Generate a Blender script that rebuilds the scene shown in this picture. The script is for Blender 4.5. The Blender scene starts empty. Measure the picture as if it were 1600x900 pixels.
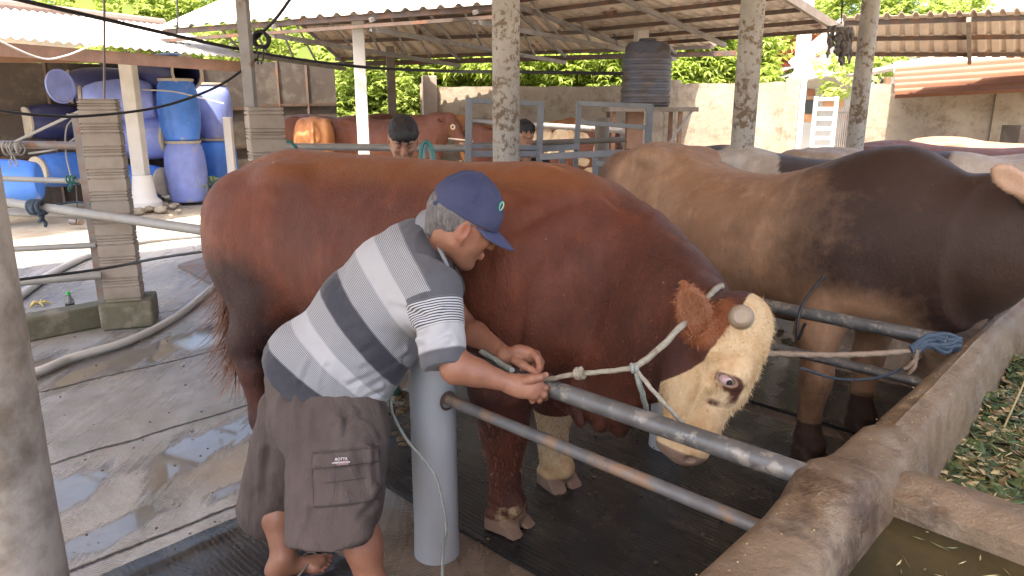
import bpy, math, random
import numpy as np
from mathutils import Vector, Matrix
C = bpy.context.scene
COL = C.collection
R = math.radians
random.seed(7)

# ------------------------------------------------------------------ camera
CAM_H, PITCH, FOC = 1.65, math.atan(0.25), 1120.0
cam = bpy.data.objects.new('camera', bpy.data.cameras.new('camera')); COL.objects.link(cam)
cam.location = (0, 0, CAM_H); cam.rotation_euler = (R(90)-PITCH, 0, 0)
cam.data.sensor_width = 36; cam.data.lens = 36*FOC/1600
cam.data.clip_start = 0.02; cam.data.clip_end = 500
cam.data.dof.use_dof = True; cam.data.dof.focus_distance = 2.5; cam.data.dof.aperture_fstop = 20
C.camera = cam
# ------------------------------------------------------------------ world, sun, exposure
SUN_EL, SUN_AZ = R(66), R(203)      # azimuth measured clockwise from +Y: the sun stands behind the camera, a little left
w = bpy.data.worlds.new("World"); C.world = w; w.use_nodes = True
nt = w.node_tree; nt.nodes.clear()
sky = nt.nodes.new('ShaderNodeTexSky'); sky.sky_type = 'NISHITA'; sky.sun_disc = False
sky.sun_elevation = SUN_EL; sky.sun_rotation = SUN_AZ
sky.air_density = 1.0; sky.dust_density = 6.0; sky.ozone_density = .4
bg = nt.nodes.new('ShaderNodeBackground'); bg.inputs[1].default_value = 0.15
wo = nt.nodes.new('ShaderNodeOutputWorld')
nt.links.new(sky.outputs[0], bg.inputs[0]); nt.links.new(bg.outputs[0], wo.inputs[0])
sl = bpy.data.lights.new('sun', 'SUN'); sl.energy = 3.6; sl.angle = R(0.5); sl.color = (1, .90, .76)
so = bpy.data.objects.new('sun', sl); COL.objects.link(so)
sd = Vector((math.sin(SUN_AZ)*math.cos(SUN_EL), math.cos(SUN_AZ)*math.cos(SUN_EL), math.sin(SUN_EL)))
so.rotation_euler = sd.to_track_quat('Z', 'Y').to_euler(); so.location = (0, -5, 20)
C.view_settings.view_transform = 'Standard'; C.view_settings.look = 'None'
C.view_settings.gamma = 1; C.view_settings.exposure = 2.3; C.view_settings.use_curve_mapping = False
C.render.engine = 'CYCLES'
cy = C.cycles; cy.use_denoising = True; cy.max_bounces = 6; cy.diffuse_bounces = 4; cy.glossy_bounces = 3
cy.transparent_max_bounces = 8; cy.sample_clamp_indirect = 6; cy.caustics_reflective = False; cy.caustics_refractive = False

# ------------------------------------------------------------------ measuring (a pixel of the 1600x900 photo -> point)
cP, sP = math.cos(PITCH), math.sin(PITCH)
def ray(px, py):
    r = (px-800)/FOC; y = (py-450)/FOC
    return np.array([r, cP - y*sP, -(y*cP + sP)])
def W(px, py, t): return np.array([0, 0, CAM_H]) + ray(px, py)*t
def Wz(px, py, z=0.0): r = ray(px, py); return np.array([0, 0, CAM_H]) + r*((z-CAM_H)/r[2])
def Wy(px, py, Y): r = ray(px, py); return np.array([0, 0, CAM_H]) + r*(Y/r[1])
def UV(u, v, z=0.0): s = math.sqrt(.5); return np.array([(u+v)*s, (v-u)*s, z])   # stall axes: u towards the trough, v along the wall
def A(*p): return np.array(p, float)
def nrm(v): v = np.asarray(v, float); return v/(np.linalg.norm(v)+1e-12)

# ------------------------------------------------------------------ object helpers
def tag(o, label=None, cat=None, group=None, kind=None):
    if label: o['label'] = label
    if cat: o['category'] = cat
    if group: o['group'] = group
    if kind: o['kind'] = kind
    return o
def thing(name, label, cat, loc=(0, 0, 0), rz=0, group=None):
    o = bpy.data.objects.new(name, None); COL.objects.link(o)
    o.location = loc; o.rotation_euler = (0, 0, rz); o.empty_display_size = .1
    return tag(o, label, cat, group)
def basemat(o):
    m = Matrix.Identity(4)
    if o is None: return m
    m = Matrix.Translation(o.location) @ o.rotation_euler.to_matrix().to_4x4()
    return basemat(o.parent) @ m if o.parent else m
def link_mesh(name, me, m, parent=None, base=None, local=False):
    """vertices come in world coordinates unless local=True"""
    o = bpy.data.objects.new(name, me); COL.objects.link(o)
    if m is not None: me.materials.append(m)
    if parent is not None:
        o.parent = parent
        if not local: me.transform(basemat(parent).inverted())
    elif base is not None:
        o.location = Vector([float(x) for x in base])
        if not local: me.transform(Matrix.Translation(-o.location))
    return o
def children(o): return [c for c in bpy.data.objects if c.parent == o]
def copy_tree(o, parent=None):
    c = o.copy(); COL.objects.link(c); c.parent = parent
    for ch in children(o): copy_tree(ch, c)
    return c

class MB:
    """collects shapes, then becomes ONE mesh object"""
    def __init__(s): s.v = []; s.f = []
    def add(s, vs, fs):
        n = len(s.v); s.v += [tuple(map(float, p)) for p in vs]; s.f += [tuple(i+n for i in f) for f in fs]; return s
    def box(s, c, size, ax=None):
        X, Y, Z = (A(1, 0, 0), A(0, 1, 0), A(0, 0, 1)) if ax is None else ax
        c = np.asarray(c, float); sx, sy, sz = [q/2 for q in size]
        vs = [c+X*i*sx+Y*j*sy+Z*k*sz for i in (-1, 1) for j in (-1, 1) for k in (-1, 1)]
        return s.add(vs, [(0, 1, 3, 2), (4, 6, 7, 5), (0, 4, 5, 1), (2, 3, 7, 6), (0, 2, 6, 4), (1, 5, 7, 3)])
    def bar(s, a, b, w, h, up=(0, 0, 1)):
        a = np.asarray(a, float); b = np.asarray(b, float); X = nrm(b-a); Y = nrm(np.cross(up, X)); Z = np.cross(X, Y)
        return s.box((a+b)/2, (np.linalg.norm(b-a), w, h), (X, Y, Z))
    def tube(s, pts, r, n=10, caps=True, twist=None):
        pts = [np.asarray(p, float) for p in pts]; k = len(pts)
        rs = r if hasattr(r, '__len__') else [r]*k
        T = [nrm(pts[min(i+1, k-1)]-pts[max(i-1, 0)]) for i in range(k)]
        up = A(0, 0, 1) if abs(T[0][2]) < .9 else A(1, 0, 0)
        N = nrm(np.cross(T[0], up)); vs = []; fs = []
        for i in range(k):
            N = nrm(N - T[i]*np.dot(N, T[i])); B = np.cross(T[i], N)
            for j in range(n):
                a = 2*math.pi*j/n; rr = rs[i]
                if twist: rr = rr*(1+.16*math.cos(3*(a - twist*i)))
                vs.append(pts[i]+(N*math.cos(a)+B*math.sin(a))*rr)
        for i in range(k-1):
            for j in range(n):
                fs.append((i*n+j, i*n+(j+1) % n, (i+1)*n+(j+1) % n, (i+1)*n+j))
        if caps:
            fs.append(tuple(range(n-1, -1, -1))); fs.append(tuple((k-1)*n+j for j in range(n)))
        return s.add(vs, fs)
    def lathe(s, prof, base=(0, 0, 0), axis=(0, 0, 1), n=24, caps=True):
        Z = nrm(axis); up = A(0, 0, 1) if abs(Z[2]) < .9 else A(1, 0, 0)
        X = nrm(np.cross(up, Z)); Y = np.cross(Z, X); b = np.asarray(base, float); vs = []; fs = []
        for (r, z) in prof:
            for j in range(n):
                a = 2*math.pi*j/n; vs.append(b+Z*z+(X*math.cos(a)+Y*math.sin(a))*r)
        for i in range(len(prof)-1):
            for j in range(n): fs.append((i*n+j, i*n+(j+1) % n, (i+1)*n+(j+1) % n, (i+1)*n+j))
        if caps:
            fs.append(tuple(range(n-1, -1, -1))); fs.append(tuple((len(prof)-1)*n+j for j in range(n)))
        return s.add(vs, fs)
    def prism(s, poly, ext):
        """poly: 3D outline, ext: extrusion vector"""
        n = len(poly); P = [np.asarray(p, float) for p in poly]; e = np.asarray(ext, float)
        fs = [tuple(range(n-1, -1, -1)), tuple(range(n, 2*n))] + [(i, (i+1) % n, n+(i+1) % n, n+i) for i in range(n)]
        return s.add(P+[p+e for p in P], fs)
    def grid(s, fn, nu, nv, thick=None):
        vs = [fn(i/(nu-1), j/(nv-1)) for i in range(nu) for j in range(nv)]
        fs = [(i*nv+j, (i+1)*nv+j, (i+1)*nv+j+1, i*nv+j+1) for i in range(nu-1) for j in range(nv-1)]
        s.add(vs, fs)
        if thick is not None:
            t = np.asarray(thick, float); s.add([np.asarray(p)+t for p in vs], [f[::-1] for f in fs])
            rim = [i*nv for i in range(nu)]+[(nu-1)*nv+j for j in range(1, nv)]+[i*nv+nv-1 for i in range(nu-2, -1, -1)]+[j for j in range(nv-2, 0, -1)]
            n0 = len(s.v)-2*len(vs); m = len(vs)
            for a, b in zip(rim, rim[1:]+rim[:1]): s.f.append((n0+b, n0+a, n0+a+m, n0+b+m))
        return s
    def mesh(s, smooth=35):
        me = bpy.data.meshes.new('m'); me.from_pydata(s.v, [], s.f); me.validate(); me.update()
        if smooth:
            me.polygons.foreach_set('use_smooth', [True]*len(me.polygons)); me.set_sharp_from_angle(angle=R(smooth))
        return me
    def build(s, name, m, parent=None, base=None, local=False, bevel=0, smooth=35):
        me = s.mesh(smooth); me.name = name
        o = link_mesh(name, me, m, parent, base, local)
        if bevel:
            b = o.modifiers.new('bevel', 'BEVEL'); b.width = bevel; b.segments = 2; b.limit_method = 'ANGLE'; b.angle_limit = R(40)
        return o

# ------------------------------------------------------------------ noise in numpy
def _hash(ix, iy, iz, seed):
    h = (ix*374761393 + iy*668265263 + iz*2147483647 + seed*974634777) & 0xffffffff
    h = ((h ^ (h >> 13))*1274126177) & 0xffffffff
    return ((h ^ (h >> 16)) & 0xffff)/65535.0
def vnoise(P, scale=1.0, seed=0):
    Q = np.asarray(P, float)*scale + 100.0; I = np.floor(Q).astype(np.int64); F = Q-I; F = F*F*(3-2*F); out = 0
    for dx in (0, 1):
        for dy in (0, 1):
            for dz in (0, 1):
                wgt = (F[..., 0] if dx else 1-F[..., 0])*(F[..., 1] if dy else 1-F[..., 1])*(F[..., 2] if dz else 1-F[..., 2])
                out = out + wgt*_hash(I[..., 0]+dx, I[..., 1]+dy, I[..., 2]+dz, seed)
    return out*2-1
def fnoise(P, scale=1.0, seed=0, oct=3): return sum(vnoise(P, scale*2**i, seed+i)*.5**i for i in range(oct))

# ------------------------------------------------------------------ implicit surfaces: smooth union of prims -> surface nets
class SDF:
    def __init__(s, lo, hi, res):
        s.lo = np.asarray(lo, float); s.res = res
        s.n = np.ceil((np.asarray(hi)-s.lo)/res).astype(int)+1
        s.ax = [s.lo[i]+np.arange(s.n[i])*res for i in range(3)]
        s.d = np.full(s.n, 1.0, np.float32)
    def _sub(s, lo, hi):
        a = np.clip(np.floor((np.asarray(lo)-s.lo)/s.res).astype(int), 0, s.n); b = np.clip(np.ceil((np.asarray(hi)-s.lo)/s.res).astype(int)+1, 0, s.n)
        if (b <= a).any(): return None, None
        sl = tuple(slice(a[i], b[i]) for i in range(3))
        P = np.stack(np.meshgrid(*[s.ax[i][sl[i]] for i in range(3)], indexing='ij'), -1)
        return sl, P
    def op(s, fn, lo, hi, k=.02, mode='u'):
        m = k*1.2+s.res*3
        sl, P = s._sub(np.asarray(lo)-m, np.asarray(hi)+m)
        if sl is None: return s
        b = fn(P).astype(np.float32); a = s.d[sl]
        if mode == 'u':
            h = np.clip(k-np.abs(a-b), 0, None)/max(k, 1e-6); r = np.minimum(a, b)-h*h*k*.25
        elif mode == 's':
            b = -b; h = np.clip(k-np.abs(a-b), 0, None)/max(k, 1e-6); r = np.maximum(a, b)+h*h*k*.25
        elif mode == 'i':
            h = np.clip(k-np.abs(a-b), 0, None)/max(k, 1e-6); r = np.maximum(a, b)+h*h*k*.25
        s.d[sl] = r
        return s
    def cap(s, a, b, ra, rb=None, k=.02, flat=None, mode='u'):
        """tapered capsule; flat=(axis, factor) squashes it along an axis"""
        rb = ra if rb is None else rb
        a = np.asarray(a, float); b = np.asarray(b, float); ab = b-a; L2 = max(ab@ab, 1e-9)
        if flat is not None: nf = nrm(flat[0]); ff = flat[1]
        def fn(P):
            t = np.clip(((P-a)@ab)/L2, 0, 1); q = P-(a+t[..., None]*ab)
            if flat is not None:
                q = q + ((q@nf)*(1/ff-1))[..., None]*nf
                return (np.linalg.norm(q, axis=-1)-(ra+(rb-ra)*t))*min(1, ff)
            return np.linalg.norm(q, axis=-1)-(ra+(rb-ra)*t)
        r = max(ra, rb)*(max(1, flat[1]) if flat is not None else 1)
        return s.op(fn, np.minimum(a, b)-r, np.maximum(a, b)+r, k, mode)
    def chain(s, pts, rs, k=.02, flat=None, mode='u'):
        for i in range(len(pts)-1): s.cap(pts[i], pts[i+1], rs[i], rs[i+1], k if i == 0 else min(k, .02) if False else k, flat, mode)
        return s
    def ell(s, c, r, ax=None, k=.02, mode='u'):
        c = np.asarray(c, float); r = np.asarray(r, float)
        M = np.eye(3) if ax is None else np.array([nrm(x) for x in ax])
        def fn(P):
            q = (P-c)@M.T; k0 = np.linalg.norm(q/r, axis=-1); k1 = np.linalg.norm(q/(r*r), axis=-1)+1e-9
            return k0*(k0-1)/k1
        e = np.sqrt(((M*r[:, None])**2).sum(0))
        return s.op(fn, c-e, c+e, k, mode)
    def box(s, c, h, ax=None, rnd=.005, k=.01, mode='u'):
        c = np.asarray(c, float); h = np.asarray(h, float)
        M = np.eye(3) if ax is None else np.array([nrm(x) for x in ax])
        def fn(P):
            q = np.abs((P-c)@M.T)-(h-rnd); return np.linalg.norm(np.clip(q, 0, None), axis=-1)+np.minimum(q.max(-1), 0)-rnd
        e = np.abs(M*h[:, None]).sum(0)
        return s.op(fn, c-e, c+e, k, mode)
    def plane(s, c, n, lo, hi, k=.005):
        """keep what lies behind the plane (opposite to n) inside the bounds lo..hi"""
        c = np.asarray(c, float); n = nrm(n)
        return s.op(lambda P: -((P-c)@n), lo, hi, k, 's') if False else s.op(lambda P: (P-c)@n, lo, hi, k, 'i')
    def mesh(s, disp=None, smooth_it=1):
        d = s.d; d[0, :, :] = d[-1, :, :] = 1; d[:, 0, :] = d[:, -1, :] = 1; d[:, :, 0] = d[:, :, -1] = 1
        ins = d < 0; n = np.array(d.shape)
        cnt = sum(ins[i:n[0]-1+i, j:n[1]-1+j, k:n[2]-1+k].astype(np.uint8) for i in (0, 1) for j in (0, 1) for k in (0, 1))
        act = (cnt > 0) & (cnt < 8); I = np.argwhere(act); idx = np.full(act.shape, -1, np.int64); idx[act] = np.arange(len(I))
        acc = np.zeros((len(I), 3)); num = np.zeros(len(I))
        cor = [(i, j, k) for i in (0, 1) for j in (0, 1) for k in (0, 1)]
        for a in range(8):
            for b in range(a+1, 8):
                ca, cb = np.array(cor[a]), np.array(cor[b])
                if np.abs(ca-cb).sum() != 1: continue
                da = d[tuple((I+ca).T)]; db = d[tuple((I+cb).T)]; mk = (da < 0) != (db < 0)
                t = np.where(mk, da/(da-db+1e-12), 0)[:, None]
                acc += np.where(mk[:, None], ca+(cb-ca)*t, 0); num += mk
        V = s.lo + (I + acc/num[:, None])*s.res
        F = []
        for ax in range(3):
            o = [x for x in range(3) if x != ax]
            sa = [slice(1, n[i]-1) for i in range(3)]; sb = list(sa)
            sa[ax] = slice(0, n[ax]-1); sb[ax] = slice(1, n[ax])
            A_ = ins[tuple(sa)]; B_ = ins[tuple(sb)]
            E = np.argwhere(A_ != B_); base = E.copy(); base[:, o[0]] += 1; base[:, o[1]] += 1
            first = A_[tuple(E.T)]
            def cell(du, dv):
                c = base.copy(); c[:, o[0]] += du; c[:, o[1]] += dv; return idx[tuple(c.T)]
            q = np.stack([cell(-1, -1), cell(0, -1), cell(0, 0), cell(-1, 0)], 1)
            flip = first if ax != 1 else ~first
            q[~flip] = q[~flip][:, ::-1]
            F.append(q)
        F = np.concatenate(F)
        for _ in range(smooth_it):      # light Laplacian to hide the voxel steps
            a = np.zeros_like(V); c = np.zeros(len(V))
            for i in range(4):
                j = (i+1) % 4
                np.add.at(a, F[:, i], V[F[:, j]]); np.add.at(a, F[:, j], V[F[:, i]]); np.add.at(c, F[:, i], 1); np.add.at(c, F[:, j], 1)
            V = V*.5 + .5*a/c[:, None]
        return V, F
def vnormals(V, F):
    fn = np.cross(V[F[:, 2]]-V[F[:, 0]], V[F[:, 3]]-V[F[:, 1]]); N = np.zeros_like(V)
    for i in range(4): np.add.at(N, F[:, i], fn)
    return N/(np.linalg.norm(N, axis=1)[:, None]+1e-12)
def np_mesh(name, V, F, attrs=None):
    me = bpy.data.meshes.new(name); me.vertices.add(len(V)); me.vertices.foreach_set('co', V.astype(np.float32).ravel())
    me.loops.add(F.size); me.loops.foreach_set('vertex_index', F.astype(np.int32).ravel())
    me.polygons.add(len(F)); me.polygons.foreach_set('loop_start', np.arange(0, F.size, F.shape[1], dtype=np.int32))
    me.polygons.foreach_set('use_smooth', np.ones(len(F), bool)); me.update(calc_edges=True)
    for k, v in (attrs or {}).items():
        at = me.attributes.new(k, 'FLOAT', 'POINT'); at.data.foreach_set('value', np.asarray(v, np.float32))
    return me
def sstep(x, a, b): t = np.clip((x-a)/(b-a), 0, 1); return t*t*(3-2*t)
def smooth_curve(pts, n=8):
    pts = [np.asarray(p, float) for p in pts]; P = [2*pts[0]-pts[1]]+pts+[2*pts[-1]-pts[-2]]; out = []
    for i in range(1, len(P)-2):
        for j in range(n):
            t = j/n; a, b, c, d = P[i-1], P[i], P[i+1], P[i+2]
            out.append(.5*((2*b)+(c-a)*t+(2*a-5*b+4*c-d)*t*t+(3*b-a-3*c+d)*t**3))
    out.append(pts[-1]); return out

# ------------------------------------------------------------------ materials
class NT:
    def __init__(s, name):
        s.m = bpy.data.materials.new(name); s.m.use_nodes = True; s.t = s.m.node_tree; s.t.nodes.clear()
        s.out = s.t.nodes.new('ShaderNodeOutputMaterial'); s.b = s.n('ShaderNodeBsdfPrincipled'); s.l(s.b.outputs[0], s.out.inputs[0])
        s.co = s.n('ShaderNodeTexCoord')
    def n(s, typ, **kw):
        x = s.t.nodes.new(typ)
        for k, v in kw.items(): setattr(x, k, v)
        return x
    def l(s, a, b): s.t.links.new(a, b)
    def val(s, sock, v):
        if isinstance(v, bpy.types.NodeSocket): s.l(v, sock)
        else:
            if sock.type == 'RGBA' and not hasattr(v, '__len__'): v = (v, v, v, 1)
            elif sock.type == 'RGBA' and len(v) == 3: v = (*v, 1)
            sock.default_value = v
    def obj(s, scale=(1, 1, 1), rot=(0, 0, 0), src='Object'):
        mp = s.n('ShaderNodeMapping'); s.l(s.co.outputs[src], mp.inputs[0]); mp.inputs['Scale'].default_value = scale; mp.inputs['Rotation'].default_value = rot
        return mp.outputs[0]
    def noise(s, scale=5, detail=4, rough=.55, vec=None, dist=0, src='Object'):
        x = s.n('ShaderNodeTexNoise'); x.inputs['Scale'].default_value = scale; x.inputs['Detail'].default_value = detail
        x.inputs['Roughness'].default_value = rough; x.inputs['Distortion'].default_value = dist
        s.l(vec if vec is not None else s.co.outputs[src], x.inputs['Vector']); return x.outputs['Fac']
    def ramp(s, fac, stops, interp='LINEAR'):
        x = s.n('ShaderNodeValToRGB'); s.l(fac, x.inputs[0]); cr = x.color_ramp; cr.interpolation = interp
        while len(cr.elements) < len(stops): cr.elements.new(.5)
        for e, (p, c) in zip(cr.elements, stops):
            e.position = p; e.color = (c, c, c, 1) if not hasattr(c, '__len__') else (*c[:3], 1)
        return x.outputs[0]
    def mix(s, f, a, b, typ='MIX'):
        x = s.n('ShaderNodeMix', data_type='RGBA', blend_type=typ, clamp_factor=True)
        s.val(x.inputs[0], f); s.val(x.inputs[6], a); s.val(x.inputs[7], b); return x.outputs[2]
    def math(s, op, a, b=0.0, c=0.0, clamp=False):
        x = s.n('ShaderNodeMath', operation=op, use_clamp=clamp); s.val(x.inputs[0], a); s.val(x.inputs[1], b); s.val(x.inputs[2], c); return x.outputs[0]
    def attr(s, name): x = s.n('ShaderNodeAttribute', attribute_name=name); return x.outputs['Fac']
    def xyz(s, vec): x = s.n('ShaderNodeSeparateXYZ'); s.l(vec, x.inputs[0]); return x.outputs
    def bump(s, h, strength=.3, dist=.01, prev=None):
        x = s.n('ShaderNodeBump'); x.inputs['Strength'].default_value = strength; x.inputs['Distance'].default_value = dist
        s.l(h, x.inputs['Height'])
        if prev is not None: s.l(prev, x.inputs['Normal'])
        return x.outputs[0]
    def fin(s, color=None, rough=None, normal=None, metal=None, **kw):
        if color is not None: s.val(s.b.inputs['Base Color'], color)
        if rough is not None: s.val(s.b.inputs['Roughness'], rough)
        if metal is not None: s.val(s.b.inputs['Metallic'], metal)
        if normal is not None: s.l(normal, s.b.inputs['Normal'])
        for k, v in kw.items(): s.val(s.b.inputs[k.replace('_', ' ')], v)
        return s.m
def mat(name, c1, c2=None, scale=6, rough=.6, bump=.0, bscale=None, metal=0, stain=None, sscale=3, samt=(.5, .62), stretch=(1, 1, 1), bdist=.01, rough2=None, **kw):
    """two-tone noise colour, an optional layer of stains with a shape of its own, bump"""
    t = NT(name); v = t.obj(stretch)
    f = t.ramp(t.noise(scale, 6, .6, v), [(.3, 0), (.7, 1)])
    col = t.mix(f, c1, c2 if c2 is not None else [x*.75 for x in c1])
    if stain is not None:
        sf = t.ramp(t.noise(sscale, 8, .65, v), [(samt[0], 0), (samt[1], 1)]); col = t.mix(sf, col, stain)
    nr = None
    if bump: nr = t.bump(t.noise(bscale or scale*6, 6, .6, v), bump, bdist)
    rg = rough if rough2 is None else t.ramp(t.noise(scale*1.7, 4, .6, v), [(.35, rough), (.65, rough2)])
    return t.fin(col, rg, nr, metal, **kw)
# ================================================================== MATERIALS of the place
def m_floor():
    t = NT('wet_concrete'); v = t.obj()
    n1 = t.noise(1.3, 7, .6, v); n2 = t.noise(9, 8, .7, v); n3 = t.noise(60, 4, .6, v)
    c = t.mix(t.ramp(n1, [(.32, 0), (.62, 1)]), (.215, .212, .210), (.37, .362, .35))
    c = t.mix(t.ramp(n2, [(.45, 0), (.75, .8)]), c, (.19, .165, .135))
    c = t.mix(t.ramp(t.noise(.7, 5, .6, t.obj((1, 1, 1), (0, 0, 1.1))), [(.50, 0), (.68, .75)]), c, (.33, .25, .16))   # ochre staining
    c = t.mix(t.ramp(t.noise(1.9, 5, .7, t.obj((1.3, 1, 1), (0, 0, 2))), [(.56, 0), (.7, .5)]), c, (.13, .15, .10))    # green algae
    uv = t.xyz(t.obj((1, 1, 1), (0, 0, R(45))))     # x = u, y = v of the stall axes
    wob = t.math('MULTIPLY', t.math('SUBTRACT', t.noise(1.5, 7, .7), .5), .12)
    g = None
    for off in (-3.77, -2.78, -4.85, -6.1):
        d = t.math('ABSOLUTE', t.math('ADD', t.math('SUBTRACT', uv[0], off), wob))
        q = t.ramp(d, [(.004, 1), (.016, 0)]); g = q if g is None else t.math('MAXIMUM', g, q)
    d = t.math('ABSOLUTE', t.math('ADD', t.math('SUBTRACT', uv[1], 1.9), wob)); 
    bm = t.math('MULTIPLY', t.math('ADD', uv[0], t.math('ADD', 2.55, t.math('MULTIPLY', t.math('SUBTRACT', t.noise(2.5, 6, .65, v), .5), 1.2))), 2.2, 0, True)
    c = t.mix(t.math('MULTIPLY', bm, .8), c, t.mix(t.ramp(n2, [(.4, 0), (.65, 1)]), (.20, .125, .075), (.11, .07, .045)))
    c = t.mix(g, c, (.02, .018, .015))
    # wetness: long puddles run along v beside the joints
    pv = t.obj((2.5, .36, 1), (0, 0, R(45)))
    pn = t.noise(1.5, 8, .66, pv, .1)
    d2 = t.math('ABSOLUTE', t.math('ADD', t.math('SUBTRACT', uv[0], -3.45), t.math('MULTIPLY', wob, 1.6)))
    trough = t.ramp(d2, [(.0, .25), (.42, 0)])
    d3 = t.math('ABSOLUTE', t.math('ADD', t.math('SUBTRACT', uv[0], -2.95), t.math('MULTIPLY', wob, 2.0)))
    trough = t.math('MAXIMUM', trough, t.ramp(d3, [(.0, .2), (.16, 0)]))
    d4 = t.math('ABSOLUTE', t.math('ADD', t.math('SUBTRACT', uv[0], -5.2), t.math('MULTIPLY', wob, 3.0)))
    trough = t.math('MAXIMUM', trough, t.ramp(d4, [(.0, .26), (.6, 0)]))
    pud = t.ramp(t.math('ADD', t.math('MULTIPLY', pn, .75), trough), [(.475, 0), (.545, 1)])
    damp = t.ramp(t.noise(1.6, 5, .6, pv), [(.35, 0), (.62, 1)])
    c = t.mix(t.math('MULTIPLY', damp, .45), c, t.mix(.5, c, (.05, .045, .04)))
    c = t.mix(t.math('MULTIPLY', pud, .55), c, (.05, .045, .038))
    rg = t.mix(damp, .5, .16); rg = t.mix(pud, rg, .06)
    ridge = t.n('ShaderNodeTexWave', wave_type='BANDS', bands_direction='X'); t.l(t.obj((1, 1, 1), (0, 0, R(58))), ridge.inputs['Vector'])
    ridge.inputs['Scale'].default_value = 22; ridge.inputs['Distortion'].default_value = 1.5; ridge.inputs['Detail'].default_value = 2
    dry = t.math('SUBTRACT', 1.0, pud)
    h = t.math('ADD', t.math('MULTIPLY', ridge.outputs['Fac'], .35), t.math('ADD', t.math('MULTIPLY', n2, .9), t.math('MULTIPLY', n3, .35)))
    h = t.math('SUBTRACT', t.math('MULTIPLY', h, dry), t.math('MULTIPLY', g, 2.5))
    return t.fin(c, rg, t.bump(h, .6, .009))
def m_earth():
    t = NT('dry_earth'); c = t.mix(t.ramp(t.noise(1.1, 7, .65), [(.35, 0), (.65, 1)]), (.30, .25, .18), (.42, .38, .31))
    c = t.mix(t.ramp(t.noise(5, 8, .7), [(.5, 0), (.7, .8)]), c, (.20, .14, .08))
    return t.fin(c, .9, t.bump(t.noise(14, 8, .7), .7, .03))
def m_mat_rubber():
    t = NT('wet_rubber'); v = t.obj((1.2, 16, 1)); v2 = t.obj((1, 1, 1))
    streak = t.noise(3.2, 6, .7, v); big = t.noise(2.2, 5, .6, v2)
    c = t.mix(t.ramp(t.noise(3, 7, .7, t.obj((.6, 2.2, 1))), [(.45, 0), (.75, 1)]), (.013, .014, .016), (.055, .050, .043))
    c = t.mix(t.ramp(t.noise(5, 7, .7, v2), [(.60, 0), (.74, .75)]), c, (.12, .09, .06))
    rg = t.ramp(big, [(.36, .10), (.52, .28), (.68, .5)])
    w_ = t.n('ShaderNodeTexWave', wave_type='BANDS', bands_direction='Y'); t.l(v2, w_.inputs['Vector']); w_.inputs['Scale'].default_value = 14; w_.inputs['Distortion'].default_value = 2.5; w_.inputs['Detail'].default_value = 3; w_.inputs['Detail Scale'].default_value = 2
    h = t.math('ADD', t.math('MULTIPLY', streak, 1.1), t.math('MULTIPLY', w_.outputs['Fac'], .35))
    h = t.math('ADD', h, t.math('MULTIPLY', t.noise(40, 5, .7, v2), .35))
    return t.fin(c, rg, t.bump(h, .5, .006))
def m_column():
    t = NT('whitewashed_concrete'); v = t.obj()
    c = t.mix(t.ramp(t.noise(4, 6, .6, v), [(.35, 0), (.65, 1)]), (.34, .31, .27), (.46, .43, .38))
    c = t.mix(t.ramp(t.math('MULTIPLY', t.noise(24, 8, .7, v), t.ramp(t.noise(2.2, 4, .6, v), [(.40, .75), (.60, 1.1)])), [(.50, 0), (.58, .9)]), c, (.16, .105, .06))
    c = t.mix(t.ramp(t.noise(7, 6, .6, t.obj((1, 1, .25))), [(.56, 0), (.7, .7)]), c, (.17, .15, .12))
    return t.fin(c, .85, t.bump(t.noise(30, 8, .7, v), .6, .012))
def m_corr(name, c, rust, amt, rough=.55, sc=3):
    t = NT(name); v = t.obj((1, 1, 1))
    cc = t.mix(t.ramp(t.noise(2, 5, .6, v), [(.3, 0), (.7, 1)]), c, [x*.72 for x in c])
    cc = t.mix(t.ramp(t.noise(sc, 9, .72, t.obj((1, 1, 1), (0, 0, .8))), [(amt, 0), (amt+.07, .95)]), cc, rust)
    cc = t.mix(t.ramp(t.noise(sc*5, 6, .7, v), [(.62, 0), (.68, .9)]), cc, [x*.5 for x in rust])
    return t.fin(cc, rough, t.bump(t.noise(30, 4, .6, v), .15, .005), .0)
M = {}
M['floor'] = m_floor(); M['earth'] = m_earth(); M['rubber'] = m_mat_rubber(); M['column'] = m_column()
M['trough'] = None
def m_trough():
    t = NT('trough_concrete'); v = t.obj()
    c = t.mix(t.ramp(t.noise(3.2, 7, .65, v), [(.32, 0), (.66, 1)]), (.135, .080, .042), (.28, .20, .125))
    c = t.mix(t.ramp(t.noise(7, 8, .7, v), [(.52, 0), (.68, .8)]), c, (.30, .24, .175))
    c = t.mix(t.ramp(t.noise(2.1, 6, .7, t.obj((1, 1, 1), (0, .6, .7))), [(.56, 0), (.64, .85)]), c, (.065, .036, .022))
    c = t.mix(t.ramp(t.noise(26, 6, .7, v), [(.64, 0), (.70, .6)]), c, (.40, .34, .27))
    return t.fin(c, t.ramp(t.noise(4, 5, .6, v), [(.35, .22), (.6, .6)]), t.bump(t.math('ADD', t.noise(7, 9, .7, v), t.math('MULTIPLY', t.noise(60, 5, .7, v), .35)), .8, .022))
M['trough'] = m_trough()
M['pvc'] = mat('grey_pvc', (.40, .41, .42), (.34, .35, .365), 4, .42, .12, 40, stain=(.30, .20, .10), sscale=4.5, samt=(.64, .70), stretch=(1.6, 1.6, .7), bdist=.002)
M['pipe_worn'] = mat('worn_pale_pipe', (.20, .20, .205), (.12, .115, .11), 7, .45, .3, 50, .3, stain=(.27, .18, .12), sscale=6, samt=(.52, .60), bdist=.003, rough2=.6)
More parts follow.
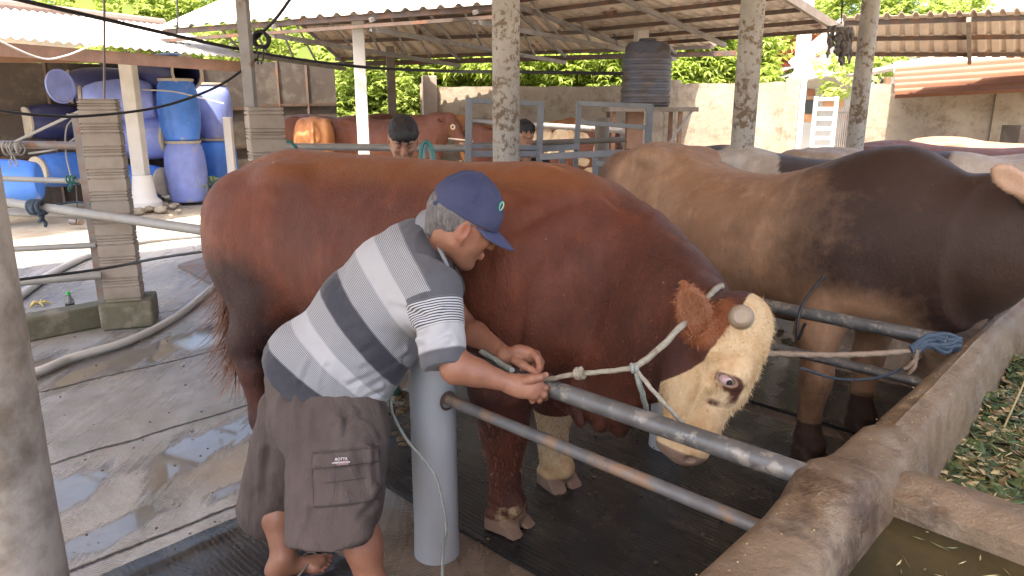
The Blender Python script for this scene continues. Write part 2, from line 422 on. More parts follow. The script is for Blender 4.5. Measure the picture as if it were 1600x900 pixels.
M['pipe'] = mat('worn_galvanised_pipe', (.20, .20, .20), (.10, .10, .10), 9, .35, .25, 60, .45, stain=(.30, .28, .25), sscale=22, samt=(.52, .60), bdist=.003, rough2=.55)
M['pipe_light'] = mat('pale_grey_pipe', (.34, .33, .31), (.26, .25, .23), 5, .5, .15, 50, .15, stain=(.30, .22, .15), sscale=9, samt=(.6, .7), bdist=.003)
M['pipe_rust'] = mat('dull_pipe', (.20, .18, .165), (.13, .11, .10), 6, .5, .2, 50, .3, stain=(.19, .10, .06), sscale=8, samt=(.5, .62))
M['gate'] = mat('grey_painted_steel', (.24, .255, .28), (.18, .19, .21), 5, .45, .1, 50, .1, stain=(.19, .13, .09), sscale=10, samt=(.62, .7))
M['wood'] = mat('old_red_wood', (.26, .145, .09), (.17, .095, .06), 5, .75, .4, 30, stretch=(1, 1, 1))
M['wood_grey'] = mat('weathered_wood', (.24, .20, .16), (.14, .11, .085), 4, .8, .5, 30)
M['steel_dark'] = mat('dark_steel', (.115, .085, .07), (.07, .05, .04), 6, .6, .2, 40, .3, stain=(.16, .075, .04), sscale=7)
M['steel_grey'] = mat('grey_truss', (.30, .29, .28), (.20, .18, .165), 6, .55, .2, 40, .2, stain=(.18, .10, .06), sscale=9, samt=(.58, .66))
M['roof_under'] = m_corr('rusty_roof_sheet', (.64, .53, .42), (.17, .075, .04), .555)
M['roof_top'] = m_corr('white_roof_sheet', (.62, .58, .53), (.38, .27, .20), .70)
M['roof_shed'] = m_corr('fibre_cement_sheet', (.58, .54, .49), (.35, .26, .20), .66)
M['roof_orange'] = m_corr('orange_corrugated_sheet', (.19, .072, .032), (.13, .05, .025), .60)
M['tile'] = mat('red_roof_tile', (.42, .14, .09), (.32, .10, .07), 8, .7, .3, 40)
M['plaster'] = mat('white_plaster', (.72, .70, .68), (.66, .64, .61), 3, .8)
M['panel'] = mat('grey_brown_wall_panel', (.085, .065, .052), (.055, .042, .035), 2.5, .8, .3, 20, stain=(.11, .095, .075), sscale=3)
M['blackwire'] = mat('black_cable', (.018, .018, .02), None, 5, .5)
M['whitewire'] = mat('white_cable', (.42, .40, .38), None, 8, .6)
M['rope_blue'] = mat('blue_rope', (.035, .06, .095), (.07, .095, .125), 60, .75, .8, 220, bdist=.004)
M['rope_pale'] = mat('pale_rope', (.40, .37, .30), (.27, .24, .18), 70, .85, .9, 260, stain=(.20, .15, .10), sscale=16, samt=(.52, .66), bdist=.003)
M['rope_teal'] = mat('grey_green_rope', (.22, .25, .235), (.33, .34, .30), 90, .85, .9, 260, bdist=.003)
M['rope_brown'] = mat('brown_rope', (.22, .15, .10), (.33, .25, .18), 70, .85, .9, 260, bdist=.003)
M['hose_white'] = mat('white_plastic_hose', (.55, .54, .51), (.44, .42, .38), 5, .4, .05, 30, stain=(.30, .25, .19), sscale=8, samt=(.6, .72))
M['hose_teal'] = mat('teal_hose', (.03, .19, .17), None, 5, .4)
def m_drum(name, c, white):
    t = NT(name); v = t.obj()
    cc = t.mix(t.ramp(t.noise(3, 4, .6, v), [(.3, 0), (.7, 1)]), c, [min(1, x*1.45+.015) for x in c])
    cc = t.mix(t.ramp(t.noise(1.5, 6, .6, v, .5), [(white, 0), (white+.10, .8)]), cc, (.55, .50, .53))
    return t.fin(cc, .38, t.bump(t.noise(12, 4, .5, v), .1, .01))
M['drum1'] = m_drum('blue_drum_plastic', (.05, .17, .58), .56)
M['drum2'] = m_drum('pale_blue_drum_plastic', (.19, .24, .55), .54)
M['drum3'] = m_drum('shaded_dark_blue_drum_plastic', (.018, .022, .085), .72)  # dark blue deepened further, painting in the shade these drums lie in
M['lid'] = mat('cream_drum_rim', (.50, .45, .37), (.36, .31, .25), 8, .5)
M['lid_dark'] = mat('dark_inside', (.02, .02, .03), None, 5, .6)

# ================================================================== GROUND
def ground_piece(name, x0, x1, y0, y1, z, m, nx=2, ny=2, amp=0):
    g = MB(); g.grid(lambda a, b: (x0+(x1-x0)*a, y0+(y1-y0)*b, z+(amp*float(fnoise(A(x0+(x1-x0)*a, y0+(y1-y0)*b, 0), .7, 3)) if amp else 0)), nx, ny)
    g.f = [f[::-1] if False else f for f in g.f]
    return tag(g.build(name, m), kind='structure')
ground_piece('ground', -150, 150, -60, 260, -.06, M['earth'], 60, 60)
# concrete floor of the yard, laid on the ground as a low slab
g = MB(); g.prism([UV(-9.8, -6, -.05), UV(1.8, -6, -.05), UV(1.8, 13, -.05), UV(-9.8, 13, -.05)], (0, 0, .05)); tag(g.build('concrete_floor', M['floor'], smooth=0), kind='structure')

# ------------------------------------------------------------------ rubber mats (origin at a corner, local x = u)
def rubber_mat(u0, u1, v0, v1, z, label, rot=0, m=None, buckle=0):
    nx, ny = 60, 24; g = MB(); L, Wd = u1-u0, v1-v0
    def fn(a, b):
        x, y = a*L, b*Wd; e = min(a*L, (1-a)*L, b*Wd, (1-b)*Wd)
        zz = .006*float(fnoise(A(x+u0, y+v0, z), 2.3, 5)) + buckle*math.exp(-e*14)*(abs(math.sin(x*19))**6)
        return (x, y, .018+max(-.01, zz))
    g.grid(fn, nx, ny, (0, 0, -.018))
    o = g.build('rubber_mat', m or M['rubber'], base=(0, 0, 0), local=True)
    o.location = Vector(UV(u0, v0, z)); o.rotation_euler = (0, 0, R(-45)+rot)
    return tag(o, label, 'rubber mat', 'rubber stall mats')
rubber_mat(-3.0, -.72, 1.64, 2.48, .004, 'wet black rubber mat under the front hooves of the reddish brown bull', R(1))
rubber_mat(-3.3, -.72, 2.52, 3.58, .004, 'shiny wet black rubber mat in the stall between the two big bulls', R(-1))
rubber_mat(-3.1, -.72, 3.70, 4.55, .004, 'dark rubber mat under the tan and dark brown bull')
rubber_mat(-2.62, -1.30, -.15, 1.20, .004, 'wet black rubber mat with buckled edges under the sandals', R(2), buckle=.014)
p = Wz(278, 418); g = MB()
g.prism([Wz(278, 418, .0), Wz(330, 446, .0), Wz(420, 440, .0), Wz(400, 400, .0), Wz(330, 400, .0)], (0, 0, .03))
tag(g.build('rubber_mat', M['pipe_rust'], base=p), 'small grey mat lying on the floor by the tail of the bull', 'rubber mat', 'rubber stall mats')

# ------------------------------------------------------------------ feed trough: wall, divider, water
TR = thing('feed_trough', 'long brown concrete feed trough wall with water and silage bays', 'feed trough', UV(-.55, 1.0, 0))
def wallmesh():
    g = MB(); n = 150; prof_n = 15
    vs = []; k = 0
    for i in range(n):
        v = -1.6 + 11.0*i/(n-1)
        ul = -.60 - .018*(v-1.1); ur = -.415 - .055*max(0, v-1.2)+.0*v
        if v > 2.5: ur = max(ur, -.53)
        bump = float(fnoise(A(v*3, 0, 1), 1.0, 11)); b2 = float(fnoise(A(v*3, 5, 2), 1.3, 12))
        near_ = float(sstep(-v, -2.02, -1.93)); zt = .80 + .005*bump + .024*near_ + .006*b2*near_ + .052*math.exp(-((v-1.535)/.10)**2); ul = ul+.018*near_
        if 2.02 < v < 2.10: pass
        step = .02*float(sstep(v, 1.93, 2.0)) ; 
        ur -= step; zt -= .012*float(sstep(v, 1.93, 2.0)); ul -= .012*float(sstep(-v, -2.0, -1.93))
        ur += .004*bump; ul += .006*b2
        prof = [(ul-.02, -.02), (ul-.01, .4), (ul, zt-.045), (ul+.012, zt-.014), (ul+.035, zt), (ul+.06, zt+.002*b2), ((ul+ur)/2, zt+.006+.003*bump), (ur-.05, zt+.001), (ur-.02, zt-.006), (ur-.004, zt-.022), (ur+.008, zt-.07), (ur+.02, .66), (ur+.03, .55), (ur+.04, .3), (ur+.05, -.02)]
        for (u, z) in prof:
            w_ = .0035*float(vnoise(A(v, u, z), 23, 4)); vs.append(UV(u+w_, v, z+w_*.7))
    m_ = len(prof); fs = [(i*m_+j, (i+1)*m_+j, (i+1)*m_+j+1, i*m_+j+1) for i in range(n-1) for j in range(m_-1)]
    fs += [tuple(range(m_)), tuple((n-1)*m_+m_-1-j for j in range(m_))]
    g.add(vs, fs); return g
wallmesh().build('wall', M['trough'], TR, smooth=60)
# far wall of the trough (beside and behind the camera) and dividers
g = MB(); g.prism([UV(.92, -1.6, -.02), UV(1.15, -1.6, -.02), UV(1.15, 9.4, -.02), UV(.92, 9.4, -.02)], (0, 0, .80)); g.build('outer_wall', M['trough'], TR, bevel=.02)
g = MB(); g.prism([UV(-.42, -1.6, .2), UV(.93, -1.6, .2), UV(.93, 9.4, .2), UV(-.42, 9.4, .2)], (0, 0, .22)); g.build('bed', M['trough'], TR)
def divider(v, zt=.735, w_=.09, nm='divider'):
    g = MB(); nu, nv = 50, 9
    def fn(a, b):
        u = -.52+1.46*a; q = b*2-1; zz = zt - .02*abs(q)**4 + .007*float(fnoise(A(u, v, q), 5, 8)); 
        return UV(u, v+q*(w_+.012*float(vnoise(A(u, v, 3), 4, 1))), zz)
    def side(sgn):
        def f2(a, b):
            u = -.52+1.46*a; return UV(u, v+sgn*(w_+.012*float(vnoise(A(u, v, 3), 4, 1))+.035*b), (zt-.02+.007*float(fnoise(A(u, v, sgn), 5, 8)))*(1-b)+.40*b)
        return f2
    g.grid(fn, nu, nv); g.grid(side(1), nu, 5); g.grid(side(-1), nu, 5)
    return g.build(nm, M['trough'], TR, smooth=60)
divider(1.78, .785, .095); divider(4.2, .785, .095); divider(-.9, .785, .095)
def m_water():
    t = NT('murky_water'); c = t.mix(t.ramp(t.noise(4, 6, .6), [(.4, 0), (.65, 1)]), (.035, .030, .014), (.075, .055, .022))
    return t.fin(c, .16, t.bump(t.noise(9, 4, .5), .12, .01), Specular_IOR_Level=.3)
VD = 1.78
g = MB(); g.prism([UV(-.50, -.8, .60), UV(.93, -.8, .60), UV(.93, VD-.05, .60), UV(-.50, VD-.05, .60)], (0, 0, .125)); g.build('water', m_water(), TR)
# floating straw and leaf bits: uncountable
def chips(name, n, region, zf, cols, ln=(.01, .045), wd=(.002, .005), seed=3, tilt=.25, leaf=.15):
    rnd = random.Random(seed); g = MB(); mi = []
    for i in range(n):
        u, v = region(rnd); z = zf(u, v); a = rnd.uniform(0, 6.28); l = rnd.uniform(*ln); w_ = rnd.uniform(*wd)
        if rnd.random() < leaf: l *= .8; w_ *= 4.5
        d = A(math.cos(a), math.sin(a), rnd.uniform(-tilt, tilt)); d = nrm(d); s_ = nrm(np.cross(d, A(0, 0, 1)+A(rnd.uniform(-tilt, tilt), rnd.uniform(-tilt, tilt), 0)))
        c = UV(u, v, z+rnd.uniform(0, .004)); up = A(0, 0, .0015+w_*.25)
        b0 = len(g.f)
        g.add([c-d*l, c+s_*w_, c+d*l+up*2*rnd.random(), c-s_*w_, c+up], [(0, 1, 4), (1, 2, 4), (2, 3, 4), (3, 0, 4)])
        mi += [rnd.randrange(len(cols))]*4
    o = g.build(name, None, smooth=0)
    for c in cols: o.data.materials.append(c)
    o.data.polygons.foreach_set('material_index', mi); return o
S = [mat('straw_pale', (.55, .45, .24), None, 20, .6), mat('straw_brown', (.26, .17, .08), None, 20, .7), mat('leaf_green', (.075, .12, .035), (.05, .08, .025), 20, .5), mat('leaf_dark', (.035, .055, .02), None, 20, .5), mat('leaf_olive', (.16, .17, .06), None, 20, .5)]
o = chips('floating_chaff', 900, lambda r: (r.uniform(-.36, .85)**1, r.uniform(-.2, VD-.11)), lambda u, v: .726, [S[0], S[0], S[1], S[4]], (.004, .028), (.0010, .0028), 5, .05, .06)
tag(o, 'flecks of straw and chaff floating on the murky water of the trough', 'chaff', kind='stuff')
def feed_z(u, v):
    h = .60 + .15*math.exp(-((u-.28)/.40)**2)*(.55+.45*math.exp(-((v-2.75)/.75)**2)) + .035*float(fnoise(A(u, v, 0), 4, 21))
    return h
FV0 = VD+.09
g = MB(); g.grid(lambda a, b: UV(-.52+1.46*a, FV0+(4.1-FV0)*b, feed_z(-.52+1.46*a, FV0+(4.1-FV0)*b)-.01), 60, 80)
tag(g.build('silage_heap', mat('silage', (.09, .085, .035), (.04, .05, .02), 25, .8, .9, 70, bdist=.03, stain=(.26, .20, .09), sscale=40, samt=(.52, .6)), base=UV(.2, 3, .46)), 'heap of chopped green and straw coloured silage filling the trough bay', 'silage', kind='stuff')
o = chips('silage_leaves', 17000, lambda r: (r.uniform(-.52, .85), r.uniform(FV0, 4.05)), lambda u, v: feed_z(u, v)+.002, [S[2], S[2], S[3], S[4], S[0], S[1], S[2]], (.012, .05), (.002, .005), 9, .5, .3)
tag(o, 'loose cut grass blades and straw lying over the silage heap', 'cut grass', kind='stuff')
g = MB(); g.tube([UV(-.40, 2.72, .62), UV(-.37, 2.73, .78), UV(-.36, 2.78, .9)], .003, 6)
tag(g.build('straw_stalk', S[0], base=UV(-.40, 2.72, .62)), 'thin dry stalk leaning against the inner face of the trough wall', 'straw stalk')
g = MB(); g.tube([UV(-.25, 3.9, .6), UV(-.30, 3.75, .86)], .008, 6)
tag(g.build('straw_stalk', S[0], base=UV(-.25, 3.9, .6)), 'thicker pale stalk standing in the feed at the right edge', 'straw stalk')

# ------------------------------------------------------------------ rails of the stalls and their posts
def rail_end(u, v, z): return UV(u, v, z)
g = MB(); g.tube([UV(-1.90, 1.50, .832), UV(-.56, 1.535, .832)], .0275, 20)
tag(g.build('rail', M['pipe'], base=UV(-1.9, 1.5, .83)), 'thick worn dark grey upper rail held by the man in the striped shirt', 'rail', 'stall rails')
g = MB(); g.tube([UV(-1.86, 1.505, .655), UV(-.55, 1.535, .655)], .0195, 18)
tag(g.build('rail', M['pipe_worn'], base=UV(-1.9, 1.5, .65)), 'thinner pale lower rail starting in the hole of the grey post', 'rail', 'stall rails')
g = MB(); g.tube([UV(-1.93, 2.87, .832), UV(-.635, 2.87, .832)], .0265, 16)
tag(g.build('rail', M['pipe'], base=UV(-1.9, 2.87, .83)), 'dark upper rail running behind the cream face of the bull', 'rail', 'stall rails')
g = MB(); g.tube([UV(-1.93, 2.87, .655), UV(-.55, 2.87, .655)], .02, 16)
tag(g.build('rail', M['pipe'], base=UV(-1.9, 2.87, .65)), 'dark lower rail in front of the legs of the tan bull', 'rail', 'stall rails')
def post(x, y, r, h, m, label, nm='post', cat='post', group=None, n=28, jit=.0):
    g = MB(); k = 14; prof = [(r*(1+.012*float(vnoise(A(x, y, i), 1.3, 2))*(1 if jit else 0)), h*i/k) for i in range(k+1)]
    g.lathe(prof, (0, 0, 0), (0, 0, 1), n)
    o = g.build(nm, m, base=(x, y, 0), local=True); return tag(o, label, cat, group)
pp = Wz(683, 862)
PO = thing('stall_post', 'grey plastic cased post at the near end of the rails', 'post', (pp[0], pp[1]+.0, 0), 0, 'grey plastic stall posts')
g = MB(); g.lathe([(.088, -.02), (.084, .1), (.083, .86), (.078, .885), (.0, .89)], (0, 0, 0), n=40, caps=False); g.build('casing', M['pvc'], PO, local=True)
g = MB(); g.lathe([(.034, 0), (.036, .004), (.026, .006)], UV(-1.9, 1.5, .655)-A(pp[0], pp[1], 0)+nrm(UV(1, 0, 0))*.078, UV(1, 0, 0), n=20, caps=False); g.build('pipe_hole', M['steel_dark'], PO, local=True)
q = UV(-1.78, 2.87, 0); o = copy_tree(PO); o.location = Vector(q); o['label'] = 'grey plastic post in the middle, its foot seen under the chin of the bull'
q = UV(-1.8, 4.3, 0); o = copy_tree(PO); o.location = Vector(q); o['label'] = 'grey plastic post hidden behind the tan bull'
bpy.data.objects.remove(children(o)[0]); [bpy.data.objects.remove(c) for c in children(o)]; bpy.data.objects.remove(o)

# round concrete columns that carry the roof
post(-1.315, 1.62, .140, 3.55, mat('brown_grey_column', (.50, .44, .37), (.36, .31, .26), 3, .85, .5, 16, stain=(.20, .16, .12), sscale=3, samt=(.46, .62)), 'blurred round concrete column close at the left edge of the photo', 'column', 'column', 'round roof columns', jit=1)
post(-.04, 5.0, .092, 3.55, M['column'], 'whitewashed round column with brown spatters behind the back of the bull', 'column', 'column', 'round roof columns', jit=1)
a = Wy(1160, 225, 5.35); post(a[0], a[1], .083, 3.55, M['column'], 'spotted round column left of the hanging grey strips, behind the patched cow', 'column', 'column', 'round roof columns', jit=1)
a = Wy(1331, 222, 6.7); post(a[0]+.03, a[1], .076, 3.55, M['column'], 'peeling brownish round column just right of the hanging grey strips', 'column', 'column', 'round roof columns', jit=1)

# ------------------------------------------------------------------ roofs
def corr_sheet(g, p00, p10, p01, p11, pitch=.2, amp=.02, thick=.004, per=6, box=False):
    """ribs run from p0* to p1*; p00-p01 is the eave"""
    p00, p10, p01, p11 = map(np.asarray, (p00, p10, p01, p11)); Wd = np.linalg.norm(p01-p00); n = int(Wd/pitch)*per+1
    nr = nrm(np.cross(p10-p00, p01-p00)); nr = nr if nr[2] > 0 else -nr
    def off(i):
        ph = (i % per)/per
        if box: return amp if (i % per) in (0, 1) else 0
        return amp*.5*(1+math.cos(2*math.pi*ph))
    def fn(a, b):
        i = round(b*(n-1)); e = p00*(1-b)+p01*b; f = p10*(1-b)+p11*b; return e*(1-a)+f*a+nr*off(i)
    g.grid(fn, 2, n, -nr*thick); return nr
# roof A: over the stalls and the camera (only its shade is seen)
RA = thing('stall_roof', 'broad roof of corrugated sheets shading the cattle stalls', 'roof', UV(-3, 2, 3.5))
g = MB(); corr_sheet(g, UV(-8.4, 7.2, 3.35), UV(-8.4, 1, 3.75), UV(1.4, 7.2, 3.35), UV(1.4, 1, 3.75), .25, .03)
corr_sheet(g, UV(-8.4, -1.8, 3.52), UV(-8.4, 1, 3.75), UV(1.4, -1.8, 3.52), UV(1.4, 1, 3.75), .25, .03)
g.build('sheet', M['roof_under'], RA)
for v_ in (6.6, 4.9, 3.3, 1.6, -.4):
    g = MB(); g.bar(UV(-8.4, v_, 3.71-abs(v_-1)*.08-.07), UV(1.4, v_, 3.71-abs(v_-1)*.08-.07), .05, .08); g.build('purlin', M['steel_dark'], RA)
# roof C: descends away to an eave along u, seen at the top right
RC = thing('open_roof', 'rusty underside of the low roof slope above the spotted column', 'roof', UV(-6, 10, 3))
zc = lambda v: 2.83+.153*(11.76-v)
g = MB(); corr_sheet(g, UV(-4.65, 11.85, zc(11.85)), UV(-4.65, 8.0, zc(8.0)), UV(-8.6, 11.85, zc(11.85)), UV(-8.6, 8.0, zc(8.0)), .2, .028)
g.build('sheet', M['roof_under'], RC)
for v_ in (11.6, 11.05, 10.4, 9.75, 9.1, 8.5):
    g = MB(); g.bar(UV(-4.7, v_, zc(v_)-.045), UV(-8.6, v_, zc(v_)-.045), .045, .06); g.build('purlin', M['steel_dark'], RC)
g = MB(); g.bar(UV(-4.62, 11.9, zc(11.9)-.03), UV(-4.62, 8.0, zc(8.0)-.03), .06, .12); g.build('barge_board', M['wood_grey'], RC)
for u_ in (-6.6, -8.4):
    g = MB(); g.bar(UV(u_, 11.8, zc(11.8)-.11), UV(u_, 8.0, zc(8.0)-.11), .06, .07); g.build('rafter', M['steel_grey'], RC)
# roof B: gable roof of the far cattle shed
RB = thing('gable_roof', 'white sheeted gable roof of the far cattle shed with open steel trusses', 'roof', Wy(620, 100, 14)*A(1, 1, 0))
e0 = W(250, 45, 11.4); e1 = W(800, 4, 10.3); f0 = W(528, 92, 15.6); f1 = W(1120, 73, 14.4)
dirn = (e1-e0); mid0 = (e0+f0)/2+A(0, 0, 1.05); mid1 = (e1+f1)/2+A(0, 0, 1.05)
g = MB(); corr_sheet(g, e0, mid0, e1, mid1, .26, .045, .004, 6, True); g.build('near_slope', M['roof_top'], RB)
g = MB(); corr_sheet(g, f0, mid0, f1, mid1, .26, .045, .004, 6, True); g.build('far_slope', M['roof_under'], RB)
for s_ in (.04, .3, .56, .82, .97):
    for (pa, pb, q0, q1) in ((f0, mid0, f1, mid1),):
        a = pa*(1-s_)+pb*s_; b = q0*(1-s_)+q1*s_; g = MB(); g.bar(a-A(0, 0, .06), b-A(0, 0, .06), .05, .07); g.build('purlin', M['steel_dark'], RB)
for s_ in (.03, .35, .7):
    a = e0*(1-s_)+mid0*s_; b = e1*(1-s_)+mid1*s_; g = MB(); g.bar(a-A(0, 0, .07), b-A(0, 0, .07), .05, .08); g.build('purlin', M['steel_dark'], RB)
for s_ in (.02, .34, .62, .9):
    a = e0*(1-s_)+e1*s_-A(0, 0, .1); b = f0*(1-s_)+f1*s_-A(0, 0, .1); m_ = mid0*(1-s_)+mid1*s_-A(0, 0, .12)
    g = MB(); g.bar(a, m_, .05, .06); g.bar(b, m_, .05, .06); g.bar(a-A(0, 0, .12), b-A(0, 0, .12), .05, .07)
    for k in (.2, .35, .5, .65, .8):
        lo = a*(1-k)+b*k-A(0, 0, .12); top = (a*(1-2*k)+m_*2*k) if k < .5 else (m_*(2-2*k)+b*(2*k-1)); g.bar(lo, top, .04, .04)
        if k < .8: g.bar(top, a*(1-k-.15)+b*(k+.15)-A(0, 0, .12), .03, .03)
    g.build('truss', M['steel_grey'], RB)
g = MB()
g.bar(e0-A(0, 0, .18), e1-A(0, 0, .18), .05, .05)
for k in range(1, 16): 
    q = e0*(1-k/16)+e1*k/16; g.bar(q-A(0, 0, .05), q-A(0, 0, .19), .03, .03)
g.build('eave_lattice', M['steel_dark'], RB)
g = MB(); q = f0*.6+f1*.4; g.bar(f0-A(.15, 0, .12), f1+A(.4, 0, -.12), .06, .1); g.build('eave_beam', M['steel_dark'], RB)
# posts of the far shed
def sqpost(px, pyb, Y, w_, h, m, label, nm='column', taper=0):
    a = Wy(px, pyb, Y); g = MB(); g.box((0, 0, h/2), (w_, w_, h)); o = g.build(nm, m, base=(a[0], a[1], 0), local=True, bevel=.012); o.rotation_euler = (0, 0, R(12))
    return tag(o, label, 'column', 'square columns of the far shed')
WC = mat('white_square_concrete', (.60, .57, .52), (.48, .45, .40), 3, .85, .3, 20)
sqpost(563, 120, 11.9, .185, 3.15, WC, 'white square column in front of the long red brown cow')
sqpost(611, 120, 15.6, .17, 2.9, M['wood_grey'], 'slim greyish column behind the white square column')
sqpost(671, 150, 16.4, .30, 2.35, mat('pinkish_pillar', (.42, .33, .27), (.34, .28, .23), 4, .85, .3, 20), 'short pinkish pillar at the end of the boundary wall', 'pillar')
sqpost(1002, 60, 12.9, .2, 2.95, WC, 'pale column hidden behind the water tank')

# roof D: lean-to on the right
RD = thing('lean_to_roof', 'pale ribbed lean to roof with two dark purlins at the right edge', 'roof', W(1500, 60, 10)*A(1, 1, 0))
d0 = W(1318, 88, 11.2); d1 = W(1790, 92, 11.2); h0 = W(1316, 27, 8.9); h1 = W(1790, 10, 8.9)
g = MB(); corr_sheet(g, d0, h0, d1, h1, .22, .04, .004, 6, True); g.build('sheet', m_corr('pale_rib_sheet', (.64, .54, .44), (.28, .16, .10), .64), RD)
for s_ in (.14, .56, .93):
    a = d0*(1-s_)+h0*s_; b = d1*(1-s_)+h1*s_; g = MB(); g.bar(a-A(0, 0, .035), b-A(0, 0, .035), .045, .055); g.build('purlin', M['steel_dark'], RD)
for k in (.0, .42):
    a = d0*(1-k)+d1*k; b = h0*(1-k)+h1*k; g = MB(); g.bar(a-A(0, 0, .08), b-A(0, 0, .08), .05, .06); g.build('rafter', M['wood_grey'], RD)

# ------------------------------------------------------------------ left drum shed
SH = thing('drum_shed', 'open drum shed with pale wavy fibre cement roof and brown fascia', 'shed', Wy(200, 300, 12.8)*A(1, 1, 0))
e0 = W(-260, 38, 7.7); e1 = W(386, 92, 12.0); r0 = W(-260, -14, 9.2); r1 = W(256, 40, 12.9)
g = MB(); corr_sheet(g, e0, r0, e1, r1, .14, .035, .006, 8); g.build('roof_sheet', M['roof_shed'], SH)
g = MB(); g.bar(e0-A(0, -.08, .13), e1-A(0.05, -.08, .13), .03, .17); g.build('fascia', M['wood'], SH, bevel=.004)
g = MB(); g.tube([r0+A(0, 0, .03), (r0+r1)/2+A(0, 0, .05), r1+A(0, 0, .03)], .09, 10); g.build('ridge_cap', mat('brown_ridge', (.24, .17, .14), (.17, .12, .10), 6, .9), SH)
b0 = r0+(r0-e0)*A(1, 1, 0)*.8; b1 = r1+(r1-e1)*A(1, 1, 0)*.4
g = MB(); corr_sheet(g, r0+(r0-e0)*A(1.6, 1.6, -.5), r0, r1+(r1-e1)*A(1.6, 1.6, -.5), r1, .14, .035, .006, 8); g.build('back_slope', M['roof_shed'], SH)
g = MB(); a = Wy(235, 92, 12.6); g.bar(W(-200, 88, 9.3), W(250, 92, 12.4), .08, .14); g.build('beam', M['wood'], SH, bevel=.004)
a = Wy(226, 315, 12.35)
g = MB(); g.box((a[0], a[1], 1.25), (.22, .2, 2.5)); g.build('column', mat('shed_column_plaster', (.62, .60, .57), (.50, .48, .45), 3, .8, .2, 20), SH, bevel=.01)
g = MB(); g.lathe([(.28, -.05), (.27, .1), (.2, .18), (.17, .42), (.15, .55)], (a[0]+.02, a[1]-.02, 0), n=16); g.build('column_foot', M['plaster'], SH)
# dark panel wall behind the drums, running on to the far shed
PW = thing('panel_wall', 'dark brown grey panel wall behind the blue drums', 'wall', Wy(200, 250, 15.0)*A(1, 1, 0))
def panel_run(x0, y0, Y0, x1, y1, Y1, n):
    a = Wy(x0, y0, Y0); b = Wy(x1, y1, Y1); a[2] = b[2] = 0; top0 = Wy(x0, y0, Y0)[2]; top1 = Wy(x1, y1, Y1)[2]
    for i in range(n):
        p = a+(b-a)*i/n; q = a+(b-a)*(i+1)/n; zt = top0+(top1-top0)*(i+.5)/n; g = MB(); g.bar(p+A(0, 0, zt/2), q+A(0, 0, zt/2)-(b-a)/n*.012, .04, zt); g.build('panel', M['panel'], PW)
        if i % 1 == 0:
            g = MB(); g.bar(p+A(0, -.05, 0), p+A(0, -.05, zt+.06), .05, .05, (0, 1, 0)); g.build('batten', M['steel_dark'], PW)
    for zf in (.35, .66):
        g = MB(); g.bar(a+A(0, -.06, top0*zf), b+A(0, -.06, top1*zf), .03, .05); g.build('girt', M['steel_dark'], PW)
panel_run(-260, 92, 11.0, 385, 104, 15.5, 7)
panel_run(385, 96, 15.5, 522, 97, 16.6, 3)

# ------------------------------------------------------------------ blue drums
def make_drum(m, lid=True, label='', hollow=False):
    d = thing('drum', label, 'drum', group='blue plastic drums')
    prof = [(0.0, .0), (.235, .0), (.255, .02), (.262, .05), (.292, .2), (.306, .45), (.292, .70), (.262, .84), (.24, .875), (.24, .90)]
    if hollow: prof += [(.225, .90), (.225, .86), (.27, .6), (.27, .2), (.0, .15)]
    else: prof += [(.0, .90)]
    g = MB(); g.lathe(prof, n=32, caps=False); g.build('body', m, d, local=True)
    g = MB(); g.lathe([(.238, .885), (.256, .887), (.259, .905), (.256, .925), (.238, .927)] + ([(.225, .9), (.238, .885)] if hollow else [(.0, .927)]), n=32, caps=False)
    g.build('rim', M['lid'], d, local=True)
    return d
dr_lab = iter(range(99))
def place_drum(base, m, label, axis=None, s=1.0, roll=0, hollow=False):
    d = make_drum(m, True, label, hollow)
    d.location = Vector([float(x) for x in base]); d.scale = (s, s, s)
    if axis is not None:
        q = Vector([float(x) for x in axis]).to_track_quat('Z', 'Y'); d.rotation_mode = 'QUATERNION'; d.rotation_quaternion = q
    return d
def at_drum(px, py, Y, dz=0): q = Wy(px, py, Y); return A(q[0], q[1], max(0, q[2]+dz))
b = Wz(296, 314); place_drum((b[0], b[1], 0), M['drum2'], 'pale blue upright drum with cream rim at the bottom of the front stack', s=1.18)
place_drum((b[0]-.02, b[1]+.02, .927*1.18), M['drum1'], 'bright blue upright drum with peeling white patch on top of the front stack', s=1.16)
b2 = Wz(347, 303); place_drum(b2, M['drum1'], 'blue upright drum half hidden behind the front stack, below', s=1.18)
place_drum(b2+A(0, 0, .927*1.18), M['drum2'], 'purplish whitewashed drum on top of the right stack', s=1.12)
xr = A(.93, -.25, 0)
def lying(px, py, Y, ax, m, label, s=1.1, hollow=False, r=.29):
    q = Wy(px, py, Y+.55); q[2] = max(q[2], r*s+.0); return place_drum(q, m, label, ax, s, hollow=hollow)
lying(232, 118, 13.2, A(.8, -.45, .02), M['drum3'], 'big dark navy open drum lying on top of the stack under the eave', 1.2, True)
lying(212, 137, 12.9, A(-.9, -.42, 0), M['drum3'], 'dark drum lying with a cream lid facing left, top row', 1.12)
lying(243, 157, 12.8, A(-.95, -.30, 0), M['drum2'], 'purple blue lying drum with round cream lid, middle row behind the column', 1.25)
lying(180, 215, 13.0, A(.97, -.2, 0), M['drum2'], 'whitewashed pale drum lying across behind the shed column', 1.3)
lying(258, 210, 13.5, A(-.97, .2, 0), M['drum3'], 'dark blue drum end between column and front stack', 1.2)
lying(190, 282, 12.7, A(.95, -.25, 0), M['drum1'], 'bright sky blue drum lying on the ground left of the column foot', 1.0)
lying(75, 180, 13.6, A(-.6, -.8, 0), M['drum3'], 'dark drum lying end on at the far left of the shed', 1.25)
lying(105, 185, 13.0, A(-.6, -.8, 0), M['drum3'], 'small dark blue drum end right of the far left one', .95)
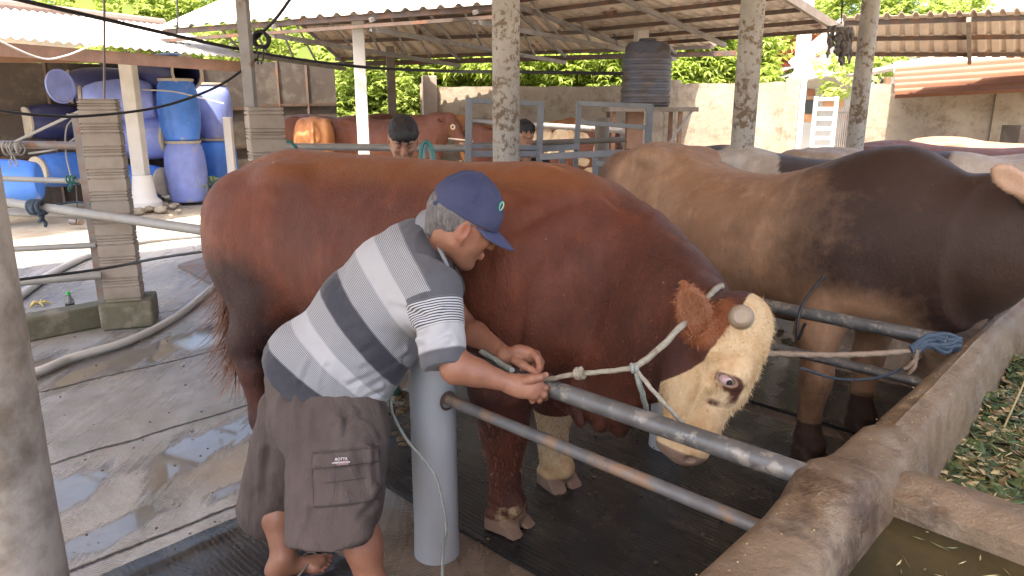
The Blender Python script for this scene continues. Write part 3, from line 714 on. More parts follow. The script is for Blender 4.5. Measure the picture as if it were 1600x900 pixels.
lying(130, 190, 12.7, A(-.6, -.8, 0), M['drum3'], 'pale ringed drum end just above the brick pillar top', 1.0)
lying(135, 262, 12.2, A(-.4, -.9, 0), M['drum1'], 'blue drum seen through the pipes left of the brick pillar', .95)
lying(62, 283, 10.2, A(-.9, -.3, 0), M['drum1'], 'rounded bright blue drum on the ground at the far left', 1.1)
q = Wy(92, 135, 12.0); g = MB(); g.lathe([(.0, 0), (.24, .0), (.27, .015), (.27, .05), (.25, .05), (.24, .03), (0, .03)], (0, 0, 0), n=32, caps=False)
o = g.build('round_disc', M['drum2'], base=q, local=True); o.rotation_euler = (R(88), 0, R(74)); tag(o, 'round bluish drum lid standing upright on the drums', 'lid')
a = Wy(365, 290, 13.6); g = MB(); g.box((0, 0, .75), (.14, .12, 1.5)); tag(g.build('board', M['plaster'], base=(a[0], a[1], 0), local=True, bevel=.01), 'white board standing right of the stacked drums', 'board')
a = Wz(62, 306, 0); g = MB(); g.lathe([(.2, 0), (.24, .02), (.23, .07), (.16, .12), (.18, .16), (.2, .34), (.2, .38), (.16, .38), (.15, .2)], n=20)
tag(g.build('concrete_pot', WC, base=(a[0], a[1], 0), local=True), 'round concrete pot standing near the pipes at far left', 'pot')

# ------------------------------------------------------------------ boundary wall, house, gate, orange sheets
def m_bwall():
    t = NT('stained_boundary_wall'); v = t.obj()
    c = t.mix(t.ramp(t.noise(1.2, 7, .65, v), [(.35, 0), (.65, 1)]), (.27, .225, .17), (.38, .325, .25))
    z = t.xyz(v)[2]
    top = t.ramp(t.math('ADD', t.math('MULTIPLY', z, .4), t.math('MULTIPLY', t.noise(2.2, 8, .7, v), .9)), [(1.06, 0), (1.26, .8)])
    c = t.mix(t.ramp(t.noise(2.6, 9, .78, v), [(.50, 0), (.64, .75)]), c, (.17, .11, .075)); c = t.mix(t.ramp(t.noise(9, 9, .78, v), [(.55, 0), (.66, .6)]), c, (.13, .09, .065))
    c = t.mix(top, c, (.24, .15, .10))
    return t.fin(c, .9, t.bump(t.noise(14, 8, .7, v), .5, .02))
BW = m_bwall()
def bwall(pA, pB, h, label, piers=(0, .5, 1)):
    a = A(pA[0], pA[1], 0); b = A(pB[0], pB[1], 0); T = thing('boundary_wall', label, 'wall', tuple(a), 0, 'concrete boundary walls')
    g = MB(); n = 30
    d = nrm(b-a); nn = np.cross(d, A(0, 0, 1))
    top = lambda s_: h+.02*float(fnoise(A(s_*9, 0, 0), 1, 3))
    vs = []; 
    for i in range(n+1):
        p = a+(b-a)*i/n
        for (o_, z) in ((-.08, -.1), (-.08, top(i/n)), (.08, top(i/n)), (.08, -.1)): vs.append(p+nn*o_+A(0, 0, z))
    fs = [(i*4+j, i*4+4+j, i*4+4+(j+1) % 4, i*4+(j+1) % 4) for i in range(n) for j in range(4)]+[(0, 1, 2, 3), (n*4+3, n*4+2, n*4+1, n*4)]
    g.add(vs, fs); g.build('wall', BW, T, smooth=0)
    for s_ in piers:
        p = a+(b-a)*s_; g = MB(); g.box(p+A(0, 0, h/2+.02), (.26, .26, h+.1), (d, nn, A(0, 0, 1))); g.build('pier', BW, T)
    return T
wa = Wy(668, 140, 16.6); wb = Wy(1052, 138, 15.4); wc = Wy(1240, 134, 14.4)
bwall(wa, wb, 2.12, 'mottled grey wall in leaf shade behind the grey gates', (0,))
bwall(wb, wc, 2.15, 'sunlit stained wall between the water tank and the white house', (0, 1))
wd = Wy(1345, 133, 13.2); we = Wy(1800, 128, 11.9)
bwall(wd, we, 2.08, 'sunlit stained wall under the orange sheets at right', (0, .52))
OR = thing('orange_shed', 'low building with horizontal orange corrugated sheets behind the right wall', 'shed', wd*A(1, 1, 0))
o0 = W(1397, 158, 11.55); o1 = W(1800, 140, 10.5); p0 = W(1397, 114, 12.3); p1 = W(1800, 82, 11.3)
g = MB(); 
for k in (.02, .35, .7, .98): q_ = (p0*(1-k)+p1*k); g.bar(q_*A(1, 1, 0)+A(0, .35, 0), q_+A(0, .35, -.06), .08, .08, (0, 1, 0))
g.build('stanchions', M['wood'], OR)
g = MB(); corr_sheet(g, o0, o1, p0, p1, .20, .11, .005, 10); g.build('sheet', M['roof_orange'], OR)
u0 = W(1397, 98, 12.6); u1 = W(1800, 62, 11.6); g = MB(); g.grid(lambda a, b: (p0*(1-a)+p1*a)*(1-b)+(u0*(1-a)+u1*a)*b, 2, 2, (0, .02, .01)); g.build('upper_sheet', M['roof_top'], OR)
g = MB(); g.bar(W(1338, 118, 15), W(1470, 88, 16.2), .5, .06); g.build('side_eave', M['wood_grey'], OR)
g = MB(); g.box(Wy(1590, 237, 10.4)*A(1, 1, 0)+A(.1, 0, .75), (.5, .4, 1.35)); g.build('door', M['panel'], OR)
HO = thing('house', 'white house with red tiled roof, arched porch and brown windows', 'house', Wy(1290, 200, 24)*A(1, 1, 0))
h0 = Wy(1236, 200, 24); h1 = Wy(1420, 200, 22.5); dd = nrm((h1-h0)*A(1, 1, 0)); nn = np.cross(dd, A(0, 0, 1))
zt = lambda px, py, Y: float(Wy(px, py, Y)[2])
g = MB(); base0 = h0*A(1, 1, 0); wv = lambda s_, z, o_=0: base0+dd*s_+nn*o_+A(0, 0, z)
def hp(px, py): # point of the facade plane
    r = ray(px, py); t_ = ((base0-A(0, 0, CAM_H))@nn)/(r@nn); return A(0, 0, CAM_H)+r*t_
g.prism([hp(1232, 250), hp(1232, 120), hp(1305, 38), hp(1400, 100), hp(1560, 110), hp(1560, 250)], -nn*3 if (nn@A(0, 1, 0)) < 0 else nn*3); g.build('wall', mat('shaded_house_wall', (.34, .34, .34), (.28, .28, .28), 3, .8), HO, smooth=0)  # white wall coloured grey: the facade's shade is put into its base colour
back = A(0, 1, 0)
def fac(name, px0, py0, px1, py1, m, out=.03, par=HO):
    g = MB(); fr = -back*out; g.prism([hp(px0, py0)+fr, hp(px1, py0)+fr, hp(px1, py1)+fr, hp(px0, py1)+fr], back*.02+A(0, 0, 0)); return g.build(name, m, par, smooth=0)
WB = mat('brown_window_wood', (.22, .09, .05), None, 6, .6); GL = mat('dark_glass', (.06, .07, .08), None, 4, .1); SHT = mat('orange_shutter', (.42, .22, .11), None, 6, .6)
fac('window', 1261, 139, 1273, 150, WB); fac('window', 1286, 139, 1298, 150, WB); fac('window', 1303, 139, 1312, 150, WB)
f_ = fac('door', 1254, 152, 1277, 190, SHT); fac('door_glass', 1257, 156, 1273, 178, GL, .06, f_)
fac('shutter', 1286, 153, 1318, 168, SHT); fac('window_small', 1275, 84, 1280, 89, WB)
g = MB(); pts = [hp(1230, 128)-back*1.2, hp(1260, 122)-back*1.2, hp(1290, 119)-back*1.2, hp(1325, 121)-back*1.2, hp(1350, 125)-back*1.2]
g.tube(pts, .06, 8); g.build('porch_arch', M['steel_grey'], HO)
g = MB(); n = 9; g.grid(lambda a, b: hp(1230+120*a, 128-9*math.sin(math.pi*a))-back*(1.2*(1-b))+A(0, 0, .05), n, 2, (0, 0, -.04)); g.build('porch_roof', M['plaster'], HO)
# tiled roof slope
g = MB(); ra = W(1180, 118, 26); rb = W(1228, 112, 26); rc = W(1310, 36, 25.5); rdd = W(1195, 36, 29)
def tiles(a, b):
    p = (ra*(1-a)+rb*a)*(1-b)+(rdd*(1-a)+rc*a)*b; return p+A(0, -.05, .03)*(1+math.cos(a*110))+A(0, 0, .04*((b*22) % 1))
g.grid(tiles, 180, 60, (0, .05, -.06)); g.build('tile_roof', M['tile'], HO, smooth=0)
g = MB(); g.bar(hp(1230, 102)-back*.3, hp(1312, 34)-back*.3, .1, .25); g.build('verge_board', M['plaster'], HO)
g = MB(); g.bar(hp(1300, 40)-back*.3, hp(1405, 108)-back*.3, .1, .25); g.build('verge_board', M['plaster'], HO)
a = Wy(1256, 60, 17.5); g = MB(); g.box((a[0], a[1], 2.15), (.26, .24, 4.3)); tag(g.build('gate_pillar', M['plaster'], base=(a[0], a[1], 0), bevel=.02), 'tall white pillar left of the house gable', 'pillar')
a = Wy(1268, 225, 15.5); b = Wy(1300, 225, 15.5)
GT = thing('yard_gate', 'white barred yard gate before the house porch', 'gate', a*A(1, 1, 0))
g = MB(); 
for q in (a, b): g.box(q*A(1, 1, 0)+A(0, 0, .95), (.07, .05, 1.9))
g.build('frame', M['plaster'], GT)
for k in range(9):
    g = MB(); g.bar(a*A(1, 1, 0)+A(0, 0, .25+k*.2), b*A(1, 1, 0)+A(0, 0, .25+k*.2), .04, .07); g.build('bar', M['plaster'], GT)
a = Wy(1304, 225, 16.5); b = Wy(1345, 225, 16); g = MB()
for k in range(14): q = (a+(b-a)*k/13)*A(1, 1, 0); g.bar(q, q+A(0, 0, 1.7), .02, .02, (0, 1, 0))
for z in (.3, 1.6): g.bar(a*A(1, 1, 0)+A(0, 0, z), b*A(1, 1, 0)+A(0, 0, z), .03, .04)
tag(g.build('iron_fence', M['pipe_rust'], base=a*A(1, 1, 0)), 'thin iron bar fence between the white gate and the round column', 'fence')
a = Wy(1218, 225, 16.5); g = MB()
g = MB(); q0 = Wy(1190, 100, 20); g.bar(Wy(1190, 118, 22), Wy(1232, 106, 22), .8, .05); g.bar(Wy(1190, 130, 22), Wy(1232, 116, 22), .8, .05); tag(g.build('awning', M['steel_grey'], base=q0*A(1, 1, 0)), 'grey louvred awning beside the house roof', 'awning')

# ------------------------------------------------------------------ brick pillars, left pipes, thin steel post
def m_brick():
    t = NT('ribbed_block'); v = t.obj()
    c = t.mix(t.ramp(t.noise(5, 6, .6, v), [(.35, 0), (.65, 1)]), (.31, .255, .205), (.40, .345, .29))
    z = t.xyz(v)[2]; c = t.mix(t.ramp(t.math('ADD', z, t.math('MULTIPLY', t.noise(6, 5, .6, v), .4)), [(.28, .8), (.5, 0)]), c, (.15, .14, .085))
    return t.fin(c, .85, t.bump(t.noise(30, 7, .7, v), .5, .01))
BR = m_brick()
def ribbed_pillar(base, wid, h, rz, label, plinth=True):
    T = thing('block_pillar', label, 'pillar', tuple(base), rz, 'ribbed block pillars')
    g = MB(); z = .2 if plinth else 0; hb = .165
    prof = []; 
    while z < h-.01:
        for (dz, o_) in ((0, -.012), (.008, 0), (.018, 0), (.022, -.01), (.028, -.01), (.032, 0), (hb-.05, 0), (hb-.046, -.01), (hb-.04, -.01), (hb-.036, 0), (hb-.02, 0), (hb-.016, -.01), (hb-.012, -.01), (hb-.009, 0), (hb-.002, -.004)):
            if z+dz < h: prof.append((o_, z+dz))
        z += hb
    prof.append((0, h)); vs = []; fs = []
    for (o_, zz) in prof:
        s_ = wid/2+o_; vs += [(-s_, -s_*.92, zz), (s_, -s_*.92, zz), (s_, s_*.92, zz), (-s_, s_*.92, zz)]
    for i in range(len(prof)-1):
        for j in range(4): fs.append((i*4+j, i*4+(j+1) % 4, i*4+4+(j+1) % 4, i*4+4+j))
    fs += [(3, 2, 1, 0), tuple(len(vs)-4+j for j in range(4))]
    g.add(vs, fs); g.build('blocks', BR, T, local=True, smooth=0)
    if plinth: g = MB(); g.box((.02, 0, .105), (wid+.12, wid+.12, .21)); g.build('plinth', M['plinth'], T, local=True, bevel=.02)
    return T
M['plinth'] = mat('mossy_plinth', (.15, .135, .09), (.09, .09, .055), 5, .8, .6, 22, stain=(.22, .19, .14), sscale=5)
pb = Wz(193, 512); ribbed_pillar((pb[0]-.02, pb[1]+.12, 0), .25, 1.72, R(20), 'tall ribbed block pillar on a mossy plinth at left')
pb2 = Wy(412, 175, 5.3); ribbed_pillar((pb2[0], pb2[1], 0), .24, 1.66, R(28), 'ribbed block pillar rising behind the rump of the bull', False)
g = MB(); a = A(pb2[0]-.1, pb2[1]+.04, 0); g.bar(a+A(0, 0, 1.0), a+A(0, 0, 3.5), .075, .075, (0, 1, 0)); tag(g.build('steel_post', M['steel_grey'], base=a+A(0, 0, 1.0), bevel=.004), 'thin grey steel post standing on the pillar behind the bull', 'post')
# low kerb left of the pillar
kb = Wz(60, 545); ke = Wz(170, 512)
g = MB(); g.bar(kb+A(-.5, .15, .085)+(kb-ke)*.9, ke+A(-.08, .12, .085), .2, .18); tag(g.build('kerb', M['plinth'], base=kb, bevel=.02), 'low mossy concrete kerb left of the block pillar', 'kerb')
# steel flat upright in front of the pillar and the pipes fixed to it
pl = A(pb[0]-.16, pb[1]+.05, 0)
FE = thing('pipe_fence', 'fence of four horizontal grey pipes fixed to the left of the block pillar', 'fence', tuple(pl))
g = MB(); g.bar(pl+A(0, 0, .2), pl+A(0, 0, 1.62), .03, .06, (1, 0, 0)); g.build('upright', M['pipe_rust'], FE)
def pipe_to(px0, py0, px1, py1, t1, t0, r, m, nm='pipe'):
    g = MB(); a = W(px0, py0, t0); b = W(px1, py1, t1); a[2] = b[2]; g.tube([a, b], r, 14); return g.build(nm, m, FE)
tb = 5.45
pipe_to(-60, 230, 140, 228, tb, tb+.4, .03, M['pipe_rust']); pipe_to(-60, 287, 142, 284, tb, tb+.4, .022, M['pipe_light'])
pipe_to(-60, 398, 150, 383, tb-.05, tb-.3, .022, M['pipe_light']); pipe_to(-60, 452, 158, 430, tb-.05, tb-.4, .03, M['pipe_light']); pipe_to(-60, 338, 145, 338, tb, tb+.3, .025, M['pipe_light'])
g = MB(); g.tube([W(-70, 305, 5.6), W(180, 340, 5.05), W(345, 364, 4.6)], .034, 16)
tag(g.build('rail', M['pipe_light'], base=W(180, 330, 5)), 'pale sloping pipe tied at left and running to the rump of the bull', 'rail')
g = MB(); g.bar(W(22, 222, 5.6), W(133, 170, 5.45), .018, .018); tag(g.build('steel_rod', M['pipe_light'], base=W(22, 222, 5.6)), 'thin slanting rod from the pipe knot to the pillar top', 'rod')
def knot(c, r, m, label, rs=.012, loops=5, seed=1, ax=(1, 0, 0), stretch=1.0, tails=2, cat='rope knot', nm='rope_knot'):
    rnd = random.Random(seed); X = nrm(ax); Y = nrm(np.cross(A(0, 0, 1), X)); Z = np.cross(X, Y); g = MB(); pts = []
    for i in range(loops*10):
        a = i/10*2*math.pi; off = (i/(loops*10)-.5)*r*2.0*stretch
        pts.append(c+X*(off+.25*r*math.sin(a*.37+seed))+(Y*math.cos(a)+Z*math.sin(a))*(r*(.85+.22*rnd.random())))
    g.tube(smooth_curve(pts, 2), rs, 8)
    for k in range(tails):
        e = [c+A(rnd.uniform(-.3, .3)*r, rnd.uniform(-.5, .2)*r, -r*.6)]
        for j in range(4): e.append(e[-1]+A(rnd.uniform(-.5, .5)*r, rnd.uniform(-.3, .3)*r, -r*rnd.uniform(.3, .8)))
        g.tube(smooth_curve(e, 4), rs*.8, 7)
    return tag(g.build(nm, m, base=c), label, cat)
knot(W(58, 324, 5.25), .045, M['rope_blue'], 'blue cloth rope knot tying the pale sloping pipe', .016, 5, 3, A(1, -.3, 0))
g = MB(); g.tube(smooth_curve([W(60, 338, 5.2), W(85, 322, 5.3), W(120, 316, 5.4), W(158, 322, 5.35)], 6), .009, 7); tag(g.build('rope', M['rope_blue'], base=W(100, 322, 5.3)), 'short blue rope running from the knot to the block pillar', 'rope')
knot(W(112, 281, 5.45), .03, M['hose_teal'], 'small green tie on the second pipe', .007, 4, 5)
knot(W(20, 232, 5.55), .05, M['whitewire'], 'tangle of pale string on the top pipe at far left', .005, 7, 7, A(1, 0, 0), 1.4, 4)
def wire(pts, r, m, label, cat='cable', nm='cable', n=7, base=None):
    g = MB(); g.tube(smooth_curve(pts, 10), r, n); return tag(g.build(nm, m, base=pts[0] if base is None else base), label, cat)
wire([W(-40, 168, 4.0), W(60, 180, 4.2), W(140, 181, 4.5), W(250, 167, 4.9), W(340, 135, 5.2), W(402, 92, 5.4)], .009, M['blackwire'], 'black cable sagging in front of the blue drums')
wire([W(-60, -22, 3.6), W(120, 20, 4.2), W(395, 81, 5.4), W(560, 104, 6.2), W(700, 111, 6.2), W(800, 112, 5.6), W(975, 115, 5.2)], .013, M['blackwire'], 'thick black cable from the top left across the steel post to the water tank')
wire([W(455, -4, 5.2), W(430, 30, 5.3), W(398, 62, 5.4)], .012, M['blackwire'], 'short dark cable rising from the steel post to the roof')
wire([W(-20, 55, 8), W(60, 90, 8.4), W(100, 88, 8.7), W(146, 70, 9)], .012, M['whitewire'], 'white cable slung under the shed eave')
wire([W(222, 140, 12), W(270, 143, 11.8), W(310, 152, 11.6), W(350, 162, 11.5)], .012, M['whitewire'], 'white string tied round the stacked drums')
wire([W(276, -10, 8), W(278, 30, 8), W(275, 52, 8)], .01, M['blackwire'], 'black wire end hanging over the shed roof')
wire([W(105, 178, 5.6), W(125, 195, 5.6), W(118, 215, 5.6), W(90, 232, 5.6), W(45, 240, 5.6)], .008, M['whitewire'], 'white wire looping over the top pipe left of the pillar')
wire([W(112, 280, 5.5), W(103, 240, 5.6), W(104, 200, 5.6), W(118, 182, 5.6)], .006, M['whitewire'], 'thin string hanging from the wire loop to the green tie')
wire([W(119, 290, 5.5), W(121, 330, 5.5), W(118, 352, 5.5)], .005, M['wood_grey'], 'brown string hanging below the green tie')
wire([W(30, 437, 4.6), W(160, 420, 5.0), W(250, 403, 5.1), W(340, 390, 5.0)], .010, M['blackwire'], 'thin dark rope stretched from the left past the pillar to the bull')
wire([W(163, -10, 7), W(163, 100, 7), W(163, 160, 7)], .011, M['pipe_rust'], 'thin upright rod seen against the lying drums', 'rod', 'steel_rod')
knot(W(408, 62, 5.35), .06, M['blackwire'], 'coil of black cable hung on the steel post', .008, 6, 9, A(0, 1, 0), .4, 2, 'cable coil', 'cable_coil')
# white hose on the floor
hp_ = [Wz(45, 585, .034), Wz(110, 560, .034), Wz(200, 533, .034), Wz(270, 498, .034), Wz(322, 458, .034), Wz(350, 435, .034), Wz(400, 425, .034), Wz(520, 425, .034)]
wire([Wz(-160, 640, .034)]+hp_, .029, M['hose_white'], 'thick white plastic hose curving over the wet floor to the bull', 'hose', 'hose', 16, base=hp_[1])
wire([Wz(20, 470, .034), Wz(85, 425, .034), Wz(150, 395, .034), Wz(215, 378, .034), Wz(280, 370, .034), Wz(420, 358, .034)], .036, M['hose_white'], 'thick white plastic hose lying behind the block pillar', 'hose', 'hose', 16)
# bottle, banana peels, short pipe end
bp = Wz(111, 487); BO = thing('bottle', 'small clear bottle with green cap and dark liquid near the pillar foot', 'bottle', tuple(bp))
g = MB(); g.lathe([(.0, 0), (.033, 0), (.035, .01), (.035, .09), (.03, .11), (.015, .135), (.013, .15)], n=18); g.build('body', mat('bottle_plastic', (.35, .37, .36), None, 4, .1, Transmission_Weight=.6), BO, local=True)
g = MB(); g.lathe([(.031, .003), (.034, .006), (.0345, .075), (.0, .075)], n=18); 
for i, v_ in enumerate(g.v): g.v[i] = (v_[0]*1.03, v_[1]*1.03, v_[2])
g.build('liquid', mat('dark_liquid', (.012, .010, .010), None, 4, .15), BO, local=True)
g = MB(); g.lathe([(.016, .148), (.016, .172), (.0, .172)], n=14); g.build('cap', mat('green_cap', (.05, .50, .08), None, 4, .4), BO, local=True)
def peel(c, s_, label, col):
    g = MB()
    for k in range(5):
        a = k*1.3+.4; d = A(math.cos(a), math.sin(a), 0)
        g.tube([c+A(0, 0, .02), c+d*s_*.5+A(0, 0, .035), c+d*s_+A(0, 0, .008)], [.012, .014, .003], 6)
    return tag(g.build('peel', col, base=c), label, 'fruit peel')
YL = mat('banana_peel', (.55, .43, .12), (.40, .33, .14), 12, .6)
peel(Wz(62, 478), .09, 'yellow banana peel on the floor far left by the kerb', YL)
peel(Wz(128, 484), .07, 'green leaf scraps beside the bottle', S[2])
a = Wz(122, 352); g = MB(); g.tube([a+A(-.12, .05, .05), a+A(.06, -.02, .05)], .05, 16); tag(g.build('pipe_offcut', M['pipe_rust'], base=a), 'short rusty pipe offcut lying behind the pipes', 'pipe')

# ------------------------------------------------------------------ steel gates, tank, rails at the back
def tube_gate(label, bars, w_=.05, group='grey tubular steel gates', base=None):
    T = thing('steel_gate', label, 'gate', tuple(base*A(1, 1, 0)), 0, group)
    for (a, b, ww) in bars:
        d = b-a; up = A(0, 1, .1) if abs(d[2]) > np.linalg.norm(d)*.7 else A(0, 0, 1)
        g = MB(); g.bar(a, b, ww, ww, up); g.build('upright' if abs(d[2]) > np.linalg.norm(d)*.7 else 'crossbar', M['gate'], T, bevel=.003)
    return T
G1 = lambda x, y: Wy(x, y, 6.0+ (x-730)*.0028)
tube_gate('grey tube gate around the round column and the young man', [(G1(730, 157), G1(850, 162), .042), (G1(733, 153), G1(731, 300), .055), (G1(845, 160), G1(841, 300), .055), (G1(730, 240), G1(845, 240), .05), (G1(730, 228), G1(845, 231), .04)], base=G1(790, 300))
G2 = lambda x, y: Wy(x, y, 6.6-(x-900)*.003)
tube_gate('grey tube gate in front of the water tank stand', [(G2(903, 161), G2(1018, 166), .042), (G2(905, 160), G2(897, 300), .045), (G2(1016, 164), G2(1008, 300), .05), (G2(903, 191), G2(1012, 199), .036)], base=G2(960, 300))
G3 = lambda x, y: Wy(x, y, 5.9-(x-900)*.002)
tube_gate('low grey tube gate frame between the gates and the tan bull', [(G3(845, 245), G3(985, 238), .05), (G3(932, 255), G3(992, 260), .04), (G3(930, 240), G3(930, 300), .045), (G3(992, 236), G3(992, 300), .045), (G3(960, 240), G3(958, 280), .035)], base=G3(920, 300))
G4 = lambda x, y: Wy(x, y, 6.5)
tube_gate('grey gate panel with two crossbars right of the young man', [(G4(818, 235), G4(905, 229), .05), (G4(820, 233), G4(820, 300), .05), (G4(878, 232), G4(878, 300), .05)], base=G4(860, 300))
def rail_(a, b, r, m, label): g = MB(); g.tube([a, b], r, 12); return tag(g.build('rail', m, base=(a+b)/2), label, 'rail', 'rails of the far pens')
rail_(Wy(440, 229, 6.3), Wy(735, 232, 6.3), .03, M['pipe_light'], 'long pale rail behind the hump of the bull and the bent man')
rail_(Wy(735, 228, 6.6), Wy(975, 218, 7.4), .028, M['wood_grey'], 'brownish rail behind the gate by the spotted cow')
rail_(Wy(690, 186, 13), Wy(975, 204, 11), .045, M['steel_grey'], 'thin dark rail crossing before the boundary wall')
rail_(Wy(700, 218, 12), Wy(740, 221, 12), .03, M['steel_dark'], 'short rail end by the head of the long red brown cow')
wire([W(437, 238, 5.6), W(440, 225, 5.6), W(452, 221, 5.6), W(464, 232, 5.6)], .012, M['hose_teal'], 'green hose loop over the block pillar rail', 'hose', 'hose')
a = Wy(941, 200, 8.6); g = MB(); g.lathe([(.09, 0), (.085, 1.55)], (0, 0, 0), n=14); tag(g.build('post', M['wood_grey'], base=(a[0], a[1], 0), local=True), 'round weathered post behind the middle gate', 'post')
WT = thing('water_tank', 'ribbed dark brown and blue water tank on a stand', 'water tank', Wy(1007, 200, 12.0)*A(1, 1, 0)); tc = Wy(1008, 165, 12.0)
g = MB(); prof = [(.0, 0), (.36, 0), (.385, .03)]; z = .05
while z < .72: prof += [(.385, z), (.40, z+.02), (.40, z+.055), (.385, z+.07)]; z += .09
prof += [(.38, .78), (.36, .81), (.35, .93), (.30, .99), (.14, 1.01), (.14, 1.05), (0, 1.05)]
g.lathe(prof, tc*A(1, 1, 0)+A(0, 0, tc[2]-.02), n=48, caps=False)
def m_tank():
    t = NT('tank_plastic'); v = t.obj(); z = t.xyz(v)[2]
    wv_ = t.n('ShaderNodeTexWave', wave_type='BANDS', bands_direction='Z', wave_profile='SAW'); t.l(v, wv_.inputs['Vector']); wv_.inputs['Scale'].default_value = 2; wv_.inputs['Distortion'].default_value = 3.5; wv_.inputs['Detail'].default_value = 0; wv_.inputs['Detail Scale'].default_value = 2
    c = t.mix(t.ramp(wv_.outputs['Fac'], [(.3, 0), (.8, 1)]), (.060, .045, .038), (.12, .095, .085))
    c = t.mix(t.ramp(t.noise(2.5, 5, .6, v), [(.42, 0), (.6, 1)]), c, (.075, .080, .10))
    return t.fin(c, .5)
g.build('tank', m_tank(), WT)
g = MB(); zc_ = tc[2]-.06; X0 = tc[0]; Y0 = tc[1]; g.box((X0+.06, Y0, zc_), (1.4, .9, .07)); g.build('platform', M['wood_grey'], WT, bevel=.005)
for (dx, dy) in ((-.55, -.35), (.5, -.35), (-.55, .35), (.5, .35)):
    g = MB(); g.bar(A(X0+dx, Y0+dy, 0), A(X0+dx, Y0+dy, zc_), .06, .06, (0, 1, 0)); g.build('leg', M['wood'], WT)
g = MB(); g.box((X0-.18, Y0-.1, zc_/2), (.26, .22, zc_)); g.build('stand_trunk', M['wood'], WT)
g = MB(); g.bar(A(X0+.2, Y0-.38, .9), A(X0+.68, Y0-.38, zc_), .03, .03); g.build('brace', M['steel_grey'], WT)
wire([Wy(1055, 168, 11.8), Wy(1056, 120, 11.8), Wy(1060, 225, 11.8)][0:1]+[Wy(1054, 200, 11.8), Wy(1051, 240, 11.8)], .012, M['whitewire'], 'thin white pipe beside the water tank')
# hanging bunch of grey strips
HG = thing('hanging_strips', 'ragged bunch of weathered grey strips hanging on a wire beside the peeling column', 'hanging strips', tuple(W(1312, 45, 6.3)))
rnd = random.Random(4); HM = mat('weathered_grey_bark', (.16, .135, .12), (.07, .06, .055), 14, .8, .8, 50, stain=(.30, .27, .25), sscale=12, samt=(.5, .6))
t_ = 6.3
for (x0, y0, x1, y1, wd_) in ((1296, 42, 1293, 90, .022), (1302, 42, 1297, 74, .03), (1309, 42, 1308, 86, .035), (1314, 44, 1312, 102, .035), (1320, 42, 1317, 100, .04), (1326, 42, 1325, 92, .03), (1331, 42, 1327, 100, .026)):
    g = MB(); a = W(x0, y0, t_+rnd.uniform(-.06, .06)); b = W(x1, y1, t_+rnd.uniform(-.08, .08)); pts = [a+(b-a)*k/5+A(rnd.uniform(-.012, .012), rnd.uniform(-.02, .02), 0) for k in range(6)]
    g.tube(smooth_curve(pts, 3), [wd_*(.75+.35*math.sin(k*.9+x0)) if k < 14 else wd_*.4 for k in range(16)], 9); g.build('strip', HM, HG)
g = MB(); g.tube([W(1317, -20, 6.3), W(1314, 42, 6.3)], .006, 6); g.build('wire', M['blackwire'], HG)
g = MB(); g.lathe([(0, 0), (.03, .005), (.02, .03), (0, .035)], W(1312, 43, 6.2), n=12, caps=False); g.build('hook_plate', M['plaster'], HG)

# ------------------------------------------------------------------ trees
def m_leaf(name, c1, c2, tr=.55):
    t = NT(name); inf = t.n('ShaderNodeObjectInfo'); at = t.n('ShaderNodeNewGeometry')
    c = t.mix(at.outputs['Random Per Island'], c1, c2); t.fin(c, .5)
    tl = t.n('ShaderNodeBsdfTranslucent'); t.l(t.mix(.4, c, (.30, .42, .05)), tl.inputs[0]); mx = t.n('ShaderNodeMixShader'); mx.inputs[0].default_value = tr
    t.l(t.b.outputs[0], mx.inputs[1]); t.l(tl.outputs[0], mx.inputs[2]); t.l(mx.outputs[0], t.out.inputs[0]); return t.m
LM = [m_leaf('mango_leaf', (.20, .28, .04), (.40, .46, .10)), m_leaf('light_leaf', (.28, .36, .07), (.44, .50, .16)), m_leaf('dark_leaf', (.05, .09, .03), (.09, .14, .04))]
BK = mat('bark', (.16, .12, .09), (.10, .08, .06), 8, .9, .6, 30)
def leafs(g_v, g_f, c, n, ll, lw, rnd, up):
    ax0 = rnd.uniform(0, 6.28)
    for k in range(n):
        a = ax0+k*6.28/n+rnd.uniform(-.25, .25); tilt = rnd.uniform(-.75, .35)
        d = A(math.cos(a)*math.cos(tilt), math.sin(a)*math.cos(tilt), math.sin(tilt)); s_ = nrm(np.cross(d, A(0, 0, 1)+A(rnd.uniform(-.5, .5), rnd.uniform(-.5, .5), 0)))
        L_ = ll*.78*rnd.uniform(.7, 1.2); w_ = lw*.8*rnd.uniform(.8, 1.2); dn = A(0, 0, -L_*.22); i0 = len(g_v)
        g_v += [c, c+d*L_*.5+s_*w_, c+d*L_+dn, c+d*L_*.5-s_*w_]; g_f.append((i0, i0+1, i0+2, i0+3))
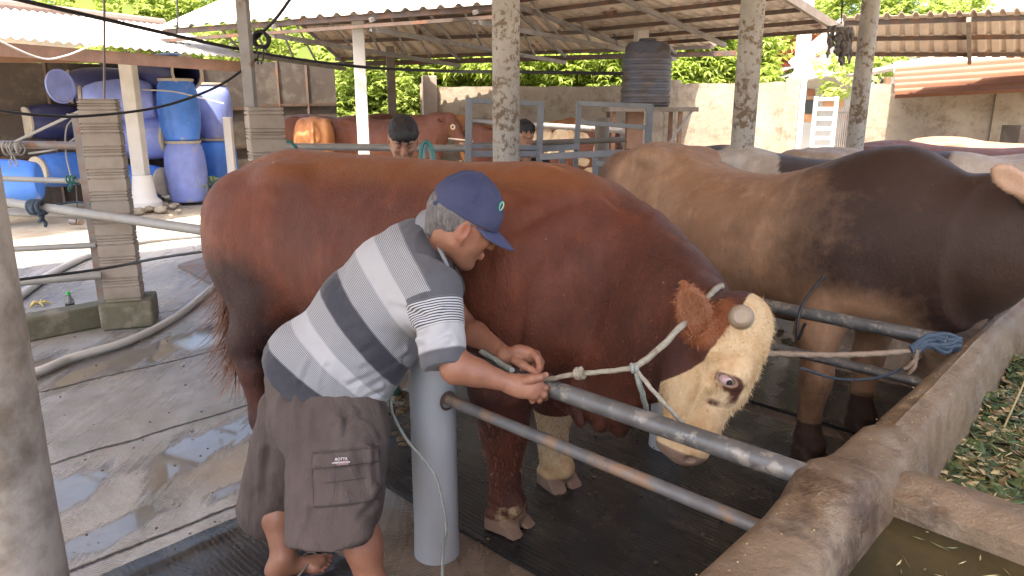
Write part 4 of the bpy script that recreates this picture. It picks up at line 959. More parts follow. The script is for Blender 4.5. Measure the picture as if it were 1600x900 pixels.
def tree(base, blobs, label, nros, ll=.2, lw=.03, m=0, seed=1, group='trees beyond the yard', nl=7, nm='tree'):
    rnd = random.Random(seed); base = A(base[0], base[1], 0); T = thing(nm, label, 'tree', tuple(base), 0, group)
    cs = [np.asarray(b[0], float) for b in blobs]; top = np.mean(cs, 0)
    g = MB(); fork = base+(top-base)*A(.6, .6, .45); g.tube(smooth_curve([base, base+A(.08, .02, fork[2]*.5), fork], 4), [.2-.009*k for k in range(9)], 9)
    for c in cs: g.tube(smooth_curve([fork-A(0, 0, .1), (fork+c)/2+A(rnd.uniform(-.2, .2), rnd.uniform(-.2, .2), .1), c], 4), [.11-.01*k for k in range(9)], 7)
    g.build('trunk', BK, T)
    gv, gf = [], []; tot = sum(np.prod(b[1])**(2/3) for b in blobs)
    for (c, r) in blobs:
        c = np.asarray(c, float); r = np.asarray(r, float)
        nclump = max(5, int(14*np.prod(r)**(1/3)))
        cl = []
        for _ in range(nclump):
            u = nrm([rnd.gauss(0, 1) for _ in range(3)]); cl.append(c+u*r*rnd.uniform(.55, 1.0))
        n = int(1.6*nros*np.prod(r)**(2/3)/tot)
        for i in range(n):
            q = cl[rnd.randrange(nclump)]; s_ = .30*np.prod(r)**(1/3)
            p = q+A(rnd.gauss(0, s_), rnd.gauss(0, s_), rnd.gauss(0, s_*.7)); leafs(gv, gf, p, nl, ll, lw, rnd, 1)
    V = np.array(gv); F = np.array(gf); me = np_mesh('crown', V, F); me.polygons.foreach_set('use_smooth', np.zeros(len(F), bool))
    link_mesh('crown', me, LM[m], T); return T
def tb_(px, py, Y, rx, rz, ry=None): return (Wy(px, py, Y), (rx, ry or rx*.8, rz))
tree(Wy(735, 160, 18.5), [tb_(700, 105, 18.5, 1.3, .9), tb_(760, 120, 18, 1.0, .7), tb_(640, 60, 19.5, 1.6, 1.0), tb_(740, 60, 19, 1.2, .8)], 'mango tree with light drooping leaves over the mottled wall', 2100, .26, .035, 0, 11)
tree(Wy(900, 160, 17.8), [tb_(870, 110, 17.4, 1.2, .75), tb_(930, 125, 17.0, .9, .75), tb_(905, 80, 17.6, 1.2, .6), tb_(820, 118, 17.5, .8, .6)], 'mango tree with bright leaf clusters left of the water tank', 2300, .26, .035, 0, 12)
tree(Wy(1090, 160, 18.2), [tb_(1080, 100, 18, 1.0, .8), tb_(1130, 95, 18, 1.0, .8), tb_(1160, 115, 17.6, .8, .5), tb_(1075, 125, 17.4, .7, .45), tb_(1180, 128, 17.6, .45, .35)], 'leafy mango tree between the water tank and the tiled roof', 2600, .26, .035, 0, 13)
tree(Wy(590, 180, 20), [tb_(560, 130, 19, 1.2, 1.0), tb_(600, 150, 18.5, 1.0, 1.2), tb_(640, 130, 18.6, 1.0, 1.0), tb_(540, 170, 19, 1.0, .9), tb_(630, 175, 18.8, 1.0, .7)], 'bright green bushy tree behind the white square column', 3600, .15, .045, 1, 14, nl=6)
tree(Wy(455, 100, 22), [tb_(420, 60, 22, 1.6, 1.0), tb_(480, 75, 21, 1.4, .8), tb_(520, 60, 22, 1.6, 1.2), tb_(360, 60, 22, 1.3, .8), tb_(500, 95, 21, 1.2, .5)], 'light green tree above the dark panel wall', 2600, .16, .05, 1, 15, nl=6)
tree(Wy(200, 60, 26), [tb_(160, 10, 26, 2.2, 1.2), tb_(250, 15, 25, 2.2, 1.0), tb_(330, 5, 25, 2, .8), tb_(210, 30, 24, 1.6, .7)], 'green tree top rising above the drum shed roof', 2300, .2, .06, 1, 16, nl=6)
tree(Wy(1420, 60, 26), [tb_(1360, 15, 26, 1.3, .7), tb_(1420, 12, 27, 1.6, .7), tb_(1480, 18, 26, 1.3, .5), tb_(1345, 60, 24, .9, .8)], 'light green tree top above the lean to roof at right', 1500, .2, .06, 1, 17, nl=6)
tree(Wy(1375, 130, 20), [tb_(1380, 125, 19, .6, .7), tb_(1372, 95, 20, .8, .5)], 'small green tree seen between column and orange sheets', 500, .18, .04, 1, 18, nl=6)
tree(Wy(40, 95, 20), [tb_(20, 95, 19, 1.5, .6), tb_(90, 92, 19.5, 1.2, .5)], 'green bush showing under the shed roof at left', 500, .18, .05, 1, 19, nl=6)
# hedge mass far behind everything
g = MB(); rnd = random.Random(5); gv, gf = [], []
for i in range(15000):
    a = rnd.uniform(-.62, .42); d = rnd.uniform(27, 33); h = 1.5+5.5*rnd.random()**1.3; h *= .85+.25*math.sin(a*23)
    leafs(gv, gf, A(math.tan(a)*d, d, h*.9), 3, .45, .16, rnd, 1)
me = np_mesh('far_foliage', np.array(gv), np.array(gf)); me.polygons.foreach_set('use_smooth', np.zeros(len(gf), bool)); o = link_mesh('far_foliage', me, LM[1]); tag(o, 'hazy light green foliage massed behind the yard', 'foliage', kind='stuff')
# banana leaves over the shed roof
def banana(base, tips, label):
    T = thing('banana_plant', label, 'banana plant', tuple(A(base[0], base[1], 0))); g = MB(); b0 = A(base[0], base[1], 0); g.tube([b0, b0+A(0, 0, tips[0][0][2]-.8)], [.12, .06], 8); g.build('stem', LM[1], T)
    for (p, q, w_) in tips:
        g = MB(); d = nrm(q-p); s_ = nrm(np.cross(d, A(0, 1, .2))); n = 12
        g.grid(lambda a, b: p+(q-p)*a+s_*(b-.5)*2*w_*math.sin(math.pi*min(1, a*.9+.08))**.6+A(0, 0, .1*math.sin(a*3)-.08*abs(b-.5)), n, 5, A(0, .004, 0)); g.build('leaf', LM[1], T)
banana(Wy(130, 60, 17), [(Wy(150, 30, 17), Wy(117, -12, 17), .18), (Wy(195, 28, 17.5), Wy(205, 8, 17.5), .12)], 'banana plant leaf poking above the drum shed roof')
banana(Wy(478, 100, 18), [(Wy(470, 112, 18), Wy(484, 72, 18), .2)], 'pale banana leaf seen under the truss left of the gable roof')
# small weeds
def weed(c, label, n=26, h=.25, m=1, seed=1, nm='weed'):
    rnd = random.Random(seed); gv, gf = [], []
    for i in range(n):
        leafs(gv, gf, c+A(rnd.gauss(0, h*.4), rnd.gauss(0, h*.3), rnd.uniform(.02, h)), 4, h*.28, h*.08, rnd, 1)
    me = np_mesh(nm, np.array(gv), np.array(gf)); return tag(link_mesh(nm, me, LM[m], None, base=c), label, 'weed')
weed(Wz(322, 312)*A(1, 1, 0), 'leafy weed growing at the foot of the right drum stack', 50, .45, 1, 3)
weed(Wz(132, 305)*A(1, 1, 0), 'weeds growing behind the pipes beside the pillar', 40, .3, 1, 4)
weed(Wz(940, 240, 0)*A(.35, .35, 0)+Wy(893, 232, 12)*A(.65, .65, 0), 'green weed below the rails left of the tank stand', 40, .7, 1, 5)
RL = m_leaf('red_leaf', (.30, .05, .08), (.42, .10, .10)); o = weed(Wy(1312, 215, 16)*A(1, 1, 0), 'red leaved plant beside the white yard gate', 22, .8, 1, 6, 'plant'); o.data.materials[0] = RL
weed(Wy(1315, 150, 18.5), 'thin yellow green branch hanging in front of the porch', 60, 1.1, 1, 7, 'branch')
# rubble at foot of the shed and dung
def clods(name, pts, m, label, cat, seed=1):
    rnd = random.Random(seed); s_ = None; g = MB()
    for (c, r) in pts:
        n = 8; vs = []; fs = []
        for i in range(n+1):
            for j in range(n):
                a = math.pi*i/n; b = 2*math.pi*j/n; rr = r*(1+.35*float(vnoise(A(c[0]*7+math.sin(a)*math.cos(b), c[1]*7+math.sin(a)*math.sin(b), math.cos(a)), 2, seed)))
                vs.append(A(c[0]+rr*math.sin(a)*math.cos(b), c[1]+rr*math.sin(a)*math.sin(b), c[2]+rr*.6*math.cos(a)))
        for i in range(n):
            for j in range(n): fs.append((i*n+j, (i+1)*n+j, (i+1)*n+(j+1) % n, i*n+(j+1) % n))
        g.add(vs, fs)
    return tag(g.build(name, m, smooth=80), label, cat, kind='stuff')
DU = mat('wet_dung', (.09, .06, .025), (.05, .032, .016), 14, .45, .9, 60, bdist=.02, stain=(.16, .11, .05), sscale=20)
rnd = random.Random(8); pts = []
for i in range(90): pts.append((Wz(rnd.uniform(600, 700), rnd.gauss(655, 20), .006), rnd.uniform(.01, .04)))
for i in range(30): pts.append((Wz(rnd.gauss(403, 5), rnd.gauss(645, 8), .006), rnd.uniform(.008, .022)))
for i in range(60): pts.append((Wz(rnd.uniform(1205, 1290), rnd.uniform(510, 560), .006), rnd.uniform(.01, .03)))
clods('dung', pts, DU, 'trodden wet brown dung on the floor under and behind the bulls', 'dung', 3)
pts = [(Wz(rnd.uniform(80, 780), rnd.uniform(520, 890), .022), rnd.uniform(.003, .008)) for i in range(120)]+[(Wz(rnd.uniform(720, 1150), rnd.uniform(650, 880), .028), rnd.uniform(.003, .009)) for i in range(70)]
clods('dung_crumbs', pts, DU, 'small dark crumbs of dung and straw scattered over floor and mats', 'dung', 4)
pts = [(Wz(rnd.gauss(225, 35), rnd.gauss(322, 6), .0), rnd.uniform(.03, .12)) for i in range(40)]
clods('rubble', pts, M['earth'], 'pale rubble heaped at the foot of the shed column', 'rubble', 5)
pts = [(UV(rnd.uniform(-.47, -.58), rnd.uniform(1, 2.5), .832), rnd.uniform(.001, .0022)) for i in range(50)]
clods('crumbs', pts, S[0], 'tiny feed crumbs scattered on top of the trough wall', 'crumbs', 6)
# ================================================================== CATTLE
def m_coat(name, base, base2, dark, white, skin=(.42, .27, .20), rough=.48, bs=1.0, nsc=2.2):
    """coat colours sit in regions with shapes of their own: attributes dark, white, skin are thresholded with noise"""
    t = NT(name); v = t.obj(); hair = t.obj((9, 9, 3.2)); 
    c = t.mix(t.ramp(t.noise(nsc, 6, .6, v), [(.33, 0), (.67, 1)]), base, base2)
    c = t.mix(t.ramp(t.noise(nsc*6, 7, .75, v), [(.42, 0), (.70, .5)]), c, [x*.52 for x in base])
    c = t.mix(t.ramp(t.noise(1.0, 7, .72, t.obj((9, 9, 2.2))), [(.50, 0), (.72, .45)]), c, [min(1, x*1.5+.01) for x in base])
    nz = t.math('MULTIPLY', t.math('SUBTRACT', t.noise(3.6, 9, .72, v), .5), 1.5)
    dm = t.ramp(t.math('ADD', t.attr('dark'), nz), [(.12, 0), (.88, 1)]); c = t.mix(dm, c, dark)
    nz2 = t.math('MULTIPLY', t.math('SUBTRACT', t.noise(14, 6, .7, v), .5), .45)
    wm = t.ramp(t.math('ADD', t.attr('white'), nz2), [(.42, 0), (.56, 1)])
    wc = t.mix(t.ramp(t.noise(8, 6, .7, v), [(.44, 0), (.70, .9)]), white, [white[0]*.72, white[1]*.5, white[2]*.32]); c = t.mix(wm, c, wc)
    c = t.mix(t.ramp(t.attr('skin'), [(.3, 0), (.7, 1)]), c, skin)
    c = t.mix(t.ramp(t.noise(46, 3, .6, v), [(.70, 0), (.74, .35)]), c, (.06, .04, .03))
    c = t.mix(t.ramp(t.noise(33, 3, .6, t.obj((1, 1, 1), (1, 2, .5))), [(.755, 0), (.775, .6)]), c, (.42, .34, .26))
    h = t.math('ADD', t.math('MULTIPLY', t.noise(14, 5, .7, hair), .6), t.math('MULTIPLY', t.noise(4, 8, .7, v), 1.4))
    return t.fin(c, t.ramp(t.noise(7, 6, .7, v), [(.3, rough-.10), (.7, rough+.20)]), t.bump(h, .62*bs, .016), Sheen_Weight=.03, Sheen_Roughness=.4, Specular_IOR_Level=.3)
def add_trunk(S, st, p=2.25, k=.04, sway=None):
    st = np.array(st, float); xs = st[:, 0]; o = np.argsort(xs); st = st[o]; xs = st[:, 0]
    fx = np.linspace(xs[0], xs[-1], 80); T = [np.interp(fx, xs, st[:, j]) for j in (1, 2, 3)]
    for _ in range(3): T = [np.convolve(np.pad(a, 3, 'edge'), np.ones(7)/7, 'valid') for a in T]
    def fn(P):
        x = P[..., 0]; zt, zb, hw = [np.interp(x, fx, a) for a in T]
        zc = (zt+zb)/2; h = (zt-zb)/2; h = np.maximum(h, .03); hw = np.maximum(hw, .03)
        zz = (P[..., 2]-zc)/h; yy = P[..., 1]-(np.interp(x, *sway) if sway else 0)
        shp = 1-.16*np.clip(zz, 0, 1)**1.5 - .22*np.clip(-zz, 0, 1)**2      # narrower at the top line and the belly
        q = (np.abs(yy/(hw*shp))**p+np.abs(zz)**p)**(1/p)
        d = (q-1)*np.minimum(h, hw)*.85
        e = np.maximum(xs[0]-x, x-xs[-1]); return np.maximum(d, e)
    return S.op(fn, (xs[0], -.75, st[:, 2].min()), (xs[-1], .75, st[:, 1].max()), k)
def add_leg(S, J, R_, k=.03, flat=None): 
    for i in range(len(J)-1): S.cap(J[i], J[i+1], R_[i], R_[i+1], k, flat)
def add_hoof(S, c, s=1.0, yaw=0.0):
    """two claws, flat sole on the ground, dewclaws behind; c = centre on the floor"""
    c = np.asarray(c, float); f = A(math.cos(yaw), math.sin(yaw), 0); l = A(-math.sin(yaw), math.cos(yaw), 0)
    for sg in (-1, 1):
        fy = nrm(f+l*sg*.06); ly = np.cross(A(0, 0, 1), fy); q = c+l*.036*s*sg+f*.004*s
        S.op(lambda P, q=q, fy=fy, ly=ly: _claw(P, q, fy, ly, s), c-.14, c+.14, .004)
        S.cap(c+f*-.052*s+l*.030*s*sg+A(0, 0, .112*s), c+f*-.062*s+l*.033*s*sg+A(0, 0, .094*s), .017*s, .012*s, .012)
    S.cap(c+f*-.015*s+A(0, 0, .105*s), c+f*.012*s+A(0, 0, .078*s), .058*s, .056*s, .02, (A(math.cos(yaw), math.sin(yaw), 0), 1.05))
def _claw(P, q, fy, ly, s):
    D = P-q; x, y, z = D@fy, D@ly, D[..., 2]
    zz = z-.032*s; b = np.stack([np.abs(x)-.052*s, np.abs(y)-.014*s, np.abs(zz)-.026*s], -1)
    d = np.linalg.norm(np.clip(b, 0, None), axis=-1)+np.minimum(b.max(-1), 0)-.020*s
    return np.maximum(d, (x-.066*s)*.66+(z-.006*s)*.72)
def displace(V, F, amp, parts):
    N = vnormals(V, F); d = 0
    for (sc, a, seed) in parts: d = d + a*fnoise(V*A(*sc) if hasattr(sc, '__len__') else V*sc, 1.0, seed, 3)
    return V+N*(d*amp)[:, None]
def folds(V, F, L):
    """soft ridges (amp > 0) and creases (amp < 0) along segments: (p0, p1, width, amp)"""
    N = vnormals(V, F); d = np.zeros(len(V))
    for (p0, p1, w_, am) in L:
        ab = p1-p0; t_ = (V-p0)@ab/(ab@ab); q = V-(p0+np.clip(t_, 0, 1)[:, None]*ab); ds = np.linalg.norm(q+ab/np.linalg.norm(ab)*0, axis=1)
        d += am*np.exp(-(ds/w_)**2)*np.clip(1-np.clip(t_, 0, 1)*.6, 0, 1)
    return V+N*d[:, None]
def floor_flat(V, z=0.0): V[:, 2] = np.maximum(V[:, 2], z); return V

# ------------------------------------------------------------------ the reddish brown bull
BO_ = A(.09, 2.72, .018); BF = nrm(A(.885, -.465, 0)); BL = A(-BF[1], BF[0], 0)
def toL(p): q = np.asarray(p)-BO_; return A(q@BF, q@BL, q[2])
def B(px, py, t): return toL(W(px, py, t))
bull = thing('bull', 'big reddish brown bull with cream face and short horn lowering its head over the rail', 'bull', tuple(BO_), math.atan2(BF[1], BF[0]), 'cattle in the front stalls')
def join_(V, F, V2, F2): return np.concatenate([V, V2]), np.concatenate([F, F2+len(V)])
def build_bull():
    SX = .842
    def ops(S):
        add_trunk(S, [(q*SX if q < 0 else q, e_, f_, g_) for q, e_, f_, g_ in [(-1.86, 1.24, 1.02, .06), (-1.80, 1.38, .88, .18), (-1.66, 1.435, .78, .26), (-1.45, 1.455, .72, .30), (-1.2, 1.45, .64, .33), (-.9, 1.435, .59, .36), (-.6, 1.425, .56, .375), (-.3, 1.43, .55, .37), (0, 1.445, .58, .345), (.2, 1.42, .62, .30), (.36, 1.33, .68, .24), (.46, 1.2, .80, .14)]], 2.3)
        for sg in (-1, 1):
            # hip, rump and thigh
            S.ell((-1.30*SX, sg*.20, 1.34), (.14, .09, .07), k=.06)
            S.ell((-1.52*SX, sg*.20, 1.02), (.30, .165, .36), (A(1, 0, .25), A(0, 1, 0), A(-.25, 0, 1)), k=.06)
            S.ell((-1.72*SX, sg*.15, 1.12), (.12, .10, .20), k=.06)
            x0 = (0 if sg > 0 else .06)+.19
            add_leg(S, [(-1.46+x0, sg*.22, .82), (-1.66+x0, sg*.21, .56), (-1.62+x0, sg*.21, .44), (-1.58+x0, sg*.21, .20), (-1.54+x0, sg*.21, .12)], [.150, .080, .066, .052, .056], .04, (A(0, 1, 0), .82))
            S.cap((-1.62+x0, sg*.21, .80), (-1.70+x0, sg*.21, .54), .07, .035, .04)
            add_hoof(S, (-1.49+x0, sg*.21, 0), 1.0)
            # shoulder, upper arm, front leg
            S.ell((-.02, sg*.245, 1.02), (.22, .125, .36), (A(1, 0, .3), A(0, 1, 0), A(-.3, 0, 1)), k=.05)
            S.ell((.16, sg*.20, .86), (.17, .12, .17), k=.05)
        # front legs: near one planted, far one slightly forward with a bulging knee
        n0 = toL(Wz(795, 822, .018)); f0 = toL(Wz(872, 757, .018))
        add_leg(S, [(.02, -.20, .80), (-.02, -.215, .62), (n0[0]-.02, n0[1], .44), (n0[0]-.02, n0[1], .38), (n0[0]-.02, n0[1], .20), (n0[0]-.005, n0[1], .13)], [.150, .128, .092, .084, .062, .068], .03)
        S.cap((n0[0]-.02, n0[1], .13), (n0[0]-.005, n0[1], .09), .064, .062, .02)
        add_hoof(S, (n0[0]+.0, n0[1], 0), 1.2, R(-6))
        add_leg(S, [(.10, .17, .80), (.10, .2, .60), (f0[0]-.015, f0[1], .43), (f0[0]-.02, f0[1], .37), (f0[0]-.03, f0[1], .19), (f0[0]-.02, f0[1], .12)], [.15, .125, .092, .086, .066, .070], .03)
        S.cap((f0[0]-.02, f0[1], .13), (f0[0]-.005, f0[1], .09), .066, .062, .02)
        add_hoof(S, (f0[0]+.0, f0[1], 0), 1.18, R(-25))
        # neck: crest curve and throat, from shoulders to the poll
        NK = [(B(930, 425, 2.84), .34, .27), (B(985, 462, 2.66), .315, .235), (B(1035, 500, 2.48), .275, .20), (B(1080, 530, 2.30), .215, .165)]
        lat = nrm(np.cross(B(1080, 530, 2.30)-B(930, 425, 2.84), A(0, 0, 1)))
        for i in range(len(NK)-1): S.cap(NK[i][0], NK[i+1][0], NK[i][1], NK[i+1][1], .05, (lat, .72))
        S.ell(B(900, 330, 2.82), (.22, .16, .10), k=.08)                                     # hump
        # dewlap and brisket hanging below the neck
        for (px, py, t, r1, r2) in ((880, 590, 2.70, .17, .12), (930, 610, 2.58, .15, .12), (975, 612, 2.50, .12, .10)): S.cap(B(px, py-60, t), B(px, py+5, t), r1, r2, .06, (lat, .55))
        for (x0, y0, x1, y1, r) in ((895, 610, 905, 655, .06), (925, 610, 935, 662, .055), (960, 610, 968, 668, .062), (992, 600, 994, 655, .05)): S.cap(B(x0, y0, 2.56), B(x1, y1, 2.52), r, r*.62, .025, (lat, .6))
        # skin folds on neck and shoulder, cut as soft grooves
        # head: built round its own axis. H0 poll, H1 muzzle
        H0 = B(1142, 476, 2.10); H1 = B(1068, 704, 2.12); Z_ = nrm(H1-H0)                       # down the face
        near = nrm(toL(A(0, 0, CAM_H))-B(1140, 590, 2.1)); Y_ = nrm(near-Z_*(near@Z_)); Y_ = nrm(Y_+ .12*np.cross(Z_, Y_)); X_ = nrm(np.cross(Z_, Y_))
        fwd = B(1210, 560, 2.1)-B(1100, 590, 2.1); X_ = X_ if X_@fwd > 0 else -X_                # towards the forehead
        Hh = lambda z, x, y=0: H0+Z_*(z if z < .22 else .22+(z-.22)*.93)+X_*x+Y_*y
        pe_ = B(1141, 592, 2.06); ZE = float((pe_-H0)@Z_); XE = float((pe_-H0)@X_)
        EA = toL(W(1158, 602, 2.1))-toL(W(1122, 586, 2.1)); EA = nrm(EA-Y_*(EA@Y_))
        hax = (X_, Y_, Z_)
        S.ell(Hh(.10, .022), (.115, .112, .135), hax, .05); S.ell(Hh(.02, .04), (.082, .098, .07), hax, .04)
        S.chain([Hh(.08, .034), Hh(.22, .036), Hh(.36, .014), Hh(.44, .005)], [.094, .086, .064, .060], .03, (Y_, .84))
        S.cap(Hh(.13, -.06), Hh(.25, -.055), .098, .078, .04, (Y_, .74)); S.cap(Hh(.24, -.05), Hh(.42, -.04), .062, .042, .03, (Y_, .85))
        S.ell(Hh(.455, -.005), (.070, .068, .050), hax, .03)                                   # muzzle
        S.ell(Hh(.46, -.055), (.035, .045, .032), hax, .02)
        for sg in (-1, 1):
            S.ell(Hh(ZE-.028, XE+.029, sg*.072), (.032, .03, .04), hax, .03)                         # brow
            S.ell(Hh(ZE-.003, XE+.004, sg*.094), (.036, .024, .034), hax, .02)                          # eye bulge
            S.ell(Hh(ZE, XE, sg*.120), (.0285, .030, .0125), (EA, Y_, np.cross(EA, Y_)), .004, 's')                # eye opening
            S.cap(Hh(.245, .012, sg*.072), Hh(.36, -.012, sg*.048), .020, .012, .02)                 # cheek bone
            S.cap(Hh(.285, .045, sg*.088), Hh(.38, .03, sg*.075), .020, .016, .03, None, 's'); S.cap(Hh(.25, -.045, sg*.098), Hh(.33, -.05, sg*.078), .022, .018, .035, None, 's')
            EP = np.cross(EA, Y_); EP = EP if EP@Z_ < 0 else -EP; ec_ = Hh(ZE, XE, sg*.103)
            S.cap(ec_-EA*.026+EP*.013, ec_+EA*.004+EP*.019, .006, .009, .006); S.cap(ec_+EA*.004+EP*.019, ec_+EA*.030+EP*.010, .009, .005, .006); S.cap(ec_-EA*.022-EP*.014, ec_+EA*.024-EP*.013, .005, .005, .006)   # lids
            S.ell(Hh(.478, .03, sg*.045), (.016, .012, .010), hax, .01, 's')                   # nostril
        S.cap(B(1160, 498, 2.05), B(1157, 498, 2.02), .044, .034, .02)
        # ear, upright leaf with a hollow
        e0, e1 = B(1098, 520, 2.03), B(1070, 446, 1.985); ez = nrm(e1-e0); ef = nrm(toL(A(0, 0, CAM_H))-e0); ef = nrm(ef-ez*(ef@ez)); ex = np.cross(ez, ef)
        S.cap(B(1112, 535, 2.04), e0, .05, .036, .03)
        S.ell(e0*.6+e1*.4, (.047, .017, .085), (ex, ef, ez), .02); S.cap(e0*.5+e1*.5, e1+ez*.012, .040, .010, .02, (ef, .40))
        S.ell((e0*.5+e1*.5)+ef*.018-ex*.004, (.030, .016, .076), (ex, ef, ez), .006, 's')
        far = Hh(.02, -.03, -.10); S.ell(far-Y_*.07, (.04, .09, .015), (X_, Y_, Z_), .02)
        # tail
        tl = smooth_curve([(-1.46, 0, 1.36), (-1.56, -.02, 1.28), (-1.61, -.05, 1.05), (-1.61, -.07, .78), (-1.60, -.07, .52)], 5)
        rr = np.interp(np.arange(len(tl)), [0, 5, len(tl)-1], [.045, .032, .018]); S.chain(tl, rr, .02)
        return dict(locals())
    S = SDF((-2.0, -.62, -.01), (1.25, .62, 1.62), .0095); D_ = ops(S); ZE, XE = D_['ZE'], D_['XE']
    H0, H1, Z_, Y_, X_, Hh, hax, e0, e1, ef, ez, ex, n0, f0, tl, lat = [D_[k] for k in ('H0', 'H1', 'Z_', 'Y_', 'X_', 'Hh', 'hax', 'e0', 'e1', 'ef', 'ez', 'ex', 'n0', 'f0', 'tl', 'lat')]
    bl = np.minimum(np.minimum(H0, H1), e1)-A(.15, .15, .09); bh = np.maximum(np.maximum(H0, H1), e1)+A(.17, .17, .06)
    S2 = SDF(bl, bh, .0042); ops(S2)
    def disp(V, F): 
        return displace(V, F, 1, [(1.6, .008, 3), (5, .0035, 4), (A(16, 6, 3.5), .0016, 5)])
    def keep(V, F, m):
        F = F[m]; u, inv = np.unique(F, return_inverse=True); return V[u], inv.reshape(F.shape)
    V, F = S.mesh(); V2, F2 = S2.mesh(smooth_it=2)
    V = disp(V, F); V2 = disp(V2, F2)
    ins = lambda V, g_: ((V > bl+g_) & (V < bh-g_)).all(1)
    V, F = keep(V, F, ~ins(V, .018)[F].all(1)); V2, F2 = keep(V2, F2, ins(V2, .0095)[F2].all(1)); V, F = join_(V, F, V2, F2)
    isf = sstep(V@nrm(toL(W(1200, 500, 2.1))-toL(W(900, 500, 2.8))), .55, .75)
    nkm = sstep(np.array((V-B(960, 480, 2.7))@nrm(B(1080, 530, 2.30)-B(930, 425, 2.84))), -.45, -.1)*(1-isf)*sstep(V[:, 2], .45, .6)
    axn = nrm(B(1080, 530, 2.30)-B(930, 425, 2.84)); tt_ = (V-B(930, 425, 2.84))@axn; wv = np.stack([tt_*11+.8*fnoise(V, 2.5, 9, 2), V[:, 1]*1.5, V[:, 2]*1.8], 1)
    V = V+vnormals(V, F)*(nkm*(-.013*np.exp(-(vnoise(wv, 1.0, 21)/.22)**2)+.004))[:, None]
    V = floor_flat(V)
    # regions of colour
    x, y, z = V.T; hd = (V-H0); hz = hd@Z_; hz = np.where(hz < .22, hz, .22+(hz-.22)/.93); hx = hd@X_; hy = hd@Y_; inhead = (hz > -.09)*sstep(hx, -.2, -.15)*(np.linalg.norm(V-Hh(.22, 0), axis=1) < .42)
    line = np.interp(hz, [-.1, 0, .06, .12, .18, .24, .30, .5], [.055, .045, .030, .012, -.015, -.065, -.14, -.20])
    white = inhead*sstep(hx-line, -.03, .03)
    # far front leg and the hooves are cream, knees brown
    farleg = (y > .04)*(x > -.3)*(x < .4)*(z < .66)*(1-sstep(np.abs(z-.42), .075, .04)*.8)
    farleg = farleg*sstep(z, .70, .60)
    feet = sstep(z, .15, .12)*(x > -.6); white = np.maximum(white, np.maximum(farleg*1.0, feet*.44))
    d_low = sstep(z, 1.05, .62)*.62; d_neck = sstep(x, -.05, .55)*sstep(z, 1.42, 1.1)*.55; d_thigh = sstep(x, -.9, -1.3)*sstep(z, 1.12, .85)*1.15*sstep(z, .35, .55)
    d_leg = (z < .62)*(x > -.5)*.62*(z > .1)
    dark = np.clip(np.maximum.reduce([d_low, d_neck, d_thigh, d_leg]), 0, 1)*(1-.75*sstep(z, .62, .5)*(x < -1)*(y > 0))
    ed_ = V-Hh(ZE, XE, .104); eye = np.sqrt((ed_@D_['EA']/1.35)**2+(ed_@D_['EP']/.72)**2+(ed_@Y_)**2); ear_in = (np.linalg.norm((V-(e0*.42+e1*.58)-ef*.012)/A(1, 1, 1), axis=1) < .06)*((vnormals(V, F)@ef) > .5)
    skin = np.maximum(sstep(eye, .031, .023)*.75, sstep(hz, .455, .475)*inhead)
    hoof = sstep(z+.012*fnoise(V, 12, 3), .07, .05)
    skin = np.maximum(skin, ear_in*.55); skin = np.maximum(skin, hoof*.8)
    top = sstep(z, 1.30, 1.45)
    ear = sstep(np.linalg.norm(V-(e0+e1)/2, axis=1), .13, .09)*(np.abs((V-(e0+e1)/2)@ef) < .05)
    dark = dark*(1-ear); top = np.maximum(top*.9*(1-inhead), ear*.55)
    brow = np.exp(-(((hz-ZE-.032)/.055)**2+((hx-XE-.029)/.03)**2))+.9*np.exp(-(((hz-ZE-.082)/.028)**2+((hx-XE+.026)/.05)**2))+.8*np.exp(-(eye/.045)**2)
    white = white-.60*np.clip(brow, 0, 1)*inhead
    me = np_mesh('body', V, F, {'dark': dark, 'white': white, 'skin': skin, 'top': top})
    t = NT('reddish_brown_coat')     # coat with an orange top line
    m = m_coat('reddish_brown_coat_base', (.165, .046, .021), (.092, .027, .016), (.032, .0125, .010), (.62, .46, .27), skin=(.24, .155, .11))
    nt_ = m.node_tree
    # orange mixed over the coat towards the top of the back and on the ear
    bpy.data.materials.remove(t.m)
    pr = [n for n in nt_.nodes if n.type == 'BSDF_PRINCIPLED'][0]; src = pr.inputs['Base Color'].links[0].from_socket
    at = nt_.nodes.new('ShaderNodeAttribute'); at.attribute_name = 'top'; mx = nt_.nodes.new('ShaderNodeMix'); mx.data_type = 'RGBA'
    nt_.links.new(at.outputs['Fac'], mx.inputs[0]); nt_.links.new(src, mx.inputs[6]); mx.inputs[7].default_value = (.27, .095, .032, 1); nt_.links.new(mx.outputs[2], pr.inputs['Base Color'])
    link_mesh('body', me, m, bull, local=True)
    # eye, horn, tail switch
    Le = lambda p: p
    g = MB(); c = Hh(ZE, XE, .0885); r = .0235; g.lathe([(0.0, -r)]+[(r*math.sin(a), -r*math.cos(a)) for a in np.linspace(.2, 2.9, 12)]+[(0, r)], c, Y_, 20, False); ey = g.build('eye', mat('eye_white', (.50, .37, .37), (.34, .20, .19), 30, .10), bull, local=True)
    g = MB(); g.lathe([(0, .0), (.009, .0), (.008, .003), (0, .003)], c+nrm(Y_+D_['EA']*.62-D_['EP']*.22)*(r-.0012), nrm(Y_+D_['EA']*.62-D_['EP']*.22), 14, False); g.build('pupil', M['blackwire'], ey, local=True)
    HMt = mat('horn', (.36, .29, .21), (.24, .18, .13), 14, .6, .6, 40, bdist=.004); hc = B(1158, 496, 2.0); ha = nrm(toL(A(0, 0, CAM_H))-hc+A(0, 0, .0))
